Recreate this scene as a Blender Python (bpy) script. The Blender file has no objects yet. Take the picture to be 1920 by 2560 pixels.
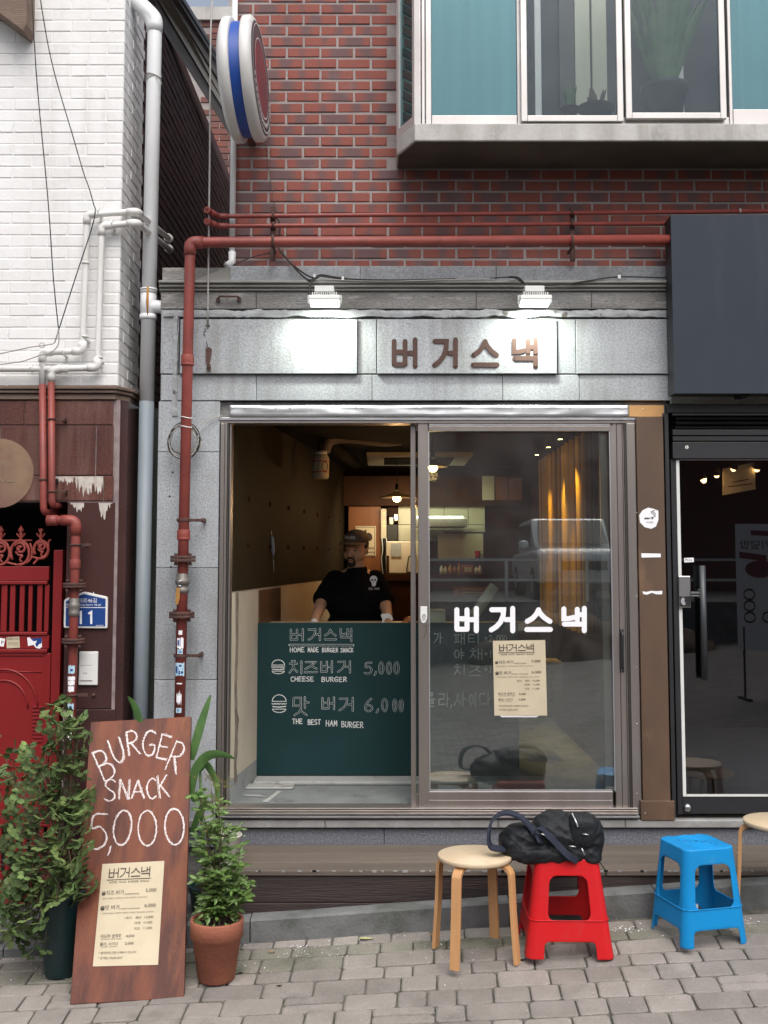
import bpy, bmesh, math, random
from mathutils import Vector, Matrix, noise
from math import sin, cos, pi, radians, atan2, sqrt
random.seed(7)
SC = bpy.context.scene
COL = SC.collection
# ------------------------------------------------------------------ camera, sky, sun, exposure
CAMP = Vector((0, -6.2, 1.86)); PITCH = radians(4.5); FP = 2740.0; PCY = 1179.4
cd = bpy.data.cameras.new('camera'); cam = bpy.data.objects.new('camera', cd); COL.objects.link(cam)
cam.location = CAMP; cam.rotation_euler = (pi/2 + PITCH, 0, 0)
cd.sensor_fit = 'VERTICAL'; cd.sensor_height = 32.0; cd.lens = FP/2560*32.0
cd.shift_y = -(1280-PCY)/2560; cd.clip_end = 500; cd.clip_start = .05
SC.camera = cam
SUN_EL, SUN_AZ = radians(56), radians(168)       # azimuth clockwise from +Y: behind the camera, a little to the right
w = bpy.data.worlds.new("World"); SC.world = w; w.use_nodes = True
nt = w.node_tree; bg = nt.nodes['Background']
sky = nt.nodes.new('ShaderNodeTexSky'); sky.sky_type = 'NISHITA'; sky.sun_disc = False
sky.sun_elevation = SUN_EL; sky.sun_rotation = SUN_AZ; sky.air_density = 1.0; sky.dust_density = 5.0; sky.ozone_density = .6
hs = nt.nodes.new('ShaderNodeHueSaturation'); hs.inputs['Saturation'].default_value = .55; hs.inputs['Value'].default_value = 1.1; nt.links.new(sky.outputs[0], hs.inputs['Color']); nt.links.new(hs.outputs[0], bg.inputs[0]); bg.inputs[1].default_value = .12
sl = bpy.data.lights.new('sun', 'SUN'); sl.energy = 1.1; sl.angle = radians(50); sl.color = (1, .98, .96)
so = bpy.data.objects.new('sun', sl); COL.objects.link(so)
sd = Vector((sin(SUN_AZ)*cos(SUN_EL), cos(SUN_AZ)*cos(SUN_EL), sin(SUN_EL)))
so.rotation_euler = sd.to_track_quat('Z', 'Y').to_euler(); so.location = (0, -8, 9)
SC.view_settings.view_transform = 'Standard'; SC.view_settings.look = 'None'
SC.view_settings.exposure = 0.54; SC.view_settings.gamma = 1.0; SC.view_settings.use_curve_mapping = False
SC.render.engine = 'CYCLES'; SC.cycles.use_denoising = True; SC.cycles.max_bounces = 8; SC.cycles.transparent_max_bounces = 16
SC.cycles.sample_clamp_indirect = 6; SC.cycles.caustics_reflective = False; SC.cycles.caustics_refractive = False

# ------------------------------------------------------------------ measuring helpers (pixel of the photo -> point on a real plane)
def ray(px, py):
    u = (px-960)/FP; v = -(py-PCY)/FP
    return Vector((u, cos(PITCH)-v*sin(PITCH), sin(PITCH)+v*cos(PITCH)))
def P(px, py, y=0.0):
    d = ray(px, py); return CAMP + d*((y-CAMP.y)/d.y)
def PX(px, x, py=1400):   # y at which a side face x=const shows at px
    d = ray(px, py); return CAMP.y + d.y*x/d.x
def plane(p0, n):
    p0 = Vector(p0); n = Vector(n).normalized()
    def f(px, py, off=0.0):
        d = ray(px, py); q = p0 + n*off
        return CAMP + d*((q-CAMP).dot(n)/d.dot(n))
    return f
def yplane(y):
    return plane((0, y, 0), (0, -1, 0))
def gz(x, y):
    return .07*x + .11*(max(y, -3.0)+.6)
GN = Vector((-.07, -.11, 1)).normalized()
def G(px, py):
    return plane((0, -.6, 0), (-.07, -.11, 1))(px, py)

# ------------------------------------------------------------------ materials
def mat(name, col, rough=.6, metal=0.0, col2=None, nscale=6.0, lo=.35, hi=.65, detail=6, speck=None, sscale=180.0, samt=.5,
        bump=0.0, bscale=60.0, rand=0.0, spec=.5, stretch=(1, 1, 1), alpha=1.0, emit=None, estr=0.0, stain=None, stscale=2.0, stlo=.55, sthi=.75, coat=0.0, wave=None, sheen=0.0, trans=0.0, streak=None):
    m = bpy.data.materials.new(name); m.use_nodes = True; t = m.node_tree; N = t.nodes; L = t.links
    b = N['Principled BSDF']
    b.inputs['Roughness'].default_value = rough; b.inputs['Metallic'].default_value = metal
    b.inputs['Specular IOR Level'].default_value = spec; b.inputs['Coat Weight'].default_value = coat
    b.inputs['Sheen Weight'].default_value = sheen; b.inputs['Transmission Weight'].default_value = trans
    c = (*col, 1); g = N.new('ShaderNodeNewGeometry'); mp = N.new('ShaderNodeMapping'); mp.inputs['Scale'].default_value = stretch
    L.new(g.outputs['Position'], mp.inputs['Vector'])
    cur = None
    def noi(scale, det=6, rg=.55):
        n = N.new('ShaderNodeTexNoise'); n.inputs['Scale'].default_value = scale; n.inputs['Detail'].default_value = det; n.inputs['Roughness'].default_value = rg
        L.new(mp.outputs[0], n.inputs['Vector']); return n
    def ramp(src, a, z):
        r = N.new('ShaderNodeMapRange'); r.inputs[1].default_value = a; r.inputs[2].default_value = z; L.new(src, r.inputs[0]); return r.outputs[0]
    def mix(fac, a, bcol, mode='MIX'):
        x = N.new('ShaderNodeMix'); x.data_type = 'RGBA'; x.blend_type = mode
        if isinstance(fac, float): x.inputs[0].default_value = fac
        else: L.new(fac, x.inputs[0])
        for i, v in ((6, a), (7, bcol)):
            if isinstance(v, tuple): x.inputs[i].default_value = v
            else: L.new(v, x.inputs[i])
        return x.outputs[2]
    cur = c
    if col2: cur = mix(ramp(noi(nscale, detail).outputs[0], lo, hi), cur, (*col2, 1))
    if wave:
        wv = N.new('ShaderNodeTexWave'); wv.bands_direction = wave[0]; wv.inputs['Scale'].default_value = wave[1]; wv.inputs['Distortion'].default_value = wave[2]
        wv.inputs['Detail'].default_value = 3; L.new(mp.outputs[0], wv.inputs['Vector'])
        cur = mix(ramp(wv.outputs['Fac'], .2, .8), cur, (*wave[3], 1))
    if speck:
        n = noi(sscale, 2, .8); f = ramp(n.outputs[0], .42, .62)
        mm = N.new('ShaderNodeMath'); mm.operation = 'MULTIPLY'; L.new(f, mm.inputs[0]); mm.inputs[1].default_value = samt
        cur = mix(mm.outputs[0], cur, (*speck, 1))
    if stain:
        cur = mix(ramp(noi(stscale, 9, .65).outputs[0], stlo, sthi), cur, (*stain, 1))
    if streak:   # weathering that has run down the surface
        m2 = N.new('ShaderNodeMapping'); m2.inputs['Scale'].default_value = (streak[1], streak[1], streak[1]*.09); L.new(g.outputs['Position'], m2.inputs['Vector'])
        n = N.new('ShaderNodeTexNoise'); n.inputs['Scale'].default_value = 1; n.inputs['Detail'].default_value = 6; n.inputs['Roughness'].default_value = .6; L.new(m2.outputs[0], n.inputs['Vector'])
        n2 = noi(1.1, 3); q = N.new('ShaderNodeMath'); q.operation = 'MULTIPLY'; L.new(ramp(n.outputs[0], .46, .72), q.inputs[0]); L.new(ramp(n2.outputs[0], .38, .62), q.inputs[1])
        q2 = N.new('ShaderNodeMath'); q2.operation = 'MULTIPLY'; L.new(q.outputs[0], q2.inputs[0]); q2.inputs[1].default_value = streak[2]
        cur = mix(q2.outputs[0], cur, (*streak[0], 1))
    if rand:
        oi = N.new('ShaderNodeObjectInfo'); h = N.new('ShaderNodeHueSaturation')
        h.inputs['Value'].default_value = 1
        r = N.new('ShaderNodeMapRange'); r.inputs[3].default_value = 1-rand; r.inputs[4].default_value = 1+rand; L.new(oi.outputs['Random'], r.inputs[0])
        L.new(r.outputs[0], h.inputs['Value'])
        if isinstance(cur, tuple): h.inputs['Color'].default_value = cur
        else: L.new(cur, h.inputs['Color'])
        cur = h.outputs[0]
    if isinstance(cur, tuple): b.inputs['Base Color'].default_value = cur
    else: L.new(cur, b.inputs['Base Color'])
    if bump:
        bn = N.new('ShaderNodeBump'); bn.inputs['Strength'].default_value = bump; bn.inputs['Distance'].default_value = .01
        L.new(noi(bscale, 5, .6).outputs[0], bn.inputs['Height']); L.new(bn.outputs[0], b.inputs['Normal'])
    if emit:
        b.inputs['Emission Color'].default_value = (*emit, 1); b.inputs['Emission Strength'].default_value = estr
    if alpha < 1: b.inputs['Alpha'].default_value = alpha
    return m
def glassmat(name, tint=(1, 1, 1), refl=1.0, rough=0.0, ior=1.5, gcol=(1, 1, 1), base=0.0):
    m = bpy.data.materials.new(name); m.use_nodes = True; t = m.node_tree; N = t.nodes; L = t.links
    N.remove(N['Principled BSDF']); out = N['Material Output']
    tr = N.new('ShaderNodeBsdfTransparent'); tr.inputs[0].default_value = (*tint, 1)
    gl = N.new('ShaderNodeBsdfGlossy'); gl.inputs['Roughness'].default_value = rough; gl.inputs[0].default_value = (*gcol, 1)
    fr = N.new('ShaderNodeFresnel'); fr.inputs[0].default_value = ior
    mu = N.new('ShaderNodeMath'); mu.operation = 'MULTIPLY_ADD'; mu.use_clamp = True; mu.inputs[1].default_value = refl; mu.inputs[2].default_value = base; L.new(fr.outputs[0], mu.inputs[0])
    mx = N.new('ShaderNodeMixShader'); L.new(mu.outputs[0], mx.inputs[0]); L.new(tr.outputs[0], mx.inputs[1]); L.new(gl.outputs[0], mx.inputs[2])
    L.new(mx.outputs[0], out.inputs[0]); return m
def brickmat(name, red, grey, dark):
    """flashed brick: redder ends, purple-grey middle, each brick its own balance"""
    m = bpy.data.materials.new(name); m.use_nodes = True; t = m.node_tree; N = t.nodes; L = t.links; b = N['Principled BSDF']
    tc = N.new('ShaderNodeTexCoord'); sx = N.new('ShaderNodeSeparateXYZ'); L.new(tc.outputs['Object'], sx.inputs[0])
    oi = N.new('ShaderNodeObjectInfo'); g = N.new('ShaderNodeNewGeometry')
    def M(op, a, bb):
        x = N.new('ShaderNodeMath'); x.operation = op
        for i, v in ((0, a), (1, bb)):
            if isinstance(v, (int, float)): x.inputs[i].default_value = v
            else: L.new(v, x.inputs[i])
        return x.outputs[0]
    n = N.new('ShaderNodeTexNoise'); n.inputs['Scale'].default_value = 9; n.inputs['Detail'].default_value = 4
    L.new(g.outputs['Position'], n.inputs['Vector'])
    off = M('MULTIPLY', M('SUBTRACT', oi.outputs['Random'], .5), .05)
    ax = M('ABSOLUTE', M('ADD', sx.outputs[0], off), 0)
    v = M('ADD', M('MULTIPLY', M('SUBTRACT', ax, .043), 26), M('MULTIPLY', M('SUBTRACT', n.outputs[0], .5), 2.4))
    v = M('ADD', v, M('MULTIPLY', M('SUBTRACT', M('FRACT', M('MULTIPLY', oi.outputs['Random'], 37.7), 0), .45), 2.0))
    r = N.new('ShaderNodeMapRange'); r.inputs[1].default_value = -.6; r.inputs[2].default_value = .4; L.new(v, r.inputs[0])
    mx = N.new('ShaderNodeMix'); mx.data_type = 'RGBA'; L.new(r.outputs[0], mx.inputs[0]); mx.inputs[6].default_value = (*grey, 1); mx.inputs[7].default_value = (*red, 1)
    n2 = N.new('ShaderNodeTexNoise'); n2.inputs['Scale'].default_value = 70; n2.inputs['Detail'].default_value = 8; n2.inputs['Roughness'].default_value = .7; L.new(g.outputs['Position'], n2.inputs['Vector'])
    r2 = N.new('ShaderNodeMapRange'); r2.inputs[1].default_value = .35; r2.inputs[2].default_value = .75; r2.inputs[4].default_value = .55; L.new(n2.outputs[0], r2.inputs[0])
    m2 = N.new('ShaderNodeMix'); m2.data_type = 'RGBA'; L.new(r2.outputs[0], m2.inputs[0]); L.new(mx.outputs[2], m2.inputs[6]); m2.inputs[7].default_value = (*dark, 1)
    n3 = N.new('ShaderNodeTexNoise'); n3.inputs['Scale'].default_value = 3.1; n3.inputs['Detail'].default_value = 10; n3.inputs['Roughness'].default_value = .75; L.new(g.outputs['Position'], n3.inputs['Vector'])
    r3 = N.new('ShaderNodeMapRange'); r3.inputs[1].default_value = .56; r3.inputs[2].default_value = .78; r3.inputs[4].default_value = .45; L.new(n3.outputs[0], r3.inputs[0])
    m3 = N.new('ShaderNodeMix'); m3.data_type = 'RGBA'; L.new(r3.outputs[0], m3.inputs[0]); L.new(m2.outputs[2], m3.inputs[6]); m3.inputs[7].default_value = (.30, .23, .23, 1)
    L.new(m3.outputs[2], b.inputs['Base Color']); b.inputs['Roughness'].default_value = .8
    bn = N.new('ShaderNodeBump'); bn.inputs['Strength'].default_value = .35; bn.inputs['Distance'].default_value = .004; L.new(n2.outputs[0], bn.inputs['Height']); L.new(bn.outputs[0], b.inputs['Normal'])
    return m

def roadmat():
    m = mat('street_surface', (.15, .14, .13), .85, col2=(.1, .095, .09), nscale=2); t = m.node_tree; b = t.nodes['Principled BSDF']; g = t.nodes.new('ShaderNodeNewGeometry'); k = t.nodes.new('ShaderNodeTexBrick')
    k.inputs['Scale'].default_value = 2.6; k.inputs['Mortar Size'].default_value = .014; k.inputs['Color1'].default_value = (.19, .178, .165, 1); k.inputs['Color2'].default_value = (.12, .113, .105, 1); k.inputs['Mortar'].default_value = (.05, .05, .045, 1)
    t.links.new(g.outputs['Position'], k.inputs['Vector']); t.links.new(k.outputs['Color'], b.inputs['Base Color']); return m
def add_haze(m, amt, col=(.75, .77, .78)):  # diffuse veil mixed in, stands in for hazy reflections on the glass
    t = m.node_tree; N = t.nodes; L = t.links; out = N['Material Output']; src = out.inputs[0].links[0].from_socket; d = N.new('ShaderNodeBsdfDiffuse'); d.inputs[0].default_value = (*col, 1)
    g = N.new('ShaderNodeNewGeometry'); n = N.new('ShaderNodeTexNoise'); n.inputs['Scale'].default_value = 3.5; n.inputs['Detail'].default_value = 7; n.inputs['Distortion'].default_value = 1.2; L.new(g.outputs['Position'], n.inputs['Vector'])
    r = N.new('ShaderNodeMapRange'); r.inputs[1].default_value = .3; r.inputs[2].default_value = .75; r.inputs[3].default_value = amt*.35; r.inputs[4].default_value = amt*1.8; L.new(n.outputs[0], r.inputs[0])
    x = N.new('ShaderNodeMixShader'); L.new(r.outputs[0], x.inputs[0]); L.new(src, x.inputs[1]); L.new(d.outputs[0], x.inputs[2]); L.new(x.outputs[0], out.inputs[0])
MT = {}
def defmats():
    M = MT
    M['brick'] = brickmat('flashed_brick', (.285, .078, .056), (.148, .084, .086), (.12, .064, .058))
    M['brickfar'] = mat('far_brick', (.22, .07, .05), .85, col2=(.13, .07, .065), nscale=4, rand=.25)
    M['mortar'] = mat('mortar', (.37, .33, .32), .9, col2=(.28, .245, .235), nscale=4, bump=.4, stain=(.14, .12, .115), stscale=1.6, stlo=.60, sthi=.8)
    M['whitebrick'] = mat('white_painted_brick', (.80, .80, .80), .55, streak=((.50, .48, .45), 11, .5), col2=(.76, .755, .745), nscale=3, rand=.02, bump=.25, bscale=25, stain=(.60, .58, .55), stscale=1.3, stlo=.60, sthi=.85)
    M['whitemortar'] = mat('white_painted_joint', (.77, .77, .765), .7, bump=.3, bscale=40, stain=(.60, .58, .56), stscale=14, stlo=.60, sthi=.72)
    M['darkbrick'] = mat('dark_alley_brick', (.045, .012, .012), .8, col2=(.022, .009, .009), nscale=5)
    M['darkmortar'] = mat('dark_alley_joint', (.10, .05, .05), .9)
    M['granite'] = mat('grey_granite', (.40, .425, .45), .6, col2=(.33, .35, .37), nscale=2.2, speck=(.20, .21, .225), sscale=85, samt=.65, rand=.13, streak=((.17, .16, .145), 13, .75), bump=.25, bscale=110, stain=(.22, .215, .205), stscale=1.9, stlo=.53, sthi=.80)
    M['granitedirty'] = mat('weathered_granite', (.27, .27, .265), .75, col2=(.17, .165, .155), nscale=7, speck=(.09, .085, .08), sscale=90, samt=.6, bump=.5, stretch=(.5, 1, 1.8), stain=(.40, .38, .36), stscale=9, stlo=.56, sthi=.7)
    M['moulding'] = mat('stone_moulding', (.33, .32, .295), .75, col2=(.22, .215, .20), nscale=9, stretch=(.3, 1, 1), bump=.3, stain=(.08, .075, .07), stscale=6, stlo=.6, sthi=.75)
    M['flaky'] = mat('flaking_grey_paint', (.40, .42, .43), .75, col2=(.28, .29, .295), nscale=11, bump=.8, bscale=35, stain=(.11, .10, .09), stscale=9, stlo=.58, sthi=.63)
    M['plinth'] = mat('dark_granite_plinth', (.12, .13, .155), .5, col2=(.09, .10, .12), nscale=3, speck=(.24, .25, .28), sscale=95, samt=.75, bump=.1)
    M['sill'] = mat('light_stone_sill', (.36, .36, .355), .6, col2=(.25, .245, .235), nscale=9, speck=(.2, .2, .2), sscale=120, samt=.5, stain=(.13, .12, .11), stscale=5, stlo=.62, sthi=.8)
    M['deck'] = mat('weathered_deck_board', (.135, .110, .088), .75, col2=(.085, .068, .056), nscale=5, stretch=(.25, 3, 1), rand=.12, bump=.5, bscale=30, wave=('Y', 6, 6, (.11, .088, .072)), stain=(.19, .165, .14), stscale=3, stlo=.6, sthi=.8)
    M['fascia'] = mat('dark_brown_board', (.040, .026, .024), .6, col2=(.026, .018, .018), nscale=6, stretch=(.2, 1, 3), rand=.15, bump=.5, bscale=40, stain=(.14, .12, .115), stscale=16, stlo=.74, sthi=.78)
    M['kerb'] = mat('concrete_kerb', (.165, .17, .17), .85, col2=(.105, .11, .11), nscale=6, rand=.1, bump=.5, stain=(.075, .08, .065), stscale=3, stlo=.5, sthi=.7)
    M['paver'] = mat('paving_stone', (.300, .272, .248), .85, col2=(.245, .22, .198), nscale=7, rand=.17, bump=.6, bscale=90, speck=(.17, .16, .145), sscale=130, samt=.45, stain=(.12, .115, .10), stscale=3.0, stlo=.55, sthi=.80)
    M['pavermoss'] = mat('mossy_paving_stone', (.27, .25, .215), .85, col2=(.20, .195, .155), nscale=5, rand=.10, bump=.6, bscale=90, speck=(.12, .12, .10), sscale=120, samt=.5, stain=(.095, .10, .07), stscale=3.5, stlo=.48, sthi=.66)
    M['joint'] = mat('paving_joint_sand', (.15, .14, .12), .95, col2=(.06, .065, .045), nscale=12, bump=.7, bscale=120)
    M['road'] = roadmat()
    M['alu'] = mat('bronze_anodised_aluminium', (.36, .32, .30), .33, .75, col2=(.31, .275, .255), nscale=3, stretch=(4, 4, .2))
    M['aludark'] = mat('dark_aluminium_groove', (.06, .055, .05), .5, .5)
    M['alubright'] = mat('bright_aluminium', (.60, .61, .63), .36, .7, col2=(.5, .5, .52), nscale=4, bump=.12, bscale=12)
    M['winframe'] = mat('pinkish_aluminium_frame', (.66, .63, .61), .38, .35, col2=(.56, .53, .51), nscale=3)
    M['glassdoor'] = glassmat('door_glass', (.90, .95, .93), 3.4)
    M['glassteal'] = glassmat('teal_glass', (.34, .56, .58), 1.4, gcol=(.34, .55, .60), base=.20)
    M['glassclear'] = glassmat('upper_glass', (.88, .92, .92), .75, gcol=(.75, .85, .95), base=.0)
    M['glassdark'] = glassmat('dark_glass', (.62, .62, .64), 1.7)
    M['redpipe'] = mat('red_oxide_pipe', (.27, .055, .042), .5, col2=(.20, .045, .037), nscale=9, bump=.2, stain=(.11, .045, .035), stscale=6, stlo=.62, sthi=.8)
    M['rust'] = mat('rusty_flange', (.10, .042, .032), .8, col2=(.055, .03, .026), nscale=25, bump=.4)
    M['whitepipe'] = mat('white_painted_pipe', (.76, .76, .74), .45, col2=(.68, .67, .64), nscale=6, stain=(.42, .38, .31), stscale=9, stlo=.66, sthi=.8)
    M['greypipe'] = mat('blue_grey_pvc_pipe', (.24, .285, .32), .5, streak=((.14, .15, .15), 25, .7), col2=(.20, .24, .27), nscale=4, stretch=(1, 1, .3))
    M['pvc'] = mat('white_pvc_pipe', (.80, .82, .84), .4, col2=(.74, .76, .77), nscale=3, stretch=(1, 1, .3), stain=(.55, .52, .47), stscale=2.2, stlo=.66, sthi=.85)
    M['cable'] = mat('black_cable', (.02, .018, .017), .6)
    M['greywire'] = mat('grey_wire', (.36, .35, .33), .6)
    M['redgranite'] = mat('polished_red_granite', (.150, .058, .044), .3, streak=((.26, .17, .14), 15, .5), col2=(.100, .038, .031), nscale=3, speck=(.05, .022, .02), sscale=70, samt=.75, rand=.08, spec=.5)
    M['browngranite'] = mat('polished_brown_granite', (.062, .027, .025), .25, col2=(.042, .02, .02), nscale=3, speck=(.10, .055, .05), sscale=120, samt=.4, rand=.08)
    M['grout'] = mat('grout', (.30, .24, .235), .85, col2=(.2, .15, .15), nscale=15)
    M['peel'] = mat('peeling_white_paint', (.60, .57, .52), .8, col2=(.42, .36, .32), nscale=20)
    M['brownstone'] = mat('brown_stone_moulding', (.24, .18, .13), .8, col2=(.14, .09, .075), nscale=5, stretch=(.3, 1, 2), bump=.4)
    M['greenwall'] = mat('grey_green_render', (.13, .15, .135), .85, col2=(.09, .105, .095), nscale=2.5, bump=.3, stain=(.05, .055, .05), stscale=2, stlo=.6, sthi=.8)
    M['redgate'] = mat('red_gate_paint', (.235, .011, .012), .42, col2=(.20, .010, .012), nscale=3, bump=.1, stain=(.36, .06, .055), stscale=9, stlo=.68, sthi=.85)
    M['redscroll'] = mat('faded_red_casting', (.34, .060, .045), .6, col2=(.26, .045, .035), nscale=14)
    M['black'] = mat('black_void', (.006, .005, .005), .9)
    M['blackframe'] = mat('black_coated_frame', (.020, .021, .025), .45, col2=(.016, .016, .018), nscale=3)
    M['slate'] = mat('slate_signboard', (.034, .044, .058), .6, streak=((.055, .065, .078), 16, .5), spec=.25, stain=(.045, .055, .068), stscale=1.5, col2=(.028, .037, .050), nscale=1.2)
    M['browncol'] = mat('brown_rusty_panel', (.120, .072, .044), .5, col2=(.085, .052, .034), nscale=2.5, stretch=(1, 1, .5), stain=(.22, .125, .072), stscale=4, stlo=.58, sthi=.78, bump=.1)
    M['ochre'] = mat('ochre_board', (.55, .30, .11), .6, col2=(.48, .26, .1), nscale=8)
    M['chalkboard'] = mat('green_chalkboard', (.008, .036, .039), .6, spec=.25, col2=(.007, .031, .034), nscale=2.5, stain=(.011, .044, .047), stscale=1.8, stlo=.5, sthi=.8)
    M['chalk'] = mat('chalk', (.72, .74, .73), .95, col2=(.45, .48, .48), nscale=120, lo=.45, hi=.62)
    M['chalkbright'] = mat('thick_chalk', (.70, .65, .65), .95, col2=(.42, .28, .25), nscale=130, lo=.52, hi=.66)
    M['bronze'] = mat('brown_letter', (.080, .046, .038), .6, spec=.2)
    M['whitevinyl'] = mat('white_vinyl', (.85, .85, .88), .5)
    M['rustsheet'] = mat('rusted_steel_board', (.150, .042, .020), .5, metal=0.1, col2=(.072, .020, .013), nscale=2.6, stretch=(4.5, 1, .9), lo=.42, hi=.60, bump=.25, stain=(.24, .080, .028), stscale=1.1, stlo=.56, sthi=.76, detail=9, spec=.35)
    M['paper'] = mat('cream_paper', (.58, .50, .36), .8, col2=(.52, .445, .315), nscale=6)
    M['ink'] = mat('dark_ink', (.07, .055, .045), .8)
    M['birch'] = mat('birch_plywood', (.62, .50, .35), .5, col2=(.54, .42, .28), nscale=6, stain=(.45, .27, .13), stscale=11, stlo=.64, sthi=.75)
    M['birchleg'] = mat('lacquered_birch', (.60, .33, .15), .4, col2=(.53, .28, .12), nscale=4, stretch=(6, 6, .5))
    M['redplastic'] = mat('red_plastic', (.56, .010, .014), .42, spec=.3, col2=(.50, .014, .018), nscale=4, stain=(.40, .05, .045), stscale=6, stlo=.56, sthi=.75)
    M['blueplastic'] = mat('blue_plastic', (.004, .25, .60), .42, spec=.3, col2=(.006, .22, .52), nscale=4, stain=(.06, .27, .47), stscale=7, stlo=.6, sthi=.78)
    M['bag'] = mat('dark_nylon', (.0075, .0095, .0125), .6, spec=.35, bump=.5, bscale=60)
    M['strap'] = mat('navy_webbing', (.012, .017, .036), .75, bump=.3, bscale=250)
    M['chrome'] = mat('steel', (.6, .6, .6), .3, 1.0)
    M['terracotta'] = mat('terracotta', (.36, .125, .07), .8, col2=(.29, .10, .06), nscale=6, bump=.3, stain=(.22, .11, .08), stscale=4, stlo=.58, sthi=.75)
    M['greenpot'] = mat('dark_teal_plastic', (.012, .040, .045), .4, col2=(.010, .033, .037), nscale=3)
    M['soil'] = mat('soil', (.03, .022, .016), .95, bump=.8)
    M['whitepot'] = mat('white_plastic_pot', (.60, .58, .52), .5, col2=(.5, .48, .42), nscale=6)
    M['leaf'] = mat('shrub_leaf', (.165, .225, .075), .6, spec=.3, col2=(.070, .125, .045), nscale=9, rand=.45)
    M['leaf2'] = mat('nandina_leaf', (.12, .20, .045), .45, col2=(.08, .15, .035), nscale=14, rand=.3)
    M['blade'] = mat('corn_leaf', (.085, .175, .045), .5, col2=(.045, .11, .03), nscale=14, stretch=(1, 1, 1))
    M['twig'] = mat('twig', (.16, .11, .075), .85, col2=(.10, .075, .05), nscale=30)
    M['stem'] = mat('woody_stem', (.10, .065, .04), .85)
    M['olive'] = mat('olive_brown_sheet_wall', (.030, .020, .008), .75, spec=.15, col2=(.017, .012, .006), nscale=1.6, stretch=(1, 1, .7), stain=(.040, .032, .014), stscale=2.5, stlo=.6, sthi=.8)
    M['cream'] = mat('cream_wall', (.62, .55, .43), .75, col2=(.55, .48, .37), nscale=3, bump=.15)
    M['wood'] = mat('orange_brown_wood', (.26, .085, .025), .5, col2=(.20, .065, .02), nscale=4, stretch=(3, 3, .4))
    M['darkwood'] = mat('dark_wood', (.048, .018, .008), .6, spec=.1, col2=(.03, .012, .006))
    M['ceil'] = mat('dark_ceiling', (.014, .011, .009), .9, spec=.1)
    M['floorin'] = mat('interior_granite_floor', (.19, .205, .205), .55, col2=(.12, .13, .13), nscale=5, speck=(.3, .32, .32), sscale=80, samt=.4, stain=(.07, .075, .07), stscale=4, stlo=.55, sthi=.7)
    M['greypaint'] = mat('grey_painted_render', (.36, .37, .36), .8, col2=(.30, .31, .30), nscale=4, bump=.4, stain=(.16, .15, .135), stscale=6, stlo=.58, sthi=.72)
    M['skin'] = mat('skin', (.60, .34, .22), .5, col2=(.55, .30, .19), nscale=12)
    M['hair'] = mat('black_hair', (.012, .010, .009), .6)
    M['shirt'] = mat('black_cotton', (.006, .006, .007), .95, spec=.1, bump=.2, bscale=30)
    M['cap'] = mat('brown_cap', (.15, .105, .075), .8)
    M['whiteplastic'] = mat('white_plastic', (.74, .74, .72), .4)
    M['whitemetal'] = mat('white_enamel', (.72, .73, .71), .4, col2=(.66, .67, .65), nscale=5)
    M['blue'] = mat('blue_enamel', (.015, .075, .36), .4, col2=(.012, .06, .30), nscale=4)
    M['signblue'] = mat('blue_sign', (.012, .055, .23), .4)
    M['signgrey'] = mat('weathered_white_drum', (.66, .66, .65), .5, col2=(.58, .57, .55), nscale=4, stain=(.40, .37, .34), stscale=3, stlo=.60, sthi=.8)
    M['printred'] = mat('faded_red_print', (.28, .05, .065), .5, col2=(.16, .06, .075), nscale=9)
    M['printdark'] = mat('dark_print', (.10, .075, .08), .5)
    M['concrete'] = mat('concrete_slab', (.56, .55, .53), .8, streak=((.20, .18, .15), 9, .9), col2=(.40, .385, .365), nscale=3, stretch=(1, 1, .6), bump=.3, stain=(.17, .155, .13), stscale=3.5, stlo=.57, sthi=.78)
    M['soffit_shade'] = mat('shaded_soffit', (.10, .088, .068), .9, col2=(.06, .052, .04), nscale=3, bump=.4, stain=(.2, .18, .15), stscale=2.5, stlo=.66, sthi=.75)
    M['rake'] = mat('eave_board', (.16, .145, .13), .7, col2=(.12, .105, .095), nscale=4)
    M['rakecream'] = mat('cream_eave_board', (.36, .33, .28), .7)
    M['panelgreen'] = mat('pale_tiled_kitchen_wall', (.62, .60, .46), .4)
    M['amber'] = mat('amber_curtain', (.75, .40, .05), .7, wave=('X', 4.5, 1.5, (.16, .06, .012)), stretch=(1, 1, .05))
    M['steel'] = mat('steel_hood', (.50, .50, .47), .3, .6)
    M['carwhite'] = mat('white_car_paint', (.78, .79, .80), .25, coat=.5)
    M['tyre'] = mat('tyre', (.02, .02, .02), .8)
    M['opp'] = mat('opposite_render', (.26, .24, .22), .85, col2=(.14, .125, .115), nscale=.6, stain=(.2, .18, .16), stscale=.5, stlo=.6, sthi=.7)
defmats(); add_haze(MT['glassdoor'], .022); add_haze(MT['glassteal'], .05, (.25, .55, .55)); add_haze(MT['glassclear'], .02)

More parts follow.
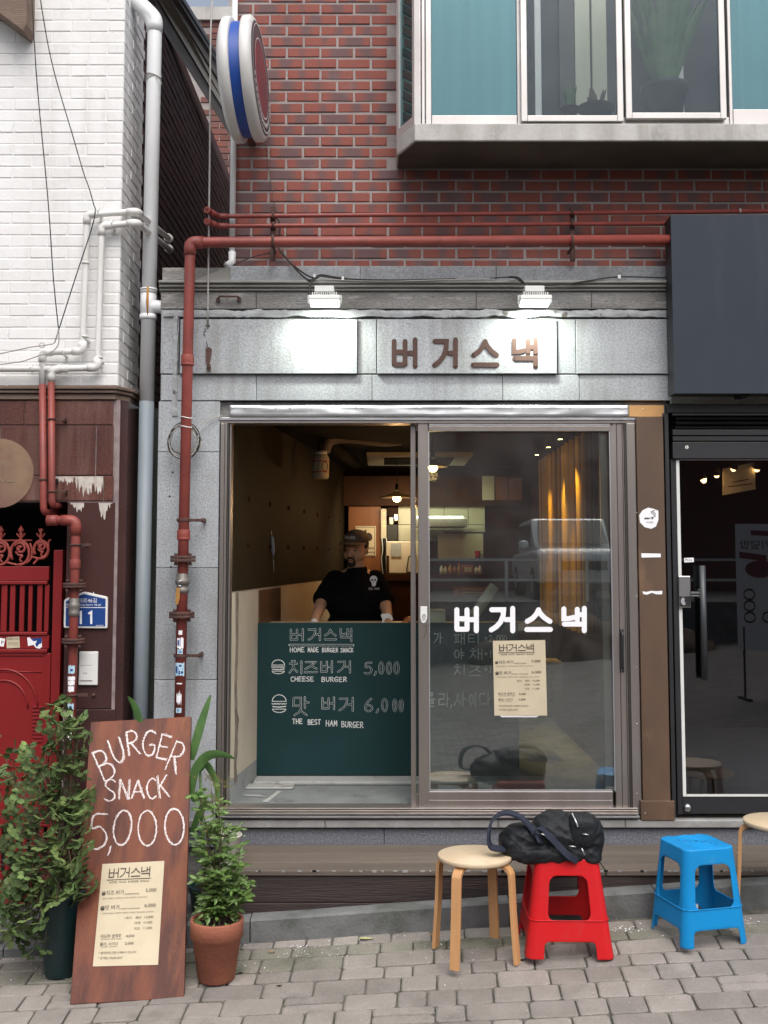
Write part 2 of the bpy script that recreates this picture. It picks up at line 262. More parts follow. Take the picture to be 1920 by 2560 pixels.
# ------------------------------------------------------------------ mesh builder
class MB:
    def __init__(s): s.v = []; s.f = []; s.sm = []; s.mi = []
    def add(s, vs, fs, smooth=False, mi=0):
        o = len(s.v); s.v += [Vector(a) for a in vs]; s.f += [tuple(i+o for i in q) for q in fs]; s.sm += [smooth]*len(fs); s.mi += [mi]*len(fs); return s
    def box(s, a, b, mi=0):
        x0, y0, z0 = (min(a[i], b[i]) for i in range(3)); x1, y1, z1 = (max(a[i], b[i]) for i in range(3))
        return s.add([(x0,y0,z0),(x1,y0,z0),(x1,y1,z0),(x0,y1,z0),(x0,y0,z1),(x1,y0,z1),(x1,y1,z1),(x0,y1,z1)],
                     [(0,3,2,1),(4,5,6,7),(0,1,5,4),(1,2,6,5),(2,3,7,6),(3,0,4,7)], mi=mi)
    def obox(s, c, ex, ey, ez, mi=0):     # centre and three half-axis vectors
        c, ex, ey, ez = map(Vector, (c, ex, ey, ez))
        if ex.cross(ey).dot(ez) < 0: ex = -ex
        vs = [c+ex*i+ey*j+ez*k for k in (-1, 1) for i, j in ((-1,-1),(1,-1),(1,1),(-1,1))]
        return s.add(vs, [(0,3,2,1),(4,5,6,7),(0,1,5,4),(1,2,6,5),(2,3,7,6),(3,0,4,7)], mi=mi)
    def cbox(s, a, b, c=.004, front='-y'):   # box whose front face has a chamfered rim
        x0, y0, z0 = (min(a[i], b[i]) for i in range(3)); x1, y1, z1 = (max(a[i], b[i]) for i in range(3))
        if front == '-y':
            vs = [(x0,y1,z0),(x1,y1,z0),(x1,y1,z1),(x0,y1,z1),(x0,y0+c,z0),(x1,y0+c,z0),(x1,y0+c,z1),(x0,y0+c,z1),(x0+c,y0,z0+c),(x1-c,y0,z0+c),(x1-c,y0,z1-c),(x0+c,y0,z1-c)]
            return s.add(vs, [(0,1,5,4),(1,2,6,5),(2,3,7,6),(3,0,4,7),(4,5,9,8),(5,6,10,9),(6,7,11,10),(7,4,8,11),(8,9,10,11)])
        vs = [(x0,y0,z0),(x0,y1,z0),(x0,y1,z1),(x0,y0,z1),(x1-c,y0,z0),(x1-c,y1,z0),(x1-c,y1,z1),(x1-c,y0,z1),(x1,y0+c,z0+c),(x1,y1-c,z0+c),(x1,y1-c,z1-c),(x1,y0+c,z1-c)]
        return s.add(vs, [(0,4,5,1)[::-1],(1,5,6,2)[::-1],(2,6,7,3)[::-1],(3,7,4,0)[::-1],(4,5,9,8),(5,6,10,9),(6,7,11,10),(7,4,8,11),(8,9,10,11)])
    def prism(s, poly, y0, y1, mi=0):        # polygon of (x,z), extruded y0..y1
        n = len(poly); area = sum(poly[i][0]*poly[(i+1)%n][1]-poly[(i+1)%n][0]*poly[i][1] for i in range(n))
        if area < 0: poly = poly[::-1]
        y0, y1 = min(y0, y1), max(y0, y1)
        vs = [(x, y0, z) for x, z in poly]+[(x, y1, z) for x, z in poly]
        return s.add(vs, [tuple(range(n)), tuple(range(2*n-1, n-1, -1))]+[((i+1)%n, i, i+n, (i+1)%n+n) for i in range(n)], mi=mi)
    def zprism(s, poly, z0, z1, mi=0):       # polygon of (x,y), extruded z0..z1
        n = len(poly); area = sum(poly[i][0]*poly[(i+1)%n][1]-poly[(i+1)%n][0]*poly[i][1] for i in range(n))
        if area < 0: poly = poly[::-1]
        vs = [(x, y, z0) for x, y in poly]+[(x, y, z1) for x, y in poly]
        return s.add(vs, [tuple(range(n-1, -1, -1)), tuple(range(n, 2*n))]+[(i, (i+1)%n, (i+1)%n+n, i+n) for i in range(n)], mi=mi)
    def tube(s, pts, r, seg=10, cap=True, smooth=True, mi=0):
        pts = [Vector(p) for p in pts]; n = len(pts); rs = r if isinstance(r, (list, tuple)) else [r]*n
        vs = []; up = None
        for i, p in enumerate(pts):
            a = pts[max(i-1, 0)]; b = pts[min(i+1, n-1)]; t = (b-a).normalized()
            if i not in (0, n-1):
                t1 = (pts[i]-pts[i-1]).normalized(); t2 = (pts[i+1]-pts[i]).normalized(); t = (t1+t2).normalized()
            if up is None: up = Vector((0, 0, 1)) if abs(t.z) < .9 else Vector((0, 1, 0))
            u = (up-t*up.dot(t)).normalized(); w_ = t.cross(u); up = u
            vs += [p+(u*cos(2*pi*k/seg)+w_*sin(2*pi*k/seg))*rs[i] for k in range(seg)]
        fs = [(i*seg+k, i*seg+(k+1) % seg, (i+1)*seg+(k+1) % seg, (i+1)*seg+k) for i in range(n-1) for k in range(seg)]
        s.add(vs, fs, smooth, mi)
        if cap:
            o = len(s.v)-n*seg
            s.f += [tuple(o+k for k in range(seg-1, -1, -1)), tuple(o+(n-1)*seg+k for k in range(seg))]; s.sm += [False]*2; s.mi += [mi]*2
        return s
    def cyl(s, a, b, r, seg=20, r2=None, mi=0): return s.tube([a, b], [r, r if r2 is None else r2], seg, mi=mi)
    def lathe(s, prof, c=(0, 0, 0), seg=28, axis='z', smooth=True, mi=0):
        c = Vector(c); vs = []; n = len(prof)
        for r, h in prof:
            for k in range(seg):
                a = 2*pi*k/seg; v = (r*cos(a), r*sin(a), h)
                if axis == 'y': v = (v[0], -v[2], v[1])
                if axis == 'x': v = (v[2], v[0], v[1])
                vs.append(c+Vector(v))
        fs = [(i*seg+k, i*seg+(k+1) % seg, (i+1)*seg+(k+1) % seg, (i+1)*seg+k) for i in range(n-1) for k in range(seg)]
        return s.add(vs, fs, smooth, mi)
    def disc(s, c, r, n=(0, -1, 0), seg=20, mi=0, ry=None):
        n = Vector(n).normalized(); u = n.orthogonal().normalized(); w_ = n.cross(u)
        return s.add([Vector(c)+u*r*cos(2*pi*k/seg)+w_*(ry or r)*sin(2*pi*k/seg) for k in range(seg)], [tuple(range(seg))], mi=mi)
    def ball(s, c, r, seg=14, rings=8, mi=0, m3=None):
        r = Vector(r) if not isinstance(r, (int, float)) else Vector((r, r, r)); c = Vector(c); vs = []
        for i in range(rings+1):
            th = pi*i/rings
            for k in range(seg):
                a = 2*pi*k/seg; v = Vector((r.x*sin(th)*cos(a), r.y*sin(th)*sin(a), -r.z*cos(th)))
                if m3: v = m3 @ v
                vs.append(c+v)
        fs = [(i*seg+k, i*seg+(k+1) % seg, (i+1)*seg+(k+1) % seg, (i+1)*seg+k) for i in range(rings) for k in range(seg)]
        return s.add(vs, fs, True, mi)
    def mesh(s, name, mats, origin=(0, 0, 0), merge=False):
        o = Vector(origin); me = bpy.data.meshes.new(name); me.from_pydata([v-o for v in s.v], [], s.f)
        me.polygons.foreach_set('use_smooth', s.sm); me.polygons.foreach_set('material_index', s.mi)
        for m in (mats if isinstance(mats, (list, tuple)) else [mats]): me.materials.append(MT[m] if isinstance(m, str) else m)
        if merge:
            bm = bmesh.new(); bm.from_mesh(me); bmesh.ops.remove_doubles(bm, verts=bm.verts, dist=1e-5); bm.to_mesh(me); bm.free()
        me.update(); return me
    def build(s, name, mats, parent=None, label=None, bevel=0, kind=None, solid=0, merge=False, seg=2, off=-1):
        org = world_loc(parent) if parent else Vector((0, 0, 0))
        me = s.mesh(name, mats, org, merge); o = bpy.data.objects.new(name, me); COL.objects.link(o)
        if parent: o.parent = parent
        if label: o['label'] = label
        if kind: o['kind'] = kind
        if solid:
            d = o.modifiers.new('solidify', 'SOLIDIFY'); d.thickness = solid; d.offset = off
        if bevel:
            b = o.modifiers.new('bevel', 'BEVEL'); b.width = bevel; b.segments = seg; b.limit_method = 'ANGLE'; b.angle_limit = radians(40)
        return o
def world_loc(o):
    l = Vector(o.location)
    while o.parent: o = o.parent; l = l+Vector(o.location)
    return l
def tag(o, label=None, cat=None, group=None, kind=None):
    if label: o['label'] = label
    if cat: o['category'] = cat
    if group: o['group'] = group
    if kind: o['kind'] = kind
    return o
def thing(name, loc, label, cat, group=None, rz=0):
    o = bpy.data.objects.new(name, None); o.empty_display_size = .1; COL.objects.link(o); o.location = loc; o.rotation_euler = (0, 0, rz)
    return tag(o, label, cat, group)
def struct(name, loc=(0, 0, 0)):
    o = bpy.data.objects.new(name, None); COL.objects.link(o); o.location = loc; o['kind'] = 'structure'; return o
def inst(name, me, loc, parent, rot=None, scale=None):
    o = bpy.data.objects.new(name, me); COL.objects.link(o); o.parent = parent; o.location = Vector(loc)-world_loc(parent)
    if rot is not None: o.rotation_euler = rot
    if scale is not None: o.scale = scale
    return o
def copy_tree(o, parent=None):
    c = o.copy(); COL.objects.link(c)
    if parent: c.parent = parent
    for ch in [k for k in SC.objects if k.parent == o]: copy_tree(ch, c)
    return c
def pbox(mb, px0, py0, px1, py1, yf, yb, mi=0, c=0):   # box whose front face on plane y=yf fills a pixel rectangle
    pm, qm = (px0+px1)/2, (py0+py1)/2
    x0, x1 = P(px0, qm, yf).x, P(px1, qm, yf).x; z0, z1 = P(pm, py1, yf).z, P(pm, py0, yf).z
    if c: return mb.cbox((x0, yf, z0), (x1, yb, z1), c)
    return mb.box((x0, yf, z0), (x1, yb, z1), mi)
def ppoly(mb, poly, yf, yb, mi=0):
    return mb.prism([(P(a, b, yf).x, P(a, b, yf).z) for a, b in poly], yf, yb, mi)
def arc(pts, r, n=5):
    """polyline with rounded corners (3-D)"""
    pts = [Vector(p) for p in pts]; out = [pts[0]]
    for i in range(1, len(pts)-1):
        a, b, c = pts[i-1], pts[i], pts[i+1]; d1 = (a-b); d2 = (c-b); rr = min(r, d1.length*.45, d2.length*.45)
        p1 = b+d1.normalized()*rr; p2 = b+d2.normalized()*rr
        for k in range(n+1):
            t = k/n; out.append(p1*(1-t)**2+b*2*t*(1-t)+p2*t*t)
    out.append(pts[-1]); return out
def smoothline(pts, n=6):
    pts = [Vector(p) for p in pts]; out = []
    for i in range(len(pts)-1):
        p0, p1, p2, p3 = pts[max(i-1, 0)], pts[i], pts[i+1], pts[min(i+2, len(pts)-1)]
        for k in range(n):
            t = k/n; out.append(.5*((2*p1)+(p2-p0)*t+(2*p0-5*p1+4*p2-p3)*t*t+(3*p1-p0-3*p2+p3)*t**3))
    out.append(pts[-1]); return out

# ------------------------------------------------------------------ writing: strokes and print, drawn in picture units and laid on a real plane
def ribbon(mb, pts, r, f, off, caps=True, mi=0):
    pts = [Vector((p[0], p[1])) for p in pts]
    q = [pts[0]]
    for p in pts[1:]:
        if (p-q[-1]).length > 1e-4: q.append(p)
    pts = q; n = len(pts)
    if n < 2: return
    L_, R_ = [], []
    for i, p in enumerate(pts):
        t1 = (pts[i]-pts[i-1]).normalized() if i else (pts[1]-pts[0]).normalized()
        t2 = (pts[i+1]-pts[i]).normalized() if i < n-1 else t1
        t = t1+t2; t = t.normalized() if t.length > .2 else t1
        k = 1/max(.5, t.dot(t1)); nn = Vector((-t.y, t.x))*r*k
        L_.append(p+nn); R_.append(p-nn)
    poly = []
    def cap(c, a0):
        return [c+Vector((cos(a0+pi*k/6), sin(a0+pi*k/6)))*r for k in range(1, 6)]
    vs = [f(p.x, p.y, off) for p in L_]+[f(p.x, p.y, off) for p in R_]
    mb.add(vs, [(i, i+1, n+i+1, n+i)[::-1] for i in range(n-1)], mi=mi)
    if caps:
        d0 = pts[1]-pts[0]; d1 = pts[-1]-pts[-2]
        a0 = atan2(d0.y, d0.x); a1 = atan2(d1.y, d1.x)
        c0 = [L_[0]]+cap(pts[0], a0+pi/2)+[R_[0]]; c1 = [R_[-1]]+cap(pts[-1], a1-pi/2)+[L_[-1]]
        for c in (c0, c1): mb.add([f(p.x, p.y, off) for p in c], [tuple(range(len(c)))[::-1]], mi=mi)
def ell(cx, cy, rx, ry, a0=0, a1=360, n=14):
    return [(cx+rx*cos(radians(a0+(a1-a0)*k/n)), cy+ry*sin(radians(a0+(a1-a0)*k/n))) for k in range(n+1)]
GL = {
 '버': [[(.04,.06),(.04,.93)],[(.52,.06),(.52,.93)],[(.04,.93),(.52,.93)],[(.04,.46),(.52,.46)],[(.96,0),(.96,1)],[(.68,.5),(.96,.5)]],
 '거': [[(.04,.06),(.56,.06),(.54,.34),(.42,.62),(.24,.82),(.02,.96)],[(.96,0),(.96,1)],[(.66,.5),(.96,.5)]],
 '스': [[(.5,.06),(.42,.24),(.26,.43),(.02,.58)],[(.5,.1),(.60,.26),(.76,.43),(.98,.58)],[(0,.94),(1,.94)]],
 '낵': [[(.03,.02),(.03,.46),(.28,.45),(.48,.40)],[(.64,.04),(.64,.52)],[(.96,0),(.96,.54)],[(.64,.28),(.96,.28)],[(.05,.70),(.96,.70),(.96,1)]],
 '치': [[(.18,.0),(.42,.0)],[(.02,.2),(.6,.2)],[(.34,.2),(.24,.6),(.0,.95)],[(.30,.48),(.42,.7),(.62,.9)],[(.94,0),(.94,1)]],
 '즈': [[(.08,.05),(.9,.05),(.6,.32),(.04,.66)],[(.55,.36),(.74,.52),(.98,.62)],[(0,.94),(1,.94)]],
 '맛': [[(.04,.04),(.5,.04),(.5,.48),(.04,.48),(.04,.04)],[(.76,0),(.76,.6)],[(.76,.3),(.99,.3)],[(.52,.62),(.40,.84),(.1,1)],[(.50,.76),(.66,.88),(.86,1)]],
 '가': [[(.05,.1),(.5,.1),(.45,.5),(.05,.95)],[(.75,0),(.75,1)],[(.75,.45),(1,.45)]],
 '패': [[(0,.12),(.5,.12)],[(.14,.12),(.16,.8)],[(.36,.12),(.34,.8)],[(0,.84),(.5,.8)],[(.66,0),(.66,1)],[(.95,0),(.95,1)],[(.66,.45),(.95,.45)]],
 '티': [[(.05,.1),(.55,.1)],[(.05,.1),(.05,.82),(.6,.76)],[(.05,.45),(.5,.45)],[(.92,0),(.92,1)]],
 '야': [ell(.26,.5,.24,.36),[(.72,0),(.72,1)],[(.72,.36),(1,.36)],[(.72,.62),(1,.62)]],
 '채': [[(.18,.0),(.36,.0)],[(.02,.2),(.5,.2)],[(.28,.2),(.2,.6),(.0,.9)],[(.26,.48),(.5,.85)],[(.68,0),(.68,1)],[(.96,0),(.96,1)],[(.68,.45),(.96,.45)]],
 '콜': [[(.1,0),(.8,0),(.74,.3)],[(.1,.16),(.74,.16)],[(.45,.3),(.45,.46)],[(0,.48),(1,.46)],[(.1,.6),(.85,.6),(.85,.78),(.12,.8),(.12,1),(.9,1)]],
 '라': [[(.04,.08),(.5,.08),(.5,.45),(.05,.48),(.05,.88),(.6,.84)],[(.78,0),(.78,1)],[(.78,.45),(1,.45)]],
 '사': [[(.32,.05),(.24,.5),(.0,.92)],[(.3,.42),(.56,.85)],[(.78,0),(.78,1)],[(.78,.45),(1,.45)]],
 '이': [ell(.28,.5,.26,.38),[(.9,0),(.9,1)]],
 '다': [[(.55,.08),(.06,.08),(.06,.86),(.62,.8)],[(.78,0),(.78,1)],[(.78,.45),(1,.45)]],
 'A': [[(0,1),(.5,0),(1,1)],[(.2,.65),(.8,.62)]], 'B': [[(.05,0),(.05,1)],[(.05,0),(.6,.02),(.8,.15),(.75,.35),(.5,.47),(.05,.48)],[(.05,.48),(.7,.5),(.95,.68),(.9,.86),(.6,.98),(.05,1)]],
 'C': [[(.95,.1),(.65,0),(.3,.1),(.05,.4),(.1,.75),(.4,.98),(.7,1),(.98,.88)]], 'D': [[(.05,0),(.05,1)],[(.05,0),(.6,.1),(.95,.45),(.8,.8),(.05,1)]],
 'E': [[(.9,.02),(.05,0),(.05,1),(.95,.98)],[(.05,.5),(.8,.48)]], 'G': [[(.9,.1),(.6,0),(.25,.1),(.03,.45),(.12,.8),(.45,1),(.85,.92),(.92,.58),(.5,.58)]],
 'H': [[(.05,0),(.05,1)],[(.92,0),(.92,1)],[(.05,.5),(.92,.47)]], 'K': [[(.08,0),(.08,1)],[(.9,.0),(.1,.55)],[(.3,.45),(.98,1)]],
 'M': [[(0,1),(.12,0),(.5,.7),(.88,0),(1,1)]], 'N': [[(.05,1),(.08,0),(.9,1),(.92,0)]], 'O': [ell(.5,.5,.48,.5,-90,270,18)],
 'R': [[(.08,0),(.08,1)],[(.08,.02),(.6,.0),(.88,.2),(.7,.43),(.1,.52)],[(.35,.5),(.98,1)]], 'S': [[(.9,.1),(.55,0),(.15,.12),(.1,.32),(.45,.48),(.85,.62),(.9,.85),(.5,1),(.03,.92)]],
 'T': [[(0,.03),(1,0)],[(.5,.02),(.5,1)]], 'U': [[(.04,0),(.08,.7),(.35,1),(.7,.94),(.92,.65),(.95,0)]],
 '5': [[(.92,.0),(.25,.04),(.16,.42),(.55,.36),(.92,.58),(.85,.85),(.45,1),(.02,.94)]], '0': [ell(.5,.5,.46,.5,-95,268,20)],
 '6': [[(.8,.0),(.35,.3),(.08,.65),(.2,.92),(.55,1),(.88,.85),(.85,.62),(.5,.5),(.15,.62)]], '2': [[(.05,.2),(.4,.0),(.85,.15),(.8,.4),(.1,.97),(.95,.97)]],
 '1': [[(.3,.12),(.55,0),(.55,1)]], ',': [[(.6,.86),(.5,1.0),(.3,1.12)]], '+': [[(.5,.25),(.5,.8)],[(.15,.52),(.85,.52)]], '.': [[(.4,.95),(.6,.97),(.45,1.0)]],
}
def densify(pts, step):
    out = [Vector(pts[0])]
    for a, b in zip(pts, pts[1:]):
        a, b = Vector(a), Vector(b); n = max(1, int((b-a).length/step))
        out += [a+(b-a)*k/n for k in range(1, n+1)]
    return out
def glyph(mb, ch, x0, x1, y0, y1, r, f, off, rot=0, jit=0, passes=1, mi=0, outline=None, step=.25):
    """one handwritten or cut letter; outline=(dr, mi2, doff): a board coloured core leaves only the rim"""
    c = Vector(((x0+x1)/2, (y0+y1)/2)); R2 = Matrix.Rotation(radians(rot), 2); k = 0
    for st in GL[ch]:
        base = [c+R2 @ (Vector((x0+(x1-x0)*u, y0+(y1-y0)*v))-c) for u, v in st]
        if ch in 'BRUGSCO56,02버' and len(base) > 3 and len(base) < 16 and jit and ch != '버': base = [Vector((q.x, q.y)) for q in smoothline([(q.x, q.y, 0) for q in base], 5)]
        for p in range(passes):
            pts = base
            if jit:
                pts = densify(base, max(2.2, r*2)); o = Vector((random.uniform(-1, 1), random.uniform(-1, 1)))*jit*.8
                pts = [q+o+Vector((random.uniform(-1, 1), random.uniform(-1, 1)))*jit*.5 for q in pts]
            k += 1
            ribbon(mb, pts, r, f, off+k*.00004, mi=mi)
            if outline: ribbon(mb, base, r-outline[0], f, off+outline[2]+k*.00004, mi=outline[1])
TEXTC = {}
def ftext(mb, body, x0, x1, y0, y1, f, off=.0005, mi=0, mirror=False, shear=0):
    """printed line fitted into a rectangle of picture units"""
    if body not in TEXTC:
        t = bpy.data.curves.new('print', 'FONT'); t.body = body; o = bpy.data.objects.new('print', t); COL.objects.link(o)
        dg = bpy.context.evaluated_depsgraph_get(); m = bpy.data.meshes.new_from_object(o.evaluated_get(dg))
        TEXTC[body] = ([v.co.copy() for v in m.vertices], [tuple(p.vertices) for p in m.polygons])
        bpy.data.objects.remove(o); bpy.data.curves.remove(t); bpy.data.meshes.remove(m)
    vs, fs = TEXTC[body]
    if not vs: return
    ax, bx = min(v.x for v in vs), max(v.x for v in vs); ay, by = min(v.y for v in vs), max(v.y for v in vs)
    out = []
    for v in vs:
        u = (v.x-ax)/(bx-ax or 1); q = 1-(v.y-ay)/(by-ay or 1)
        if mirror: u = 1-u
        out.append(f(x0+(x1-x0)*u+shear*(1-q)*(y1-y0), y0+(y1-y0)*q, off))
    mb.add(out, fs, mi=mi)
def bil(corners, f):
    a, b, c, d = [Vector(k) for k in corners]   # TL TR BR BL
    def g(u, v, off=0.0):
        p = a*(1-u)*(1-v)+b*u*(1-v)+c*u*v+d*(1-u)*v
        return f(p.x, p.y, off)
    return g
# ================================================================== THE SETTING
# ---- street behind the camera, pavement in front of the shop
ground = struct('ground'); g = MB()
def gbox(mb, poly, top=0.0, th=.05):
    """polygon (x,y) that follows the sloping ground"""
    n = len(poly); vs = [(x, y, gz(x, y)+top) for x, y in poly]+[(x, y, gz(x, y)+top-th) for x, y in poly]
    return mb.add(vs, [tuple(range(n))]+[((i+1) % n, i, i+n, (i+1) % n+n) for i in range(n)])
b = MB(); b.add([(-40, -60, -.27-2.8), (40, -60, -.27+2.8), (40, -3.0, -.264+2.8), (-40, -3.0, -.264-2.8)], [(0, 1, 2, 3)])
b.add([(-40, -3.0, gz(-40, -3)), (40, -3.0, gz(40, -3)), (40, 1, gz(40, 1)-.012), (-40, 1, gz(-40, 1)-.012)], [(0, 1, 2, 3)])
b.v = [Vector((v.x, v.y, (v.z if v.y < -2.9 else gz(v.x, v.y))-.012)) for v in b.v]
b.build('ground_bed', 'joint', ground)
pav = struct('pavement')
th0 = radians(-2.5); ca, sa = cos(th0), sin(th0)
def rot2(u, v): return (u*ca-v*sa, u*sa+v*ca)
def paver(u0, u1, v0, v1, mname, c=.007, gap=.004, parent=pav):
    u0 += gap; u1 -= gap; v0 += gap; v1 -= gap
    if u1-u0 < .02: return
    j = lambda: random.uniform(-.0022, .0022)
    cs = [(u0+j(), v0+j()), (u1+j(), v0+j()), (u1+j(), v1+j()), (u0+j(), v1+j())]
    # rounded corners: 8-gon
    oc = []
    for i in range(4):
        p = Vector(cs[i]); a = Vector(cs[i-1]); d = Vector(cs[(i+1) % 4]); rr = random.uniform(.006, .014)
        oc += [p+(a-p).normalized()*rr, p+(d-p).normalized()*rr]
    cx, cy = (u0+u1)/2, (v0+v1)/2; tz = random.uniform(-.0025, .0025); tx, ty = random.uniform(-.012, .012), random.uniform(-.012, .012)
    vs = []
    for lvl, ins in ((-.03, 0), (-.004, 0), (0, c)):
        for p in oc:
            d = Vector((p.x-cx, p.y-cy)); k = 1-ins/max(abs(d.x), abs(d.y), .02)
            x, y = rot2(cx+d.x*k, cy+d.y*k); vs.append(Vector((x, y, gz(x, y)+lvl+tz+d.x*tx+d.y*ty)))
    mb = MB(); mb.add(vs, [tuple(range(16, 24))]+[(l*8+i, l*8+(i+1) % 8, (l+1)*8+(i+1) % 8, (l+1)*8+i) for l in range(2) for i in range(8)])
    x, y = rot2(cx, cy); me = mb.mesh('paving_stone', mname, (x, y, gz(x, y)))
    o = inst('paving_stone', me, (x, y, gz(x, y)), parent); return o
v = -.585; row = 0
while v > -2.05:
    dep = random.choice((.105, .135, .15)) if row else .10
    u = -2.35+random.uniform(0, .1)
    while u < 2.35:
        ln = random.choice((.13, .16, .2, .235, .27))
        my = (v < -.585-.0) and (v > -.72 or (u < -.2 and v > -.80))
        if ln > .22 and dep > .13 and random.random() < .14:
            paver(u, u+ln, v-dep/2, v, 'pavermoss' if my else 'paver'); paver(u, u+ln, v-dep, v-dep/2, 'pavermoss' if my else 'paver')
        else: paver(u, u+ln, v-dep, v, 'pavermoss' if my else 'paver')
        u += ln
    v -= dep; row += 1
VEND = v
rd = MB()       # the street beyond the last stones one can tell apart
rd.add([(-40, -60, 0), (40, -60, 0), (40, -3, 0), (-40, -3, 0)], [(0, 1, 2, 3)]); rd.add([(-40, -3, 0), (40, -3, 0), (40, VEND+.10, 0), (-40, VEND+.10, 0)], [(0, 1, 2, 3)])
rd.v = [Vector((a.x, a.y, gz(a.x, a.y)-.006)) for a in rd.v]
tag(rd.build('street', 'road'), kind='structure')
# ---- kerb under the timber step and in front of the gate
kerb = struct('kerb')
def kerbstone(xa, xb, ya, yb, h, mname='kerb', c=.012, name='kerb_stone'):
    n = 5; vs = []
    for i in range(n+1):
        x = xa+(xb-xa)*i/n; w_ = random.uniform(-.002, .002)
        for (yy, dz) in ((ya+w_, -.05), (ya+w_, h-c), (ya+c+w_, h+w_), (yb, h+w_)): vs.append((x, yy, gz(x, -.6)+dz))
    mb = MB(); mb.add(vs, [(i*4+k, (i+1)*4+k, (i+1)*4+k+1, i*4+k+1) for i in range(n) for k in range(3)])
    mb.f += [tuple(range(4))[::-1], tuple(range(n*4, n*4+4))]; mb.sm += [False]*2; mb.mi += [0]*2
    x = (xa+xb)/2; inst(name, mb.mesh(name, mname, (x, ya, gz(x, -.6))), (x, ya, gz(x, -.6)), kerb)
xs = [-.98, -.665, .625, 1.35, 2.05, 2.75]
for a, c_ in zip(xs, xs[1:]): kerbstone(a+.003, c_-.003, -.60, -.42, .118)
for a, c_ in ((-2.9, -1.9), (-1.9, -.98)): kerbstone(a+.003, c_-.003, -.56, -.05, .055, 'kerb')
for a, c_ in ((-2.9, -1.5), (-1.5, -.9)): kerbstone(a+.003, c_-.003, -.40, .9, .09, 'kerb')

# ================================================================== SHOP BUILDING IN GREY GRANITE
shop = thing('shop_building', (0, 0, .1), 'grey granite shopfront with brown lettering over a half open sliding window', 'shopfront')
XL, XO0, XO1, XR = P(392, 1300).x, P(546, 1400).x, P(1595, 1400).x, P(1676, 1300).x
def slab(px0, py0, px1, py1, yf, yb=.12, m='granite', c=.0025, name='granite_slab', parent=shop):
    mb = MB(); pbox(mb, px0, py0, px1, py1, yf, yb, c=c); return mb.build(name, m, parent)
Z = lambda py, yy=0.0, px=960: P(px, py, yy).z
X = lambda px, yy=0.0, py=1400: P(px, py, yy).x
def wslab(x0, x1, z0, z1, yf, yb=.12, m='granite', c=.0025, name='granite_slab', parent=shop):
    mb = MB(); mb.cbox((x0, yf, z0), (x1, yb, z1), c) if c else mb.box((x0, yf, z0), (x1, yb, z1)); return mb.build(name, m, parent)
XLt = X(402, 0, 900)
XLt = XL
ZT, ZC0, ZC1, ZB, ZF0, ZF1, ZL = Z(664), Z(705), Z(728), Z(770), Z(797), Z(935), Z(1002)
# upper fascia above the cornice
for a, b_ in ((566, 900), (901, 1240), (1241, 1676)): slab(a, 665, b_, 704, .03, .12)
# cornice: three stacked mouldings
for z0, z1, yf in ((Z(712), ZC0, -.045), (Z(720.5), Z(713.5), -.03), (ZC1, Z(722), -.015)):
    mb = MB(); mb.cbox((XLt-.004, yf, z0), (XR, .12, z1), .004); mb.build('cornice_moulding', 'moulding', shop)
ml = MB()   # cream coping ramp at the left end
ppoly(ml, [(480, 704), (575, 704), (575, 668), (560, 670)], .02, .4); ml.build('coping', 'moulding', shop)
# weathered band
for a, b_ in ((402, 640), (641, 1190), (1191, 1478), (1479, 1676)): slab(a, 729, b_, 772, 0, .12, 'granitedirty')
# flaking cement strip, rough along both edges
mb = MB(); n = 120; vs = []
for i in range(n+1):
    x = XL+.02+(XR-XL-.02)*i/n; ra = noise.noise((x*9, 0, 1))*.012+noise.noise((x*40, 0, 7))*.006; rb = noise.noise((x*7, 5, 1))*.014+noise.noise((x*45, 3, 7))*.006
    zt = Z(775)+ra; zb = Z(793)+rb; yy = -.006+noise.noise((x*20, 2, 2))*.003
    vs += [(x, .01, zt), (x, yy, zt-.002), (x, yy-.002, (zt+zb)/2), (x, yy, zb+.002), (x, .01, zb)]
mb.add(vs, [(i*5+k, i*5+k+1, (i+1)*5+k+1, (i+1)*5+k) for i in range(n) for k in range(4)]); mb.build('cement_strip', 'flaky', shop)
mb = MB(); vs = []; n = 90
for i in range(n+1):     # vertical run of filler on the left pilaster
    z = Z(790)+(Z(1040)-Z(790))*i/n; xa = X(424)+noise.noise((z*9, 1, 0))*.018; xb = X(438)+noise.noise((z*8, 4, 3))*.02
    vs += [(xa, .004, z), (xa+.003, -.006, z), (xb-.003, -.007+noise.noise((z*30, 0, 0))*.004, z), (xb, .004, z)]
mb.add(vs, [(i*4+k, i*4+k+1, (i+1)*4+k+1, (i+1)*4+k) for i in range(n) for k in range(3)]); mb.build('filler_run', 'flaky', shop)
# backing
mb = MB(); mb.box((XL+.002, .036, ZL), (XR, .13, ZT-.003)); mb.box((XL+.002, .025, .0), (XO0-.004, .13, ZL-.001)); mb.build('wall_core', 'granitedirty', shop)
slab(402, 774, 447, 934, .004)
for a, b_ in ((450, 893), (943, 1392)): slab(a, 798, b_, 934, -.022)
slab(1441, 798, 1676, 934, -.012)
for a, b_ in ((895, 941), (1394, 1439)): slab(a, 798, b_, 934, 0)
for a, b_ in ((402, 640), (641, 930), (931, 1256), (1257, 1448), (1449, 1676)): slab(a, 937, b_, 1001, 0)
zz = [ZF1+.0, Z(1003), Z(1130), Z(1420), Z(1700), Z(2070)]
for a, b_ in ((Z(937), Z(1002)),): pass
for a, b_ in zip(zz[1:], zz[2:]): wslab(XL, XO0-.002, b_+.0015, a-.0015, 0)
# recess under the lintel
mb = MB(); mb.box((XO0, .03, Z(1044)), (XR, .12, ZL-.002)); mb.build('lintel_reveal', 'granitedirty', shop)
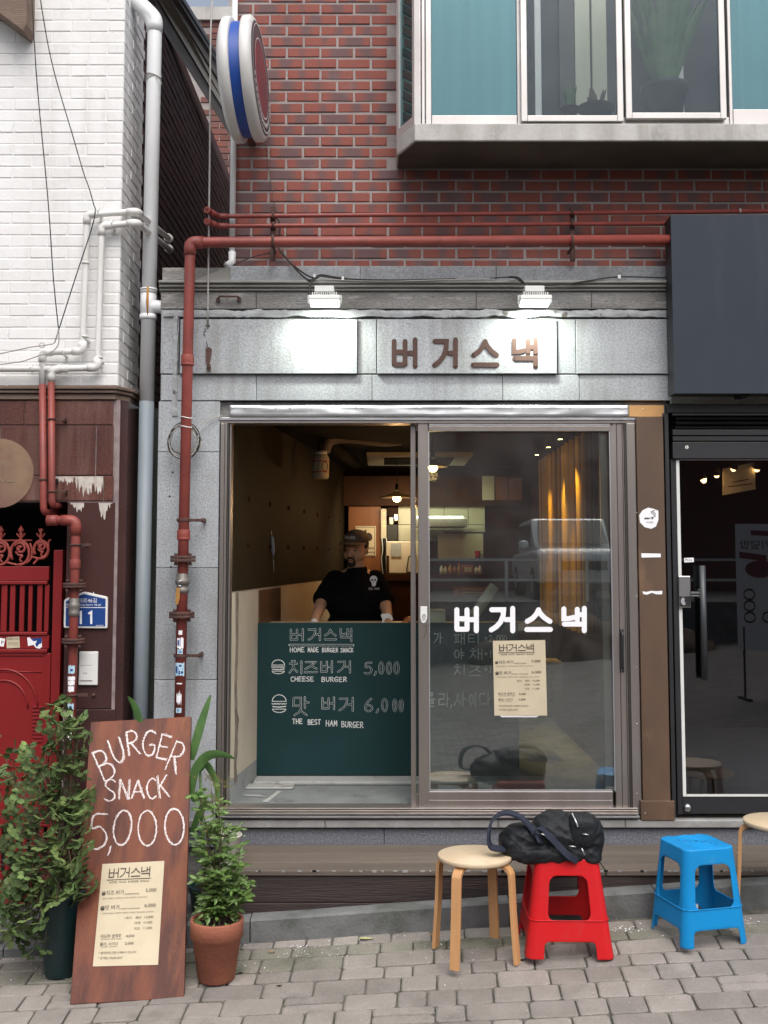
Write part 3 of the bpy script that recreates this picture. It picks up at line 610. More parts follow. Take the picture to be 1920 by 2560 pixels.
# drilled holes in the pilaster
for px, py in ((432, 1181), (424, 1241), (428, 1417), (560, 1168)):
    mb = MB(); p = P(px, py); mb.cyl(p+Vector((0, -.0015, 0)), p+Vector((0, .01, 0)), .006, 10); mb.build('drill_hole', 'rust', shop)
# plinth and sill
SILLZ = Z(2051, -.03)
for a, b_ in ((470, 812), (813, 1245), (1246, 1563), (1564, 1930)): slab(a, 2051, b_, 2070, -.03, .3, 'sill', .004, 'sill_stone')
for a, b_ in ((440, 960), (961, 1480), (1481, 1960)): slab(a, 2071, b_, 2118, 0, .1, 'plinth', .002, 'plinth_slab')
# band that runs on above the neighbour's louvres
slab(1677, 986, 1960, 1009, -.01, .12, 'granitedirty')

# ---- brown lettering on the sign panel
sign = thing('shop_sign_lettering', P(1160, 885, -.022), 'brown Korean letters fixed to the granite panel under the second floodlight', 'sign')
fs = yplane(-.022)
for ch, a, b_ in (('버', 978, 1045), ('거', 1080, 1146), ('스', 1178, 1248), ('낵', 1279, 1346)):
    mb = MB(); glyph(mb, ch, a+5, b_-5, 849, 916, 5.9, fs, .003); mb.build('letter', 'bronze', sign, solid=.003)

# ---- fired clay brick building above
bb = thing('brick_building', (0.8, .1, 2.9), 'red brick building wall above the granite shopfront', 'building')
BX0 = X(590, .1, 400); BZ0 = ZT; YB = .1
mb = MB(); mb.box((BX0+.003, YB+.006, BZ0), (3.2, 5.2, 5.6)); mb.build('mortar_wall', 'mortar', bb)
BL, BH, JT = .187, .0542, .0135
bm_full = MB().cbox((-BL/2, 0, -BH/2), (BL/2, .05, BH/2), .0035).mesh('brick', 'brick')
bm_half = MB().cbox((-.0435, 0, -BH/2), (.0435, .05, BH/2), .0035).mesh('brick', 'brick')
bay_x0 = P(1000, 300, -.1).x; bay_z0 = Z(418, .1)
zrow = BZ0+.004+BH/2; k = 0
while zrow < 5.35:
    x = BX0 if k % 2 == 0 else BX0-.1+.0
    first = True
    while x < 2.45:
        if k % 2 == 1 and first: cx, full = BX0+.0435, False
        else: cx, full = x+BL/2, True
        if not (zrow > bay_z0-.04 and cx > bay_x0+.02):
            inst('brick', bm_full if full else bm_half, (cx+random.uniform(-.0015, .0015), YB+random.uniform(-.002, .003), zrow+random.uniform(-.0012, .0012)), bb, rot=(random.uniform(-.012, .012), random.uniform(-.006, .006), random.uniform(-.006, .006)))
        x += BL+JT; first = False
    zrow += BH+JT; k += 1

# ---- bay window
bay = thing('bay_window', (1.1, -.1, 4.3), 'projecting upstairs bay window with teal glass over a stained concrete slab', 'window')
zb1 = Z(352, -.32); zb0 = zb1+.0; zt1 = Z(303, -.32)
xa, xb_ = P(992, 384, -.10).x, P(1037, 353, -.32).x
pol = [(xa, .12), (xa, -.10), (xb_, -.32), (3.2, -.32), (3.2, .12)]
mb = MB(); mb.zprism(pol, zb1, zt1-.012); mb.build('slab', 'concrete', bay, bevel=.006)
pol2 = [(xa+.01, .11), (xa+.01, -.09), (xb_+.005, -.305), (3.19, -.305), (3.19, .11)]
mb = MB(); mb.zprism(pol2, zb1-.003, zb1-.001); mb.build('soffit_shade', 'soffit_shade', bay)  # dark sheet under the slab, undershadow put into its colour
ZB1 = zt1-.012; ZTOP = 5.6
def post(x0, x1, z0, z1, yf, yb, m='winframe', name='frame_post', bevel=.003):
    mb = MB(); mb.box((x0, yf, z0), (x1, yb, z1)); return mb.build(name, m, bay, bevel=bevel)
yw = -.285
x = lambda px: X(px, yw, 200)
# front frame posts
for i, (a, b_) in enumerate(((1042, 1052), (1054, 1062), (1064, 1078))): post(x(a), x(b_), ZB1, ZTOP, yw-.004*i, yw+.05)
post(x(1293), x(1303), ZB1, ZTOP, yw, yw+.05); post(x(1822), x(1830), ZB1, ZTOP, yw, yw+.05)
post(x(1079), x(1292), ZB1, Z(288, yw), yw, yw+.05, name='frame_rail'); post(x(1304), x(1821), ZB1, Z(292, yw), yw+.004, yw+.05, name='frame_rail'); post(x(1831), 3.15, ZB1, Z(273, yw), yw, yw+.05, name='frame_rail')
def pane(x0, x1, z0, z1, y, m, parent=bay):
    mb = MB(); mb.box((x0, y, z0), (x1, y+.004, z1)); return mb.build('pane', m, parent)
pane(x(1079), x(1292), Z(288, yw), ZTOP, yw+.02, 'glassteal'); pane(x(1831), 3.15, Z(273, yw), ZTOP, yw+.02, 'glassteal')
# projecting casement pair
ys = yw-.035
xs_ = lambda px: X(px, ys, 150)
cs = []
for a, b_, zl in ((1302, 1555, 288), (1563, 1812, 281)):
    r = MB(); z0 = Z(zl+15, ys); W_ = .034
    r.box((xs_(a), ys, z0), (xs_(a)+W_, ys+.03, ZTOP)); r.box((xs_(b_)-W_+.004, ys, z0), (xs_(b_)+.004, ys+.03, ZTOP)); r.box((xs_(a)+W_, ys, z0), (xs_(b_)-W_+.004, ys+.03, z0+.034))
    s = r.build('sash', 'winframe', bay, bevel=.003)
    pane(xs_(a)+W_, xs_(b_)-W_+.004, z0+.034, ZTOP, ys+.014, 'glassclear', s)
# inner frame behind the casements
for px in (1345, 1700): post(X(px, .0, 150)-.02, X(px, .0, 150)+.02, ZB1+.02, ZTOP, .0, .03, name='inner_frame_post')
post(X(1440, .04, 150), X(1478, .04, 150), ZB1+.02, ZTOP, .07, .09, 'panelgreen', 'inner_door'); post(X(1483, .04, 150), X(1520, .04, 150), ZB1+.02, ZTOP, .07, .09, 'panelgreen', 'inner_door')
post(X(1400, .04, 150), X(1438, .04, 150), ZB1+.02, ZTOP, .066, .088, 'aludark', 'inner_frame_post')
# slanted side pane
d = Vector((xb_-xa, -.22, 0)); nrm = Vector((-.22, -(xb_-xa), 0)).normalized()
def side_panel(t0, t1, z0, z1, m, name, th=.03, off=0):
    p0 = Vector((xa+.012, -.085, 0))+d*t0; p1 = Vector((xa+.012, -.085, 0))+d*t1
    mb = MB(); mb.obox(((p0+p1)/2)+Vector((0, 0, (z0+z1)/2))-nrm*off, (p1-p0)/2, nrm*th/2, (0, 0, (z1-z0)/2)); return mb.build(name, m, bay)
side_panel(0, .12, ZB1, ZTOP, 'winframe', 'frame_post'); side_panel(.12, .88, ZB1+.05, ZTOP, 'glassteal', 'pane', .005); side_panel(.12, .88, ZB1, ZB1+.05, 'winframe', 'frame_rail'); side_panel(.88, 1.0, ZB1, ZTOP, 'winframe', 'frame_post')
# room behind the bay
mb = MB(); mb.box((xa+.02, .10, ZB1+.001), (3.1, .108, ZTOP)); mb.build('back_wall', mat('dim_room', (.045, .05, .055), .8), bay)
mb = MB(); mb.box((xa+.05, .075, ZB1+.002), (X(1290, .07, 150), .083, ZTOP)); mb.build('curtain', mat('pale_blue_painted_streaks', (.30, .48, .52), .8, wave=('X', 3, 2.5, (.14, .28, .32)), stretch=(1, 1, .05)), bay)  # flat sheet, fold shade and reflection streaks put into its banded colour
mb = MB(); mb.box((X(1850, .07, 150), .075, ZB1+.002), (3.05, .083, ZTOP)); mb.build('curtain', MT['pale_blue_painted_streaks'] if 'pale_blue_painted_streaks' in MT else bpy.data.materials['pale_blue_painted_streaks'], bay)
side_panel(.14, .86, ZB1+.02, ZTOP, bpy.data.materials['pale_blue_painted_streaks'], 'sky_sheet', .004, .05)  # added sheet, its pale blue stands in for sky showing in the pane
post(X(1165, yw+.04, 150), X(1176, yw+.04, 150), ZB1+.02, ZTOP, yw+.05, yw+.07, 'panelgreen', 'reflection_bar')  # added pale bar, stands in for a reflection streak in the left pane
# plants on the sill
def blade(mb, base, tip, wid, bend=.3, n=9, up=Vector((0, 0, 1)), side=None, mi=0):
    base, tip = Vector(base), Vector(tip); d = tip-base; s = side or d.cross(Vector((0, 1, 0)))
    if s.length < 1e-3: s = Vector((1, 0, 0))
    s = s.normalized(); vs = []
    for i in range(n+1):
        t = i/n; p = base+d*t+up*bend*d.length*sin(pi*t)*.5-up*bend*d.length*.35*t*t; w_ = wid*max(.02, sin(pi*min(1, .12+t*.88))**.8)*(1-.15*t)
        nn = d.cross(s).normalized()*w_*.25
        vs += [p-s*w_/2+nn, p, p+s*w_/2+nn]
    mb.add(vs, [(i*3+k, i*3+k+1, (i+1)*3+k+1, (i+1)*3+k) for i in range(n) for k in range(2)], True, mi)
def potted(name, label, px, py_b, r, h, y, mp, nl, lh, wid, leafm='blade', group=None, spread=.5, blunt=False):
    base = P(px, py_b, y); t = thing(name, base, label, 'plant', group); mb = MB()
    mb.lathe([(0, 0), (r*.8, 0), (r*.95, h*.8), (r*1.08, h*.82), (r*1.1, h), (r*.95, h), (r*.9, h*.85), (0, h*.85)], base); mb.build('pot', mp, t)
    for i in range(nl):
        a = random.uniform(0, 2*pi); b0 = base+Vector((cos(a)*r*.3, sin(a)*r*.3, h*.85)); l = lh*random.uniform(.6, 1.05)
        tip = base+Vector((cos(a)*spread*l*random.uniform(.2, 1), sin(a)*spread*l*.35, h+l)); q = MB(); blade(q, b0, tip, wid*random.uniform(.8, 1.2), .12, side=Vector((-sin(a)*.3+.8, cos(a)*.3, 0))); q.build('leaf', leafm, t)
    return t
potted('potted_plant', 'tall leafy plant in a dark pot behind the right upstairs casement', 1662, 290, .125, .17, -.10, 'blackframe', 30, .8, .065)
potted('potted_plant', 'small upright succulent in a shallow bowl behind the left upstairs casement', 1490, 291, .10, .05, -.13, 'soil', 11, .12, .022, 'twig', spread=.7)
potted('potted_plant', 'narrow leaved plant behind the left upstairs casement beside the frame', 1425, 291, .05, .05, -.05, 'soil', 7, .16, .02, spread=.5)

# ================================================================== LEFT BUILDING: white painted brick over red granite
wb = thing('white_brick_building', (-2.0, -.1, .1), 'white painted brick house with red granite base beside the alley', 'building')
YW = -.1; WX1 = P(302, 600, YW).x; WZ0 = P(150, 966, YW).z
mb = MB(); mb.box((-3.6, YW+.0028, WZ0), (WX1-.0028, .40, 6.2)); mb.build('wall_core', 'whitemortar', wb)
wl, wh = .205, .0615; pitch = .0665
full = MB().cbox((-wl/2, 0, -wh/2), (wl/2, .03, wh/2), .004).mesh('brick', 'whitebrick')
half = MB().cbox((-.048, 0, -wh/2), (.048, .03, wh/2), .006).mesh('brick', 'whitebrick')
sidef = MB().cbox((-.03, 0, -wh/2), (0, wl, wh/2), .006, front='x').mesh('brick', 'whitebrick')
sideh = MB().cbox((-.03, 0, -wh/2), (0, .096, wh/2), .006, front='x').mesh('brick', 'whitebrick')
zr = WZ0+wh/2+.004; k = 0
while zr < 5.45:
    x0_ = WX1; idx = 0
    while x0_ > -2.75:
        fl = not (k % 2 and idx == 0); l = wl if fl else .096
        inst('brick', full if fl else half, (x0_-l/2, YW+random.uniform(-.0016, .0016), zr), wb, rot=(random.uniform(-.014, .014), random.uniform(-.008, .008), random.uniform(-.008, .008)))
        x0_ -= l+.004; idx += 1
    yy = YW+.004
    while yy < .36:
        fl = not (k % 2 == 0 and yy < YW+.05); l = wl if fl else .096
        if yy+l > .42: break
        inst('brick', sidef if fl else sideh, (WX1+random.uniform(-.001, .002), yy+.004, zr), wb)
        yy += l+.004
    zr += pitch; k += 1
# brown stone string course
XP1 = P(284, 1300, YW).x
for i, (a, b_, pr) in enumerate(((966, 975, .04), (976, 984, .028), (985, 999, .012))):
    z1, z0 = P(150, a, YW).z-.001, P(150, b_, YW).z
    mb = MB(); mb.zprism([(-3.6, YW-pr), (WX1-.02+pr*.5, YW-pr), (WX1+.03+pr, YW+.10), (WX1+.03+pr, .36), (-3.6, .36)], z0, z1); mb.build('cornice_moulding', 'brownstone', wb, bevel=.004)
ZC = P(150, 1000, YW).z
# granite cladding: joints follow the photograph
def clad(px0, py0, px1, py1, m='redgranite', yf=YW, yb=.0, c=.003):
    mb = MB(); pbox(mb, px0, py0, px1, py1, yf, yb, c=c); return mb.build('cladding_slab', m, wb)
VX1 = 163
mb = MB(); mb.box((-3.6, YW+.008, P(80, 1254, YW).z), (XP1, .02, ZC)); mb.box((P(VX1, 1500, YW).x, YW+.008, .1), (XP1, .02, P(80, 1254, YW).z)); mb.build('cladding_grout', 'grout', wb)
for r in ((-420, 1001, -190, 1062), (-188, 1001, 60, 1062), (61.5, 1001, 283, 1062), (-420, 1064, -210, 1188), (-208, 1064, -2, 1188), (0, 1064, 238, 1188), (241, 1064, 283, 1188), (-420, 1190, -150, 1252), (-148, 1190, 258, 1252), (260, 1190, 283, 1252)): clad(*r)
for r in ((VX1, 1256, 283, 1772), (VX1, 1774, 283, 2350)): clad(*r, m='browngranite')
# patches of old white paint along the joints (raised flakes with ragged lower edges)
def peel(px0, px1, py0, py1, dens=26, seed=0, parent=wb):
    mb = MB(); vs = []; n = int((px1-px0)*1.2)
    for i in range(n+1):
        px = px0+(px1-px0)*i/n; h = max(.04, .42+noise.noise((px*.05, seed, 0))*.9+noise.noise((px*.3, seed, 4))*.5)*(py1-py0)
        h = min(h, (py1-py0)); vs += [P(px, py0, YW-.0015), P(px, py0+h, YW-.0015)]
    mb.add(vs, [(2*i, 2*i+1, 2*i+3, 2*i+2) for i in range(n)]); mb.build('paint_residue', 'peel', parent)
peel(132, 188, 1191, 1222, seed=1); peel(188, 243, 1191, 1251, seed=2.2); peel(243, 258, 1191, 1238, seed=3.1); peel(5, 70, 1191, 1222, seed=4.7); peel(176, 210, 1257, 1294, seed=5.5); peel(246, 281, 1257, 1300, seed=6.4); peel(8, 36, 1215, 1246, seed=9.4)
# pier side: joint strip, dark return, then rendered wall further back
mb = MB(); mb.box((XP1+.001, YW+.004, .05), (P(295, 1300, YW).x, .02, ZC)); mb.build('pier_joint', 'grout', wb)
mb = MB(); mb.zprism([(P(295, 1300, YW).x+.001, YW+.01), (P(306, 1300, YW).x+.01, YW+.05), (P(306, 1300, YW).x+.01, .24), (P(295, 1300, YW).x+.001, .24)], .05, ZC); mb.build('pier_return', 'browngranite', wb)
mb = MB(); mb.box((-1.62, .25, 0), (P(400, 1300, .25).x, .40, ZC)); mb.build('rendered_wall', 'greenwall', wb)
for i, py in enumerate((1070, 1480)):
    mb = MB(); p = P(330, py, .248); mb.tube([p+Vector((-.06, 0, .004)), p+Vector((-.02, 0, -.004)), p+Vector((.02, 0, .003)), p+Vector((.06, 0, -.002))], .002, 5); mb.build('crack', 'black', wb)
# gateway void and its lintel
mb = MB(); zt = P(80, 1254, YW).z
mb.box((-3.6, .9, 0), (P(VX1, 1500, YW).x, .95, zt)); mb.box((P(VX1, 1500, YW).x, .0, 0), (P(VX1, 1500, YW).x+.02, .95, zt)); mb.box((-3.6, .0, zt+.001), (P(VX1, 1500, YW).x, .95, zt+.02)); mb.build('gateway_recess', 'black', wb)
# upper corner block and gutter board
mb = MB(); mb.prism([(P(a, b_, -.25).x, P(a, b_, -.25).z) for a, b_ in ((-60, -120), (68, -120), (66, 60), (58, 78), (-60, -10))], -.25, YW); mb.build('corbel', 'brownstone', wb, bevel=.006)
mb = MB(); p = P(30, 83, YW); mb.box((-3.0, -.105, P(30, 52, YW).z), (P(62, 40, YW).x, YW+.002, P(30, 40, YW).z)); mb.build('corbel_bed', 'brownstone', wb)
# light projected on the granite above the gate, painted as a pale disc
pl = thing('round_projection', P(-5, 1185, YW), 'pale round projection with dim letters, painted as a disc on red granite above the gate', 'plaque')
c0 = P(-2, 1183, YW); mb = MB(); mb.cyl(c0+Vector((0, -.004, 0)), c0, .0+abs(P(85, 1183, YW).x-c0.x), 40); mb.build('disc', mat('pale_projection', (.25, .16, .10), .6, col2=(.15, .075, .055), nscale=5), pl)
mb = MB(); ftext(mb, 'OLLI', -2, 42, 1152, 1206, yplane(YW), .006); mb.build('letters', mat('projected_letters', (.22, .16, .10), .7), pl)

# ---- dark side wall running back along the alley
aw = thing('alley_side_wall', (-1.5, 2, 0), 'dark brick side wall running back into the alley behind the white drainpipe', 'wall')
XA = -1.505
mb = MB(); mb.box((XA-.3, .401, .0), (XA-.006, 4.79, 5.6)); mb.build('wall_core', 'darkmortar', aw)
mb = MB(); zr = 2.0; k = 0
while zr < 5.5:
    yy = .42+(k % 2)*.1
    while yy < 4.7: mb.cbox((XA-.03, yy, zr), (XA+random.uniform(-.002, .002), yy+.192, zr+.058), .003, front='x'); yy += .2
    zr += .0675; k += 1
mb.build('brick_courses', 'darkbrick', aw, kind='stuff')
# eave running back above it
ev = MB(); A = P(372, -20, .45); B = P(578, 338, 3.0); ev_t = thing('eave', A, 'dark sloping eave boards over the alley wall', 'eave')
def beam(a0, b0, a1, b1, m, name):
    # band between two picture lines, each held at its own depths
    mb = MB(); q = [P(*a0[:2], a0[2]), P(*b0[:2], b0[2]), P(*b1[:2], b1[2]), P(*a1[:2], a1[2])]
    mb.add(q+[v+Vector((.0, .12, .06)) for v in q], [(0, 1, 2, 3), (7, 6, 5, 4), (0, 4, 5, 1), (1, 5, 6, 2), (2, 6, 7, 3), (3, 7, 4, 0)]); mb.build(name, m, ev_t)
beam((340, -30, .45), (582, 350, 3.0), (352, -75, .43), (584, 318, 2.97), 'rake', 'soffit_board')
beam((352, -74, .40), (584, 316, 2.95), (378, -80, .38), (586, 265, 2.93), 'rakecream', 'eave_board')
beam((378, -79, .36), (586, 264, 2.91), (394, -85, .35), (588, 232, 2.9), 'rake', 'gutter_board')
beam((394, -84, .33), (588, 231, 2.89), (402, -90, .32), (590, 218, 2.86), 'blackframe', 'roof_edge')
# far brick wall closing the alley
fw = thing('far_brick_wall', (-1.1, 4.8, 4), 'distant red brick wall with concrete coping closing the alley', 'wall')
zcap = P(520, 52, 4.8).z
mb = MB(); mb.box((-2.1, 4.81, 0), (-.45, 5.1, zcap)); mb.build('mortar_wall', 'mortar', fw)
mb = MB(); mb.box((-2.1, 4.77, zcap), (-.45, 5.12, P(520, 20, 4.8).z)); mb.build('coping', 'concrete', fw)
fb = MB().cbox((-.095, 0, -.029), (.095, .04, .029), .003).mesh('brick', 'brickfar')
zr = zcap-.035; k = 0
while zr > 6.2-.9+.2:
    x_ = -1.8+(k % 2)*.1
    while x_ < -.8: inst('brick', fb, (x_, 4.8, zr), fw); x_ += .2
    zr -= .0675; k += 1
mb = MB(); mb.box((P(573, 10, 4.9).x, 4.85, zcap+.1), (P(590, 10, 4.9).x, 4.9, 9)); tag(mb.build('wall_post', 'mortar'), 'pale post standing on the coping of the distant alley wall', 'post')
# ================================================================== SLIDING WINDOW OF THE SHOP
fr = thing('window_frame', (0.35, .0, SILLZ), 'bronze aluminium sliding window frame set in the granite opening', 'window frame')
def fbox(px0, py0, px1, py1, yf, yb, m, name, parent, bevel=.002):
    mb = MB(); pbox(mb, px0, py0, px1, py1, yf, yb); return mb.build(name, m, parent, bevel=bevel)
fbox(549, 1043, 1594, 1050, -.004, .115, 'alubright', 'head_rail', fr); fbox(549, 1050.5, 1594, 1058, .004, .115, 'alu', 'head_rail', fr)
for i, (a, b_) in enumerate(((546, 556), (557, 563), (564, 568), (569.5, 573.5))): fbox(a, 1058.5, b_, 2036, -.004+.006*i, .11, 'alu' if i != 2 else 'aludark', 'jamb_left', fr)
for i, (a, b_) in enumerate(((1574, 1596), (1568, 1573), (1564, 1567))): fbox(a, 1058.5, b_, 2036, -.004+.006*i, .11, 'alu' if i != 1 else 'aludark', 'jamb_right', fr)
for i, (a, b_) in enumerate(((2020, 2023), (2026, 2029), (2032, 2036))): fbox(546, a, 1596, b_, -.016+.0-.012*i, .10-.03*i, 'alu', 'track_rail', fr)
mb = MB(); pbox(mb, 546, 2024, 1596, 2048, -.012, .10); mb.build('track_bed', 'alu', fr)
mb = MB(); pbox(mb, 546, 2041, 1600, 2044, -.05, -.012); mb.build('track_lip', 'alubright', fr)
for px in (1598,):
    for py in (1282, 1492, 1668, 1810, 1984):
        mb = MB(); p = P(px-6, py, -.005); mb.ball(p, (.004, .003, .004), 10, 6); mb.build('screw', 'chrome', fr)
fl = thing('metal_flashing', P(1070, 1027, -.01), 'bright dented aluminium strip above the sliding window', 'flashing')
mb = MB(); x0, x1 = X(570), X(1578); z0, z1 = Z(1042), Z(1014); n = 160; vs = []
for i in range(n+1):
    xx = x0+(x1-x0)*i/n
    for k in range(5):
        z = z0+(z1-z0)*k/4; vs.append((xx, -.010+noise.noise((xx*5, k*.6, 1))*.006+noise.noise((xx*16, k, 3))*.002, z))
mb.add(vs, [(i*5+k, (i+1)*5+k, (i+1)*5+k+1, i*5+k+1) for i in range(n) for k in range(4)], True); mb.build('sheet', 'alubright', fl, solid=.002, off=1)
for px in (582, 612, 690, 725, 780, 890, 905, 1037, 1050, 1150, 1280, 1308, 1425, 1448, 1555):
    mb = MB(); mb.ball(P(px, 1018+random.uniform(-2, 4), -.014), (.004, .003, .004), 8, 5); mb.build('rivet', 'chrome', fl)
# front sliding leaf
lf = thing('sliding_window_leaf', P(1300, 1550, .02), 'front sliding glass leaf with white Korean lettering and a taped menu', 'sliding window')
YL = .012
fbox(1046, 1052, 1071.5, 2034, YL, YL+.03, 'alu', 'stile', lf); fbox(1533, 1052, 1548, 2034, YL, YL+.03, 'alu', 'stile', lf); fbox(1549, 1052, 1563, 2034, YL+.004, YL+.03, 'alu', 'stile', lf)
fbox(1072, 1053, 1532.5, 1064, YL, YL+.03, 'alubright', 'top_rail', lf); fbox(1072, 1064.5, 1532.5, 1078, YL+.002, YL+.03, 'alu', 'top_rail', lf)
fbox(1072, 1979, 1532.5, 2000, YL, YL+.03, 'alu', 'bottom_rail', lf); fbox(1072, 2000.5, 1532.5, 2023, YL+.003, YL+.03, 'alu', 'bottom_rail', lf)
for r in ((1072, 1078.5, 1074.5, 1978.5), (1530, 1078.5, 1532.5, 1978.5), (1075, 1975, 1529.5, 1978.5)): fbox(*r, YL+.004, YL+.02, 'alubright', 'glazing_bead', lf, 0)
mb = MB(); pbox(mb, 1072, 1078, 1533, 1979, YL+.012, YL+.016); mb.build('pane', 'glassdoor', lf)
# handle and hasp
mb = MB(); pbox(mb, 1549.5, 1571, 1560, 1681, YL-.004, YL+.002); hd = mb.build('handle', 'blackframe', lf, bevel=.003)
mb = MB(); a, b_ = P(1554, 1580, YL-.006), P(1554, 1672, YL-.006); mb.tube(arc([a, a+Vector((0, -.028, -.008)), b_+Vector((0, -.028, .008)), b_], .012), .007, 8); mb.build('grip', 'blackframe', hd)
mb = MB(); mb.ball(P(1554, 1575, YL-.005), .003, 8, 5); mb.ball(P(1554, 1677, YL-.005), .003, 8, 5); mb.build('screw', 'chrome', hd)
mb = MB(); ppoly(mb, [(1051, 1516), (1068, 1516), (1068, 1545), (1064, 1556), (1059, 1558), (1054, 1556), (1051, 1545)], YL-.004, YL); hs = mb.build('hasp', 'whitemetal', lf, bevel=.001)
mb = MB(); p = P(1060, 1541, YL-.006); mb.tube([p+Vector((.007*sin(t), -.004, .014*cos(t))) for t in [k*pi/8 for k in range(17)]], .0018, 6); mb.build('staple', 'chrome', hs)
mb = MB(); p = P(1064, 1562, YL-.004); mb.tube(smoothline([p, p+Vector((.004, -.006, -.03)), p+Vector((-.012, -.004, -.075))]), .0014, 5); mb.tube(smoothline([p+Vector((-.012, 0, 0)), p+Vector((0, -.004, -.004)), p+Vector((.02, -.002, 0))]), .0014, 5); mb.build('wire_tie', 'twig', hs)
# rear leaf, slid behind it
lr = thing('sliding_window_leaf', P(1035, 1550, .06), 'rear sliding glass leaf slid behind the lettered one', 'sliding window')
YR = .058
fbox(1027, 1059, 1040, 2024, YR, YR+.028, 'alu', 'stile', lr); fbox(1506, 1060, 1526, 2019, YR, YR+.028, 'alu', 'stile', lr); fbox(1041, 1059, 1505, 1076, YR, YR+.028, 'alu', 'top_rail', lr); fbox(1041, 1985, 1505, 2018, YR, YR+.028, 'alu', 'bottom_rail', lr)
mb = MB(); pbox(mb, 1040, 1076, 1506, 1985, YR+.012, YR+.016); mb.build('pane', glassmat('rear_glass', (.93, .97, .95), .6), lr)
# vinyl lettering on the glass
vl = thing('window_lettering', P(1300, 1550, YL+.01), 'white Korean vinyl letters stuck on the right window pane', 'lettering')
fg = yplane(YL+.0115)
for ch, a, b_ in (('버', 1134, 1199), ('거', 1221, 1290), ('스', 1311, 1382), ('낵', 1402, 1469)):
    mb = MB(); glyph(mb, ch, a+6, b_-6, 1521, 1577, 6.3, fg, .0004); mb.build('letter', 'whitevinyl', vl)

# ---- printed menus
def burger(mb, x, y, w_, h, r, g, off, mi=0):
    ribbon(mb, ell(x+w_/2, y+h*.38, w_*.48, h*.36, 180, 360, 12), r, g, off, mi=mi); ribbon(mb, [(x+w_*.02, y+h*.38), (x+w_*.98, y+h*.38)], r, g, off+.00004, mi=mi)
    ribbon(mb, [(x+w_*(.0+.1*i), y+h*(.50+.03*(i % 2))) for i in range(11)], r*1.2, g, off+.00008, mi=mi); ribbon(mb, [(x+w_*.05, y+h*.66), (x+w_*.5, y+h*.69), (x+w_*.95, y+h*.65)], r*1.3, g, off+.00012, mi=mi)
    ribbon(mb, ell(x+w_/2, y+h*.8, w_*.46, h*.18, 0, 180, 10), r, g, off+.00016, mi=mi); ribbon(mb, [(x+w_*.04, y+h*.8), (x+w_*.96, y+h*.8)], r, g, off+.0002, mi=mi)
def menu(name, label, corners, f, normal):
    C = bil(corners, f); g = lambda u, v, o=0.0: C(u/100, v/141, o)
    t = thing(name, g(50, 70), label, 'menu')
    mb = MB(); n = 12; vs = [g(100*i/n, 141*j/n, .0006+.0012*(noise.noise((i*.35, j*.3, 2))+.6)) for j in range(n+1) for i in range(n+1)]
    mb.add(vs, [(j*(n+1)+i, (j+1)*(n+1)+i, (j+1)*(n+1)+i+1, j*(n+1)+i+1) for j in range(n) for i in range(n)], True); mb.build('sheet', 'paper', t)
    mb = MB(); o = .0032; k = 141
    for ch, a, b_ in (('버', 12, 27.5), ('거', 30, 45), ('스', 48, 62), ('낵', 64, 78)): glyph(mb, ch, a, b_, .05*k, .14*k, .8, g, o)
    ribbon(mb, [(10, .16*k), (80, .16*k)], .5, g, o)
    T = lambda s, a, b_, v0, v1: ftext(mb, s, a, b_, v0*k, v1*k, g, o)
    T('HOME  MADE  BURGER  SNACK', 14, 78, .174, .194)
    burger(mb, 4, .272*k, 5, 5, .4, g, o); T('치즈 버거', 10.5, 38, .262, .308); T('CHEESE BURGER', 40, 63, .297, .311); T('5,000', 73, 90, .26, .296)
    T('빵과 두툼한 고기패티와 치즈가 들어간 고소한 버거', 6, 76, .333, .348)
    burger(mb, 4, .415*k, 5.5, 5.5, .55, g, o); T('맛 버거', 11, 33, .405, .452); T('THE BEST HAM BURGER', 34, 66, .440, .452); T('6,000', 73, 90.5, .407, .443)
    T('신선한 야채와 고기패티가 들어간 이곳에서 제일 맛있는 수제 버거', 7, 88, .478, .493)
    T('+추가', 43, 54, .524, .55); T('패티', 60, 69, .524, .55); T('+2,000', 73, 88, .524, .55)
    T('야채', 59, 68, .575, .602); T('+1,000', 73, 87, .576, .602); T('치즈', 59, 68, .63, .657); T('+1,000', 73, 87, .63, .656)
    T('레드락 생맥주', 8, 40, .69, .726); T('REDROCK DRAFT BEER', 9, 41, .732, .742); T('4,000', 47, 60.5, .70, .728)
    T('콜라, 사이다', 8, 36, .768, .802); T('COKE   SPRITE', 10, 34, .806, .816); T('2,000', 46.5, 60, .772, .80)
    T('* 정직하게 만든 수제버거 입니다!', 7, 65, .858, .884); T('* 전 메뉴 TAKE-OUT', 7, 45, .908, .934)
    mb.build('print', 'ink', t, kind='stuff'); return t
menu('paper_menu', 'cream printed menu sheet taped to the lettered window pane', [(1232, 1602), (1363, 1600), (1368, 1789), (1236, 1789)], yplane(YL+.010), (0, -1, 0))
mb = MB(); q = [P(a, b_, YL+.0105) for a, b_ in ((1250, 1789), (1349, 1789), (1340, 1793), (1254, 1793))]; mb.add(q, [(0, 1, 2, 3)]); tag(mb.build('tape_strip', 'whitevinyl'), 'torn white tape strip under the menu on the window', 'tape')

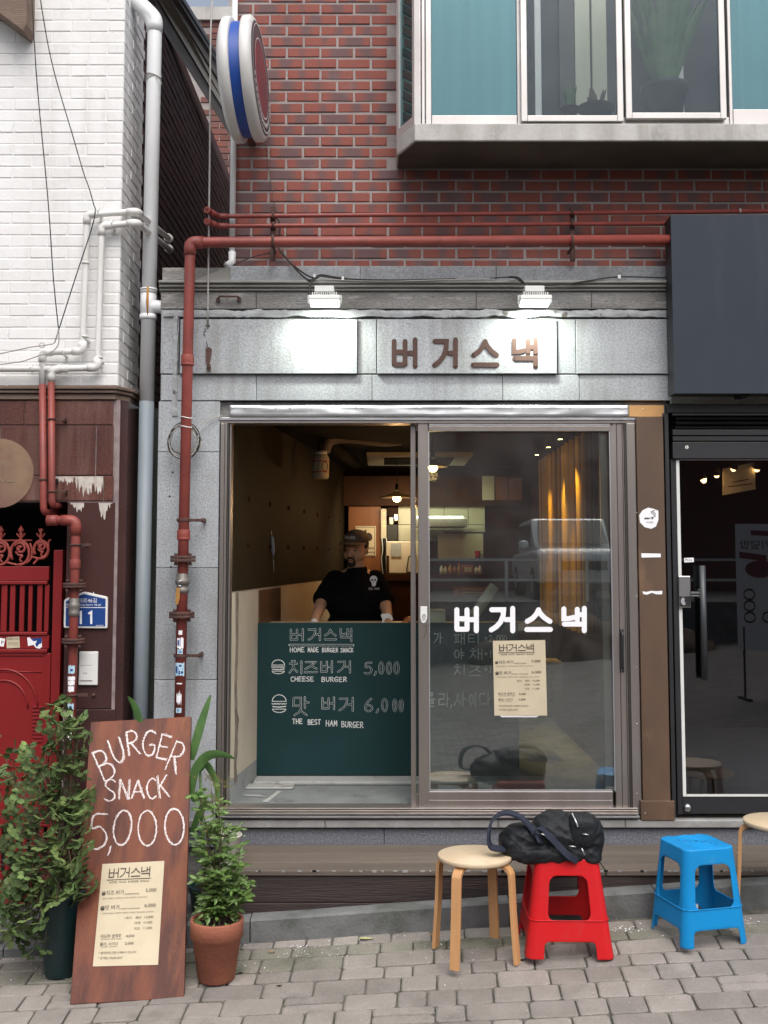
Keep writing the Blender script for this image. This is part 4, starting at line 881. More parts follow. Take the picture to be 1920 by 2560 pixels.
# ================================================================== BROWN COLUMN AND BLACK NEIGHBOUR SHOP
bc = thing('column_cladding', P(1640, 2030, -.02), 'brown rusty sheet metal column between the two shops', 'column')
mb = MB(); mb.box((X(1597, -.02), -.02, Z(2003, -.02)), (X(1667, -.02, 1300), .12, Z(1042, -.02))); mb.build('sheet', 'browncol', bc, bevel=.002)
mb = MB(); mb.box((X(1580, -.014), -.014, Z(1041.5, -.014)), (X(1665, -.014, 1300), .12, Z(1013, -.014))); mb.build('bare_board', 'ochre', bc)
mb = MB(); mb.box((X(1602, -.03, 2020), -.036, SILLZ+.002), (X(1686, -.03, 2020), .1, Z(2002, -.03))); mb.build('base_plate', 'browncol', bc, bevel=.002)
for px, py in ((1607, 1022), (1613, 2033)):
    mb = MB(); mb.ball(P(px, py, -.037 if py > 1500 else -.014), (.004, .003, .004), 8, 5); mb.build('screw', 'chrome', bc)
def sticker(name, label, cat, poly, f, m, marks=None, off=.001, markm='ink'):
    mb = MB(); q = [f(a, b_, off) for a, b_ in poly]; mb.add(q, [tuple(range(len(q)))]); o = tag(mb.build(name, m), label, cat)
    o.location = q[0]; o.data.transform(Matrix.Translation(-q[0]))
    if marks:
        k = MB(); marks(k, f, off+.0006); k.build('print', markm, o)
    return o
fc = yplane(-.0205)
def nosmoke(k, f, o):
    k.add([f(a, b_, o) for a, b_ in ((1611, 1294), (1621, 1294), (1624, 1298), (1611, 1298))], [(0, 1, 2, 3)]); k.add([f(a, b_, o) for a, b_ in ((1630, 1294), (1633, 1294), (1633, 1298), (1628, 1298))], [(0, 1, 2, 3)])
    ribbon(k, [(1635, 1292), (1635, 1286), (1629, 1283), (1628, 1279), (1633, 1277)], .8, f, o); ribbon(k, [(1638, 1292), (1638, 1283), (1632, 1281), (1634, 1276), (1638, 1276)], .7, f, o)
    ribbon(k, [(1613, 1298), (1636, 1292)], .7, f, o+.0002); ftext(k, 'NO SMOKING', 1616, 1633, 1304, 1308, f, o)
sticker('no_smoking_sticker', 'torn round white no smoking sticker on the brown column', 'sticker', [(1598, 1288), (1606, 1276), (1620, 1269), (1634, 1272), (1646, 1277), (1646, 1300), (1640, 1316), (1628, 1322), (1612, 1318), (1600, 1306)], fc, 'whitevinyl', nosmoke)
sticker('tape_strip', 'clean rectangular strip of white tape on the brown column', 'tape', [(1603, 1383), (1652, 1384), (1652, 1393), (1604, 1394)], fc, 'whitevinyl')
sticker('tape_strip', 'ragged torn strip of white tape lower on the brown column', 'tape', [(1606, 1478), (1616, 1480), (1628, 1477), (1640, 1478), (1656, 1477), (1655, 1486), (1641, 1486), (1630, 1482), (1618, 1487), (1608, 1485)], fc, 'whitevinyl')

ns = thing('neighbour_shopfront', (2.0, -.02, SILLZ), 'black framed neighbouring shopfront with dark glass door', 'shopfront')
YN = -.02
fbox(1666, 1010, 1960, 1032, YN+.02, .1, 'blackframe', 'header', ns)
fbox(1666, 1033, 1681, 2044, YN, .1, 'blackframe', 'frame_post', ns)
for i, (a, b_) in enumerate(((1040, 1046), (1051, 1058), (1063, 1070))): 
    mb = MB(); c0 = P(1690, a, YN+.03); c1 = P(1690, b_, YN+.0); mb.add([(c0.x, YN+.04, c0.z), (2.6, YN+.04, c0.z), (2.6, YN, c1.z), (c1.x, YN, c1.z), (c0.x, YN+.05, c0.z-.006), (2.6, YN+.05, c0.z-.006), (2.6, YN+.01, c1.z-.006), (c1.x, YN+.01, c1.z-.006)], [(0, 1, 2, 3)[::-1], (4, 5, 6, 7), (3, 2, 6, 7)]); mb.build('louvre', 'blackframe', ns)
fbox(1682, 1033, 1960, 1039, YN, .1, 'blackframe', 'louvre_frame', ns); fbox(1682, 1074, 1960, 1088, YN-.004, .1, 'blackframe', 'louvre_frame', ns)
mb = MB(); mb.box((X(1682, .08), .08, Z(1078, .08)), (2.7, .1, Z(1036, .08))); mb.build('louvre_back', 'black', ns)
fbox(1682, 1090, 1960, 1102, YN+.004, .1, 'blackframe', 'header', ns); fbox(1682, 1105, 1960, 1146, YN, .1, 'blackframe', 'header', ns)
mb = MB(); p = P(1717, 1118, YN); mb.cyl(p+Vector((0, -.003, 0)), p, .010, 16); mb.build('cover_cap', 'whitemetal', ns)
mb = MB(); p = P(1717, 1118, YN-.004); mb.box(p+Vector((-.0012, -.001, -.005)), p+Vector((.0012, .001, .005))); mb.build('cap_slot', 'blackframe', ns)
# the door
dr = thing('glass_door', (1.9, .02, SILLZ), 'black framed glass door of the neighbouring shop with bar handle', 'door')
YD = .005
mb = MB(); x0, x1 = X(1685, YD, 1570), X(1693, YD, 1570); 
mb.box((X(1684, YD, 1500), YD, Z(2036, YD)), (X(1696, YD, 1500), YD+.04, Z(1147, YD))); mb.build('stile', 'blackframe', dr)
mb = MB(); mb.box((X(1697, YD, 1500), YD-.003, Z(1991, YD)), (X(1705, YD, 1500), YD+.02, Z(1150, YD))); mb.build('edge_strip', 'whitemetal', dr)
mb = MB(); mb.box((X(1706, YD, 1500), YD-.003, Z(1150.5, YD)), (2.7, YD+.02, Z(1148, YD))); mb.build('edge_strip', 'alu', dr)
mb = MB(); mb.box((X(1706, YD, 1500), YD-.003, Z(1991, YD)), (2.7, YD+.02, Z(1986, YD))); mb.build('edge_strip', 'whitemetal', dr)
mb = MB(); mb.box((X(1697, YD, 1500), YD, Z(2034, YD)), (2.7, YD+.04, Z(1992, YD))); mb.build('bottom_rail', 'blackframe', dr)
mb = MB(); mb.box((X(1705, YD, 1500), YD+.006, Z(1986, YD)), (2.7, YD+.012, Z(1151, YD))); mb.build('pane', 'glassdark', dr)
mb = MB(); p = P(1718, 2019, YD); mb.lathe([(0, -.018), (.012, -.018), (.020, -.012), (.021, 0)], p, 20, 'y'); mb.v = [Vector((v.x, 2*p.y-v.y if v.y > p.y else v.y, v.z)) for v in mb.v]; mb.build('pivot_cap', 'chrome', dr)
h1 = P(1758, 1414, YD-.05); h2 = P(1764, 1700, YD-.05); mb = MB(); xm = X(1759, YD-.05, 1550); mb.cyl((xm, YD-.05, h2.z), (xm, YD-.05, h1.z), .0165, 18); hb = mb.build('handle', mat('dark_grey_bar', (.05, .055, .06), .4, .3), dr)
mb = MB(); mb.cyl((xm-.005, YD+.05, h2.z+.01), (xm-.005, YD+.05, h1.z-.0), .0165, 14); mb.build('inner_bar', 'blackframe', hb)
for py in (1476, 1492):
    mb = MB(); a = P(1759, py, YD-.05); mb.cyl((a.x, YD-.05, a.z), (a.x-.02, YD+.05, a.z), .007, 10); mb.build('stand_off', 'chrome', hb)
mb = MB(); pbox(mb, 1697, 1440, 1727, 1519, YD-.02, YD+.004); lk = mb.build('lock_plate', 'chrome', dr, bevel=.004)
mb = MB(); pbox(mb, 1700, 1491, 1726, 1517, YD-.024, YD-.0203); mb.build('lock_face', 'blackframe', lk)
mb = MB(); fk = yplane(YD-.0245)
for r_ in (4, 7, 10): ribbon(mb, ell(1713, 1503, r_, r_*.9, 90, 250), .5, fk, .0003)
mb.build('lock_print', 'whitevinyl', lk)
mb = MB(); pbox(mb, 1727.5, 1479, 1752, 1484, YD-.045, YD-.04); pbox(mb, 1727.5, 1487, 1752, 1491, YD-.045, YD-.04); mb.build('latch_arm', 'chrome', lk)
sticker('pull_sticker', 'small white sticker reading PULL on the dark glass door', 'sticker', [(1710, 1395), (1734, 1394), (1735, 1405), (1711, 1406)], yplane(YD+.0055), 'whitevinyl', lambda k, f, o: ftext(k, 'PULL', 1713.5, 1731.5, 1397, 1403, f, o))
# inside the dark shop
nr = struct('neighbour_room'); mb = MB()
mb.box((1.62, 3.4, SILLZ-.1), (5.2, 3.5, 3.0)); mb.box((1.60, .13, SILLZ-.1), (1.64, 3.5, 3.0)); mb.box((5.2, .1, SILLZ-.1), (5.3, 3.5, 3.0)); mb.box((1.6, .13, 2.95), (5.3, 3.5, 3.0)); mb.build('dark_walls', mat('charcoal_room', (.018, .016, .015), .7), nr)
mb = MB(); mb.box((1.6, .1, SILLZ-.12), (5.3, 3.5, SILLZ-.02)); mb.build('floor', 'plinth', nr)
nb = thing('hanging_notice', P(1835, 1195, 2.2), 'warm lit cream notice board hanging inside the dark shop', 'sign')
mb = MB(); ppoly(mb, [(1808, 1172), (1887, 1155), (1889, 1223), (1808, 1238)], 2.2, 2.22); mb.build('board', mat('lit_notice', (.75, .62, .42), .6), nb)
mb = MB(); f2 = yplane(2.199); 
for i, (a, b_, y_) in enumerate(((1830, 1872, 1202), (1820, 1882, 1213))): ribbon(mb, [(a, y_+4), (b_, y_-4)], 1.2, f2, .001, caps=False)
mb.build('print', 'ink', nb)
def spotlamp(name, label, px, py, y, power, tilt=(0, 0, -1), grp='small warm spotlights inside the dark shop'):
    p = P(px, py, y); t = thing(name, p, label, 'spotlight', grp); mb = MB(); d = Vector(tilt).normalized()
    mb.tube([p, p+d*.07], [.022, .03], 14); mb.build('housing', 'blackframe', t)
    mb = MB(); mb.disc(p+d*.072, .024, d); mb.ball(p+d*.078, .020, 12, 8); mb.build('lens', mat('lamp_face', (1, .8, .5), .5, emit=(1, .62, .25), estr=9), t)
    l = bpy.data.lights.new('spot_glow', 'SPOT'); l.energy = power; l.color = (1, .62, .28); l.spot_size = radians(110); l.spot_blend = .8; l.shadow_soft_size = .02
    o = bpy.data.objects.new('spot_glow', l); COL.objects.link(o); o.location = p+d*.08; o.rotation_euler = (-d).to_track_quat('Z', 'Y').to_euler(); o.parent = t; o.location = (p+d*.08)-p
    return t
spotlamp('ceiling_spotlight', 'small warm spotlight at the upper left behind the dark glass door', 1750, 1178, 2.0, 3, (.3, -.3, -1))
spotlamp('ceiling_spotlight', 'warm spotlight just left of the hanging notice in the dark shop', 1790, 1165, 2.15, 6, (.2, .5, -1))
spotlamp('ceiling_spotlight', 'black spotlight over the hanging notice in the dark shop', 1842, 1150, 1.95, 8, (-.2, .7, -1))
spotlamp('ceiling_spotlight', 'bright warm spotlight right of the hanging notice in the dark shop', 1896, 1150, 2.15, 6, (0, .5, -1))
tb = thing('round_table', P(1760, 1935, .5), 'round low table seen through the bottom of the dark glass door', 'table'); p = P(1760, 1935, .55)
mb = MB(); mb.lathe([(0, 0), (.17, 0), (.175, .01), (.17, .02), (0, .02)], p); mb.build('top', 'birch', tb)
for a in (.6, 2.5, 4.3):
    mb = MB(); mb.cyl((p.x+.1*cos(a), p.y+.1*sin(a), SILLZ-.02), (p.x+.08*cos(a), p.y+.08*sin(a), p.z), .012, 8); mb.build('leg', 'blackframe', tb)
# slate sign box
sb = thing('blank_signboard', P(1800, 760, -.17), 'large blank slate grey signboard mounted above the black shopfront', 'signboard')
YS = -.17
mb = MB(); x0 = P(1681, 760, YS).x; z0, z1 = P(1800, 984, YS).z, P(1800, 537, YS).z
mb.box((x0, YS, z0), (3.0, YS+.012, z1)); mb.build('face', 'slate', sb, bevel=.002)
mb = MB(); mb.box((x0+.002, YS+.0125, z0+.002), (2.99, -.035, z1-.002)); mb.build('case', 'blackframe', sb)
mb = MB(); p = P(1862, 992, -.1); mb.box(p+Vector((-.03, -.04, 0)), p+Vector((.02, .08, .03))); mb.box(p+Vector((-.05, 0, -.012)), p+Vector((-.02, .03, .012))); mb.build('bracket', 'black', sb)

# ================================================================== INSIDE THE BURGER SHOP
rm = struct('shop_interior')
FZ = P(800, 2014, .08).z; CZ = 2.75; YB2 = 4.7
wx = lambda y: -.872+(y-.13)*.108
def wallq(y0, y1, z0, z1, m, name, inset=0.0, th=.03):
    mb = MB(); a0, a1 = Vector((wx(y0)+inset, y0)), Vector((wx(y1)+inset, y1))
    mb.zprism([(a0.x, a0.y), (a1.x, a1.y), (a1.x-th, a1.y), (a0.x-th, a0.y)], z0, z1); return mb.build(name, m, rm)
def ywall(px, py):
    """depth at which the slanting side wall shows at a picture column"""
    d = ray(px, py); k = (-.872-.13*.108-CAMP.y*.0); # x = -.872+(y-.13)*.108 ; x = d.x t ; y = -6.2 + d.y t
    t = (-.872+(-6.2-.13)*.108)/(d.x-.108*d.y); return CAMP.y+d.y*t
wallq(.125, YB2+.2, 1.67, CZ, 'olive', 'sheet_wall', .004)
wallq(.125, YB2+.2, .60, 1.668, 'cream', 'plaster_wall'); wallq(.125, .9, FZ, .598, 'greypaint', 'painted_wall'); 
ya, yb_ = ywall(646, 1520), ywall(700, 1520); wallq(ya, yb_, .7, 1.655, mat('brown_wall_panel', (.13, .065, .028), .5, col2=(.07, .04, .02), nscale=2), 'wall_panel', .006)
mb = MB(); vs = []; n = 60     # cracked filler seam down the plaster
for i in range(n+1):
    z = FZ+.1+(1.66-FZ-.1)*i/n; y0 = .215+noise.noise((z*4, 0, 0))*.03; w_ = .03+abs(noise.noise((z*6, 3, 0)))*.05
    vs += [(wx(y0)+.001, y0, z), (wx(y0)+.009, y0+.01, z), (wx(y0+w_)+.010+noise.noise((z*20, 1, 0))*.004, y0+w_-.01, z), (wx(y0+w_)+.001, y0+w_, z)]
mb.add(vs, [(i*4+k, i*4+k+1, (i+1)*4+k+1, (i+1)*4+k) for i in range(n) for k in range(3)]); mb.build('filler_seam', mat('old_filler', (.20, .165, .125), .9, col2=(.13, .105, .08), nscale=14, bump=.6), rm)
mb = MB(); mb.box((-.95, YB2, FZ), (2.0, YB2+.1, CZ)); mb.build('back_wall', 'darkwood', rm)
mb = MB(); mb.box((1.44, .13, FZ), (1.58, YB2, CZ)); mb.build('right_wall', 'darkwood', rm)
mb = MB(); mb.box((-.95, .03, CZ), (1.6, YB2+.1, CZ+.05)); mb.box((-.86, .121, P(800, 1052, .13).z), (1.43, .20, CZ)); mb.build('ceiling', 'ceil', rm)
mb = MB(); mb.box((-.95, .10, FZ-.1), (1.6, YB2+.1, FZ)); mb.build('floor', 'floorin', rm)
for a, b_ in (((-.86, .45), (.1, .46)), ((.12, .45), (.8, .46))): pass
mb = MB(); z = P(800, 1939, .80).z; mb.box((wx(.6)+.02, .62, FZ), (1.0, .80, z)); mb.build('step', 'greypaint', rm, bevel=.01)
mb = MB(); mb.box((wx(.5)+.0, .5, FZ), (X(735, .55, 1960), .62, FZ+.014)); mb.build('patch', 'greypaint', rm, bevel=.008)
# mortar smears on the floor
mb = MB(); q = [(655, 2004), (667, 2006), (705, 1978), (696, 1976)]; d0 = plane((0, 0, FZ+.003), (0, 0, 1)); mb.add([d0(a, b_) for a, b_ in q], [(0, 1, 2, 3)]); mb.add([d0(a, b_) for a, b_ in ((610, 1986), (612, 1990), (672, 1992), (650, 1987))], [(0, 1, 2, 3)]); mb.build('mortar_smear', 'greypaint', rm)
# bolts in two rows
for z_ in (2.22, 1.94):
    for i in range(7):
        y_ = .50+i*.62; mb = MB(); p = Vector((wx(y_)+.004, y_, z_)); mb.lathe([(0, .012), (.010, .011), (.016, .003), (.017, 0)], p, 12, 'x'); mb.build('wall_bolt', 'darkwood', rm)
# counter with chalkboard front
ct = thing('chalkboard_counter', (.2, .82, FZ), 'dark green chalkboard counter front with white handwritten burger prices', 'counter')
YC = .80; cx0, cx1 = X(627, YC, 1750), X(1297, YC, 1750); cz0, cz1 = P(800, 1938, YC).z, P(800, 1557, YC).z
mb = MB(); mb.box((cx0, YC, cz0), (cx1, YC+.02, cz1)); mb.build('board', 'chalkboard', ct, bevel=.002)
mb = MB(); mb.box((cx0+.01, YC+.021, cz1-.05), (cx1+.2, YC+.45, cz1-.015)); mb.build('worktop', 'birch', ct)
mb = MB(); mb.box((cx0+.02, YC+.021, FZ), (cx1-.005, YC+.40, cz1-.051)); mb.build('carcass', 'darkwood', ct)
fb_ = yplane(YC-.0005)
mb = MB(); O = (.62, 1, .00003)
def chalk(ch, a, b_, y0, y1, r=1.9, outline=True, rot=0, jit=.25): glyph(mb, ch, a, b_, y0, y1, r, fb_, .0005, rot, jit, 1, 0, (1.0, 1, .0008) if outline else None)
def rnd_(): return random.uniform(-.6, .6)
ti = MB()
for ch, a, b_, y0, y1 in (('버', 726, 758, 1573, 1601), ('거', 771, 801, 1572, 1600), ('스', 812, 840, 1573, 1600), ('낵', 851, 879, 1572, 1602)): glyph(ti, ch, a, b_, y0, y1, 2.3, fb_, .0005, 0, .2, 1, 0, (.75, 1, .0008))
ribbon(ti, [(724, 1612.5), (883, 1613)], 2.6, fb_, .0005); ribbon(ti, [(725, 1612.5), (882, 1613)], 1.7, fb_, .0014, mi=1)
def words(mb, s, x0, x1, y0, y1, r=.9, f=None, slope=0, off=.0006, jit=.2, passes=2):
    f = f or fb_; n = sum(.55 if c == ' ' else 1 for c in s); w_ = (x1-x0)/n; x = x0
    for c in s:
        if c == ' ': x += w_*.55; continue
        dy = slope*(x-x0)+random.uniform(-.5, .5); glyph(mb, c, x+w_*.12, x+w_*.86, y0+dy, y1+dy, r, f, off, random.uniform(-3, 3), jit, passes); x += w_
words(ti, 'HOME', 724, 762, 1619, 1630); words(ti, 'MADE', 769, 797, 1619, 1630); words(ti, 'BURGER', 805, 846, 1620, 1630); words(ti, 'SNACK', 851, 884, 1620, 1630)
for ch, a, b_, y0, y1 in (('치', 724, 755, 1653, 1683), ('즈', 762, 792, 1654, 1682), ('버', 802, 831, 1653, 1681), ('거', 844, 876, 1653, 1681), ('맛', 732, 772, 1743, 1788), ('버', 805, 836, 1744, 1773), ('거', 848, 883, 1745, 1777),
                          ('5', 912, 930, 1657, 1684), (',', 934, 944, 1656, 1684), ('0', 948, 959, 1656, 1684), ('0', 967, 978, 1656, 1684), ('0', 986, 997, 1656, 1684),
                          ('6', 911, 932, 1747, 1778), (',', 938, 950, 1748, 1778), ('0', 955, 968, 1748, 1778), ('0', 983, 991, 1749, 1778), ('0', 999, 1007, 1749, 1778)):
    glyph(ti, ch, a, b_, y0, y1, 2.2, fb_, .0005, 0, .2, 1, 0, (.75, 1, .0008))
words(ti, 'CHEESE', 726, 785, 1692, 1703); words(ti, 'BURGER', 803, 868, 1693, 1704)
words(ti, 'THE', 730, 757, 1797, 1809); words(ti, 'BEST', 769, 802, 1799, 1811); words(ti, 'HAM', 814, 844, 1801, 1815); words(ti, 'BURGER', 853, 909, 1804, 1818, slope=.03)
burger(ti, 679, 1649, 33, 36, .95, fb_, .0005); burger(ti, 680, 1736, 36, 46, .95, fb_, .0005)
for s, a, b_, y in (('가', 1084, 1106, 1582), ('패', 1136, 1162, 1584), ('티', 1170, 1198, 1584), ('야', 1136, 1160, 1622), ('채', 1174, 1206, 1622), ('치', 1136, 1162, 1662), ('즈', 1174, 1202, 1664)): glyph(ti, s, a, b_, y, y+26, 1.1, fb_, .0006, 0, .3, 2)
for y in (1588, 1627, 1666):
    glyph(ti, '+', 1210, 1220, y, y+14, .9, fb_, .0006, 0, .2, 2); words(ti, '2,000' if y == 1588 else '1,000', 1222, 1268, y, y+16)
for s, a, b_ in (('콜', 1056, 1088), ('라', 1096, 1124), (',', 1124, 1132), ('사', 1136, 1164), ('이', 1174, 1190), ('다', 1198, 1226)): glyph(ti, s, a, b_, 1732, 1766, 1.1, fb_, .0006, 0, .4, 3)
words(ti, '2,000', 1236, 1284, 1736, 1762)
ti.build('chalk_writing', ['chalk', 'chalkboard'], ct)
# sign on the back wall
YP = 4.69
wp = thing('wood_partition', P(910, 1400, 4.5), 'orange brown wooden partition behind the man', 'partition')
def bbox(px0, py0, px1, py1, yf, yb, m, name, parent, bevel=0): 
    mb = MB(); pbox(mb, px0, py0, px1, py1, yf, yb); return mb.build(name, m, parent, bevel=bevel)
bbox(871, 1266, 952, 1700, 4.5, 4.55, 'wood', 'panel', wp); bbox(858, 1190, 1300, 1264, 4.42, 4.5, 'darkwood', 'header', wp)
ps = thing('tin_sign', P(913, 1353, 4.49), 'cream tin sign with a bucking horse and rider beside the man in the cap', 'sign')
fp = yplane(4.488)
mb = MB(); pbox(mb, 887, 1315, 940, 1391, 4.485, 4.497); mb.build('plate', mat('tin_cream', (.62, .50, .34), .5), ps, bevel=.01)
mb = MB()
ribbon(mb, [(890, 1318), (937, 1318), (937, 1388), (890, 1388), (890, 1318)], .6, yplane(4.484), .0005)
hz = [(905, 1325), (909, 1328), (911, 1327), (913, 1324), (916, 1325), (916, 1329), (917, 1333), (921, 1332), (926, 1333), (930, 1338), (931, 1345), (928, 1351), (922, 1353), (918, 1351), (920, 1346), (916, 1350), (914, 1357), (912, 1358), (913, 1350), (914, 1344), (910, 1338), (912, 1334), (908, 1330)]
mb.add([fp(a, b_, .005) for a, b_ in hz], [tuple(range(len(hz)))])
ftext(mb, 'Horse', 916, 935.5, 1366, 1373, yplane(4.484), .001); ftext(mb, 'Cowboy', 912, 937, 1377, 1385, yplane(4.484), .001); mb.build('print', mat('dark_red_print', (.03, .012, .01), .6), ps)
# junction box, cables, kitchen hatch, fridge
jb = thing('junction_box', P(961, 1310, 4.44), 'white wall fuse strip with orange lights and cables beside the wooden partition', 'electrical box')
bbox(952, 1272, 966, 1346, 4.44, 4.5, 'cream', 'box', jb, .004)
for py in (1283, 1306, 1315):
    mb = MB(); mb.ball(P(960, py, 4.435), .006, 8, 6); mb.build('indicator', mat('orange_led', (1, .4, .1), .5, emit=(1, .25, .05), estr=5), jb)
for i, px in enumerate((955, 961, 966)):
    mb = MB(); mb.tube(smoothline([P(px, 1346, 4.45), P(px+1.5, 1375, 4.44), P(px-1, 1400, 4.45), P(px+3, 1440, 4.46)]), .006, 6); mb.build('cable', 'blackframe' if i % 2 else 'whiteplastic', jb)
mb = MB(); mb.tube(smoothline([P(985, 1352, 4.2), P(975, 1360, 4.2), P(968, 1382, 4.2), P(962, 1390, 4.3)]), .006, 6); mb.build('cable', 'blackframe', jb)
kt = thing('kitchen_wall', P(1010, 1310, 4.6), 'bright pale green tiled kitchen wall seen beyond the hatch', 'wall')
for r_ in ((996, 1266, 1052, 1311), (996, 1312.5, 1052, 1352), (1053.5, 1266, 1110, 1311), (1053.5, 1312.5, 1110, 1352), (1111.5, 1266, 1170, 1311), (1171.5, 1266, 1212, 1311), (1111.5, 1312.5, 1212, 1330)): bbox(*r_, 4.6, 4.62, 'panelgreen', 'tile', kt)
eq = thing('kitchen_equipment', P(982, 1320, 4.5), 'dark kitchen shelf unit with a small blue lit gauge', 'appliance')
bbox(968, 1312, 994, 1350, 4.5, 4.62, 'blackframe', 'cabinet', eq); bbox(972, 1292, 984, 1312, 4.48, 4.55, 'steel', 'fitting', eq, .01); bbox(968, 1266, 994, 1290, 4.56, 4.62, 'darkwood', 'shelf_back', eq)
mb = MB(); mb.disc(P(990, 1294, 4.47), .014, (0, -1, 0), ry=.022); mb.build('gauge', mat('blue_glow', (.2, .4, 1), .5, emit=(.25, .45, 1), estr=2.5), eq)
mb = MB(); mb.box(P(986, 1302, 4.475), P(994, 1286, 4.52)); mb.build('gauge_body', 'steel', eq)
fg_ = thing('cream_fridge', P(1005, 1400, 4.0), 'cream fridge with a taped grey notice behind the counter', 'fridge')
bbox(965, 1353, 1070, 1434, 4.1, 4.5, 'cream', 'body', fg_, .01); bbox(978, 1358, 1003, 1392, 4.09, 4.1, 'greypaint', 'notice', fg_)
bbox(966, 1389, 973, 1433, 4.092, 4.1, 'darkwood', 'label_strip', fg_); 
mb = MB(); mb.tube(arc([P(1040, 1390, 4.09), P(1022, 1390, 4.05), P(1016, 1430, 4.05), P(1034, 1432, 4.09)], .02), .006, 8); mb.build('handle', 'blackframe', fg_)
bbox(960, 1436, 1340, 1452, 3.95, 4.5, 'darkwood', 'base_cabinet', thing('back_counter', P(1100, 1500, 3.9), 'dark wooden back counter under the fridge and bottles', 'counter'))
bbox(955, 1452, 1340, 1700, 4.0, 4.5, 'darkwood', 'cabinet_front', bpy.data.objects['back_counter'])
# hood, splashback and shelf
hk = thing('extractor_hood', P(1120, 1290, 4.0), 'pale steel extractor hood lit from below behind the glass', 'hood')
bbox(1040, 1294, 1168, 1318, 3.95, 4.4, 'steel', 'canopy', hk, .01)
mb = MB(); pbox(mb, 1042, 1290, 1158, 1293.5, 3.9, 3.94); mb.build('tube_light', mat('tube_light_glow', (1, 1, .9), .5, emit=(1, .97, .80), estr=3), hk)
bbox(1095, 1334, 1208, 1396, 4.3, 4.34, 'panelgreen', 'splashback', hk); bbox(1092, 1397, 1212, 1400, 4.2, 4.34, 'blackframe', 'shelf', hk)
bn = 0
for px, h, m_ in ((1104, 27, 'whiteplastic'), (1114, 24, 'cream'), (1126, 30, 'ochre'), (1137, 26, 'terracotta'), (1148, 29, 'ochre'), (1190, 24, 'whiteplastic'), (1200, 28, 'cream')):
    base = P(px, 1438, 4.0); s = 1/FP*10.2*h; t = thing('bottle', base, {1104: 'first white squeeze bottle left of the cream one behind the glass', 1114: 'cream jar right of the first white bottle behind the glass', 1126: 'tall ochre bottle left of the terracotta coloured jar', 1137: 'terracotta coloured jar between two ochre bottles', 1148: 'ochre bottle right of the terracotta coloured jar', 1190: 'white bottle right of the red framed crate', 1200: 'cream bottle at the right end of the bottle row'}[px], 'bottle', 'bottles along the back counter')
    mb = MB(); mb.lathe([(0, 0), (.018, 0), (.019, s*.6), (.009, s*.78), (.008, s*.9)], base, 12); mb.build('body', m_, t); mb = MB(); mb.lathe([(.009, s*.88), (.010, s), (0, s)], base, 10); mb.build('cap', 'redplastic' if bn % 3 == 1 else 'darkwood', t); bn += 1
t = thing('red_crate', P(1170, 1438, 4.0), 'small red fronted box between the bottles on the back counter', 'box'); bbox(1156, 1412, 1184, 1438, 3.98, 4.1, mat('dull_red_box', (.30, .07, .04), .6), 'body', t, .003); bbox(1161, 1418, 1179, 1430, 3.976, 3.98, 'cream', 'label', t)
t = thing('red_cup', P(1194, 1396, 4.25), 'red cup on the black shelf above the bottles', 'cup'); mb = MB(); mb.lathe([(0, 0), (.022, 0), (.028, .075), (.024, .075), (.02, .004)], P(1194, 1397, 4.25), 14); mb.build('body', 'redplastic', t); mb = MB(); mb.lathe([(.0285, .068), (.0295, .075), (.0245, .0755)], P(1194, 1397, 4.25), 14); mb.build('rim', 'redplastic', t)
# upper menu panels
um = thing('lit_menu_panels', P(1255, 1220, 4.38), 'row of cream menu panels high on the back wall', 'sign')
for i, (a, b_) in enumerate(((1206, 1236), (1239, 1270), (1273, 1305))): bbox(a, 1190+i*2, b_, 1250, 4.36, 4.38, ['cream', 'wood', 'wood'][i], 'panel', um)
# ceiling: cassette, duct, jar
ac = thing('ceiling_cassette', (.1, 3.6, CZ), 'dim square air conditioning cassette on the dark ceiling', 'air conditioner')
mb = MB(); mb.box((-.15, 2.95, CZ-.035), (.75, 3.95, CZ-.001)); mb.build('panel', 'cream', ac, bevel=.01); mb = MB(); mb.box((.0, 3.12, CZ-.042), (.6, 3.78, CZ-.036)); mb.build('grille', 'ceil', ac)
dc = thing('ceiling_duct', (-.2, 2, CZ-.1), 'dull metal duct bending under the dark ceiling', 'duct'); mb = MB()
mb.tube(smoothline([P(808, 1128, 2.0), P(825, 1098, 2.0), P(880, 1092, 2.1), P(960, 1100, 2.3), P(1000, 1098, 2.4)]), .05, 12); mb.build('duct_run', mat('dull_duct', (.13, .10, .08), .6, .2), dc)
mb = MB(); mb.tube(smoothline([P(822, 1106, 2.1), P(850, 1130, 2.4), P(890, 1158, 3.0)]), .045, 12); mb.build('duct_branch', 'ceil', dc)
jr = thing('hanging_jar', P(801, 1197, 1.9), 'white plastic jar with a red label hanging high on the dark wall', 'jar'); p = P(801, 1197, 1.9)
mb = MB(); mb.lathe([(0, 0), (.055, 0), (.063, .012), (.064, .15), (.055, .172), (.045, .18)], p); mb.build('body', 'cream', jr); mb = MB(); mb.lathe([(.048, .18), (.05, .185), (.05, .205), (0, .205)], p); mb.build('lid', 'whiteplastic', jr)
mb = MB(); mb.lathe([(.0648, .045), (.0655, .046), (.0655, .05), (.0648, .051)], p); mb.lathe([(.0648, .125), (.0655, .126), (.0655, .13), (.0648, .131)], p); mb.build('label_line', 'redplastic', jr)
mb = MB(); ribbon(mb, ell(812, 1166, 7, 12), .9, yplane(1.832), .001); mb.build('label_print', 'printred', jr)
mb = MB(); mb.cyl(p+Vector((0, 0, .2)), (p.x, p.y, CZ), .005, 6); mb.build('hanger', 'blackframe', jr)
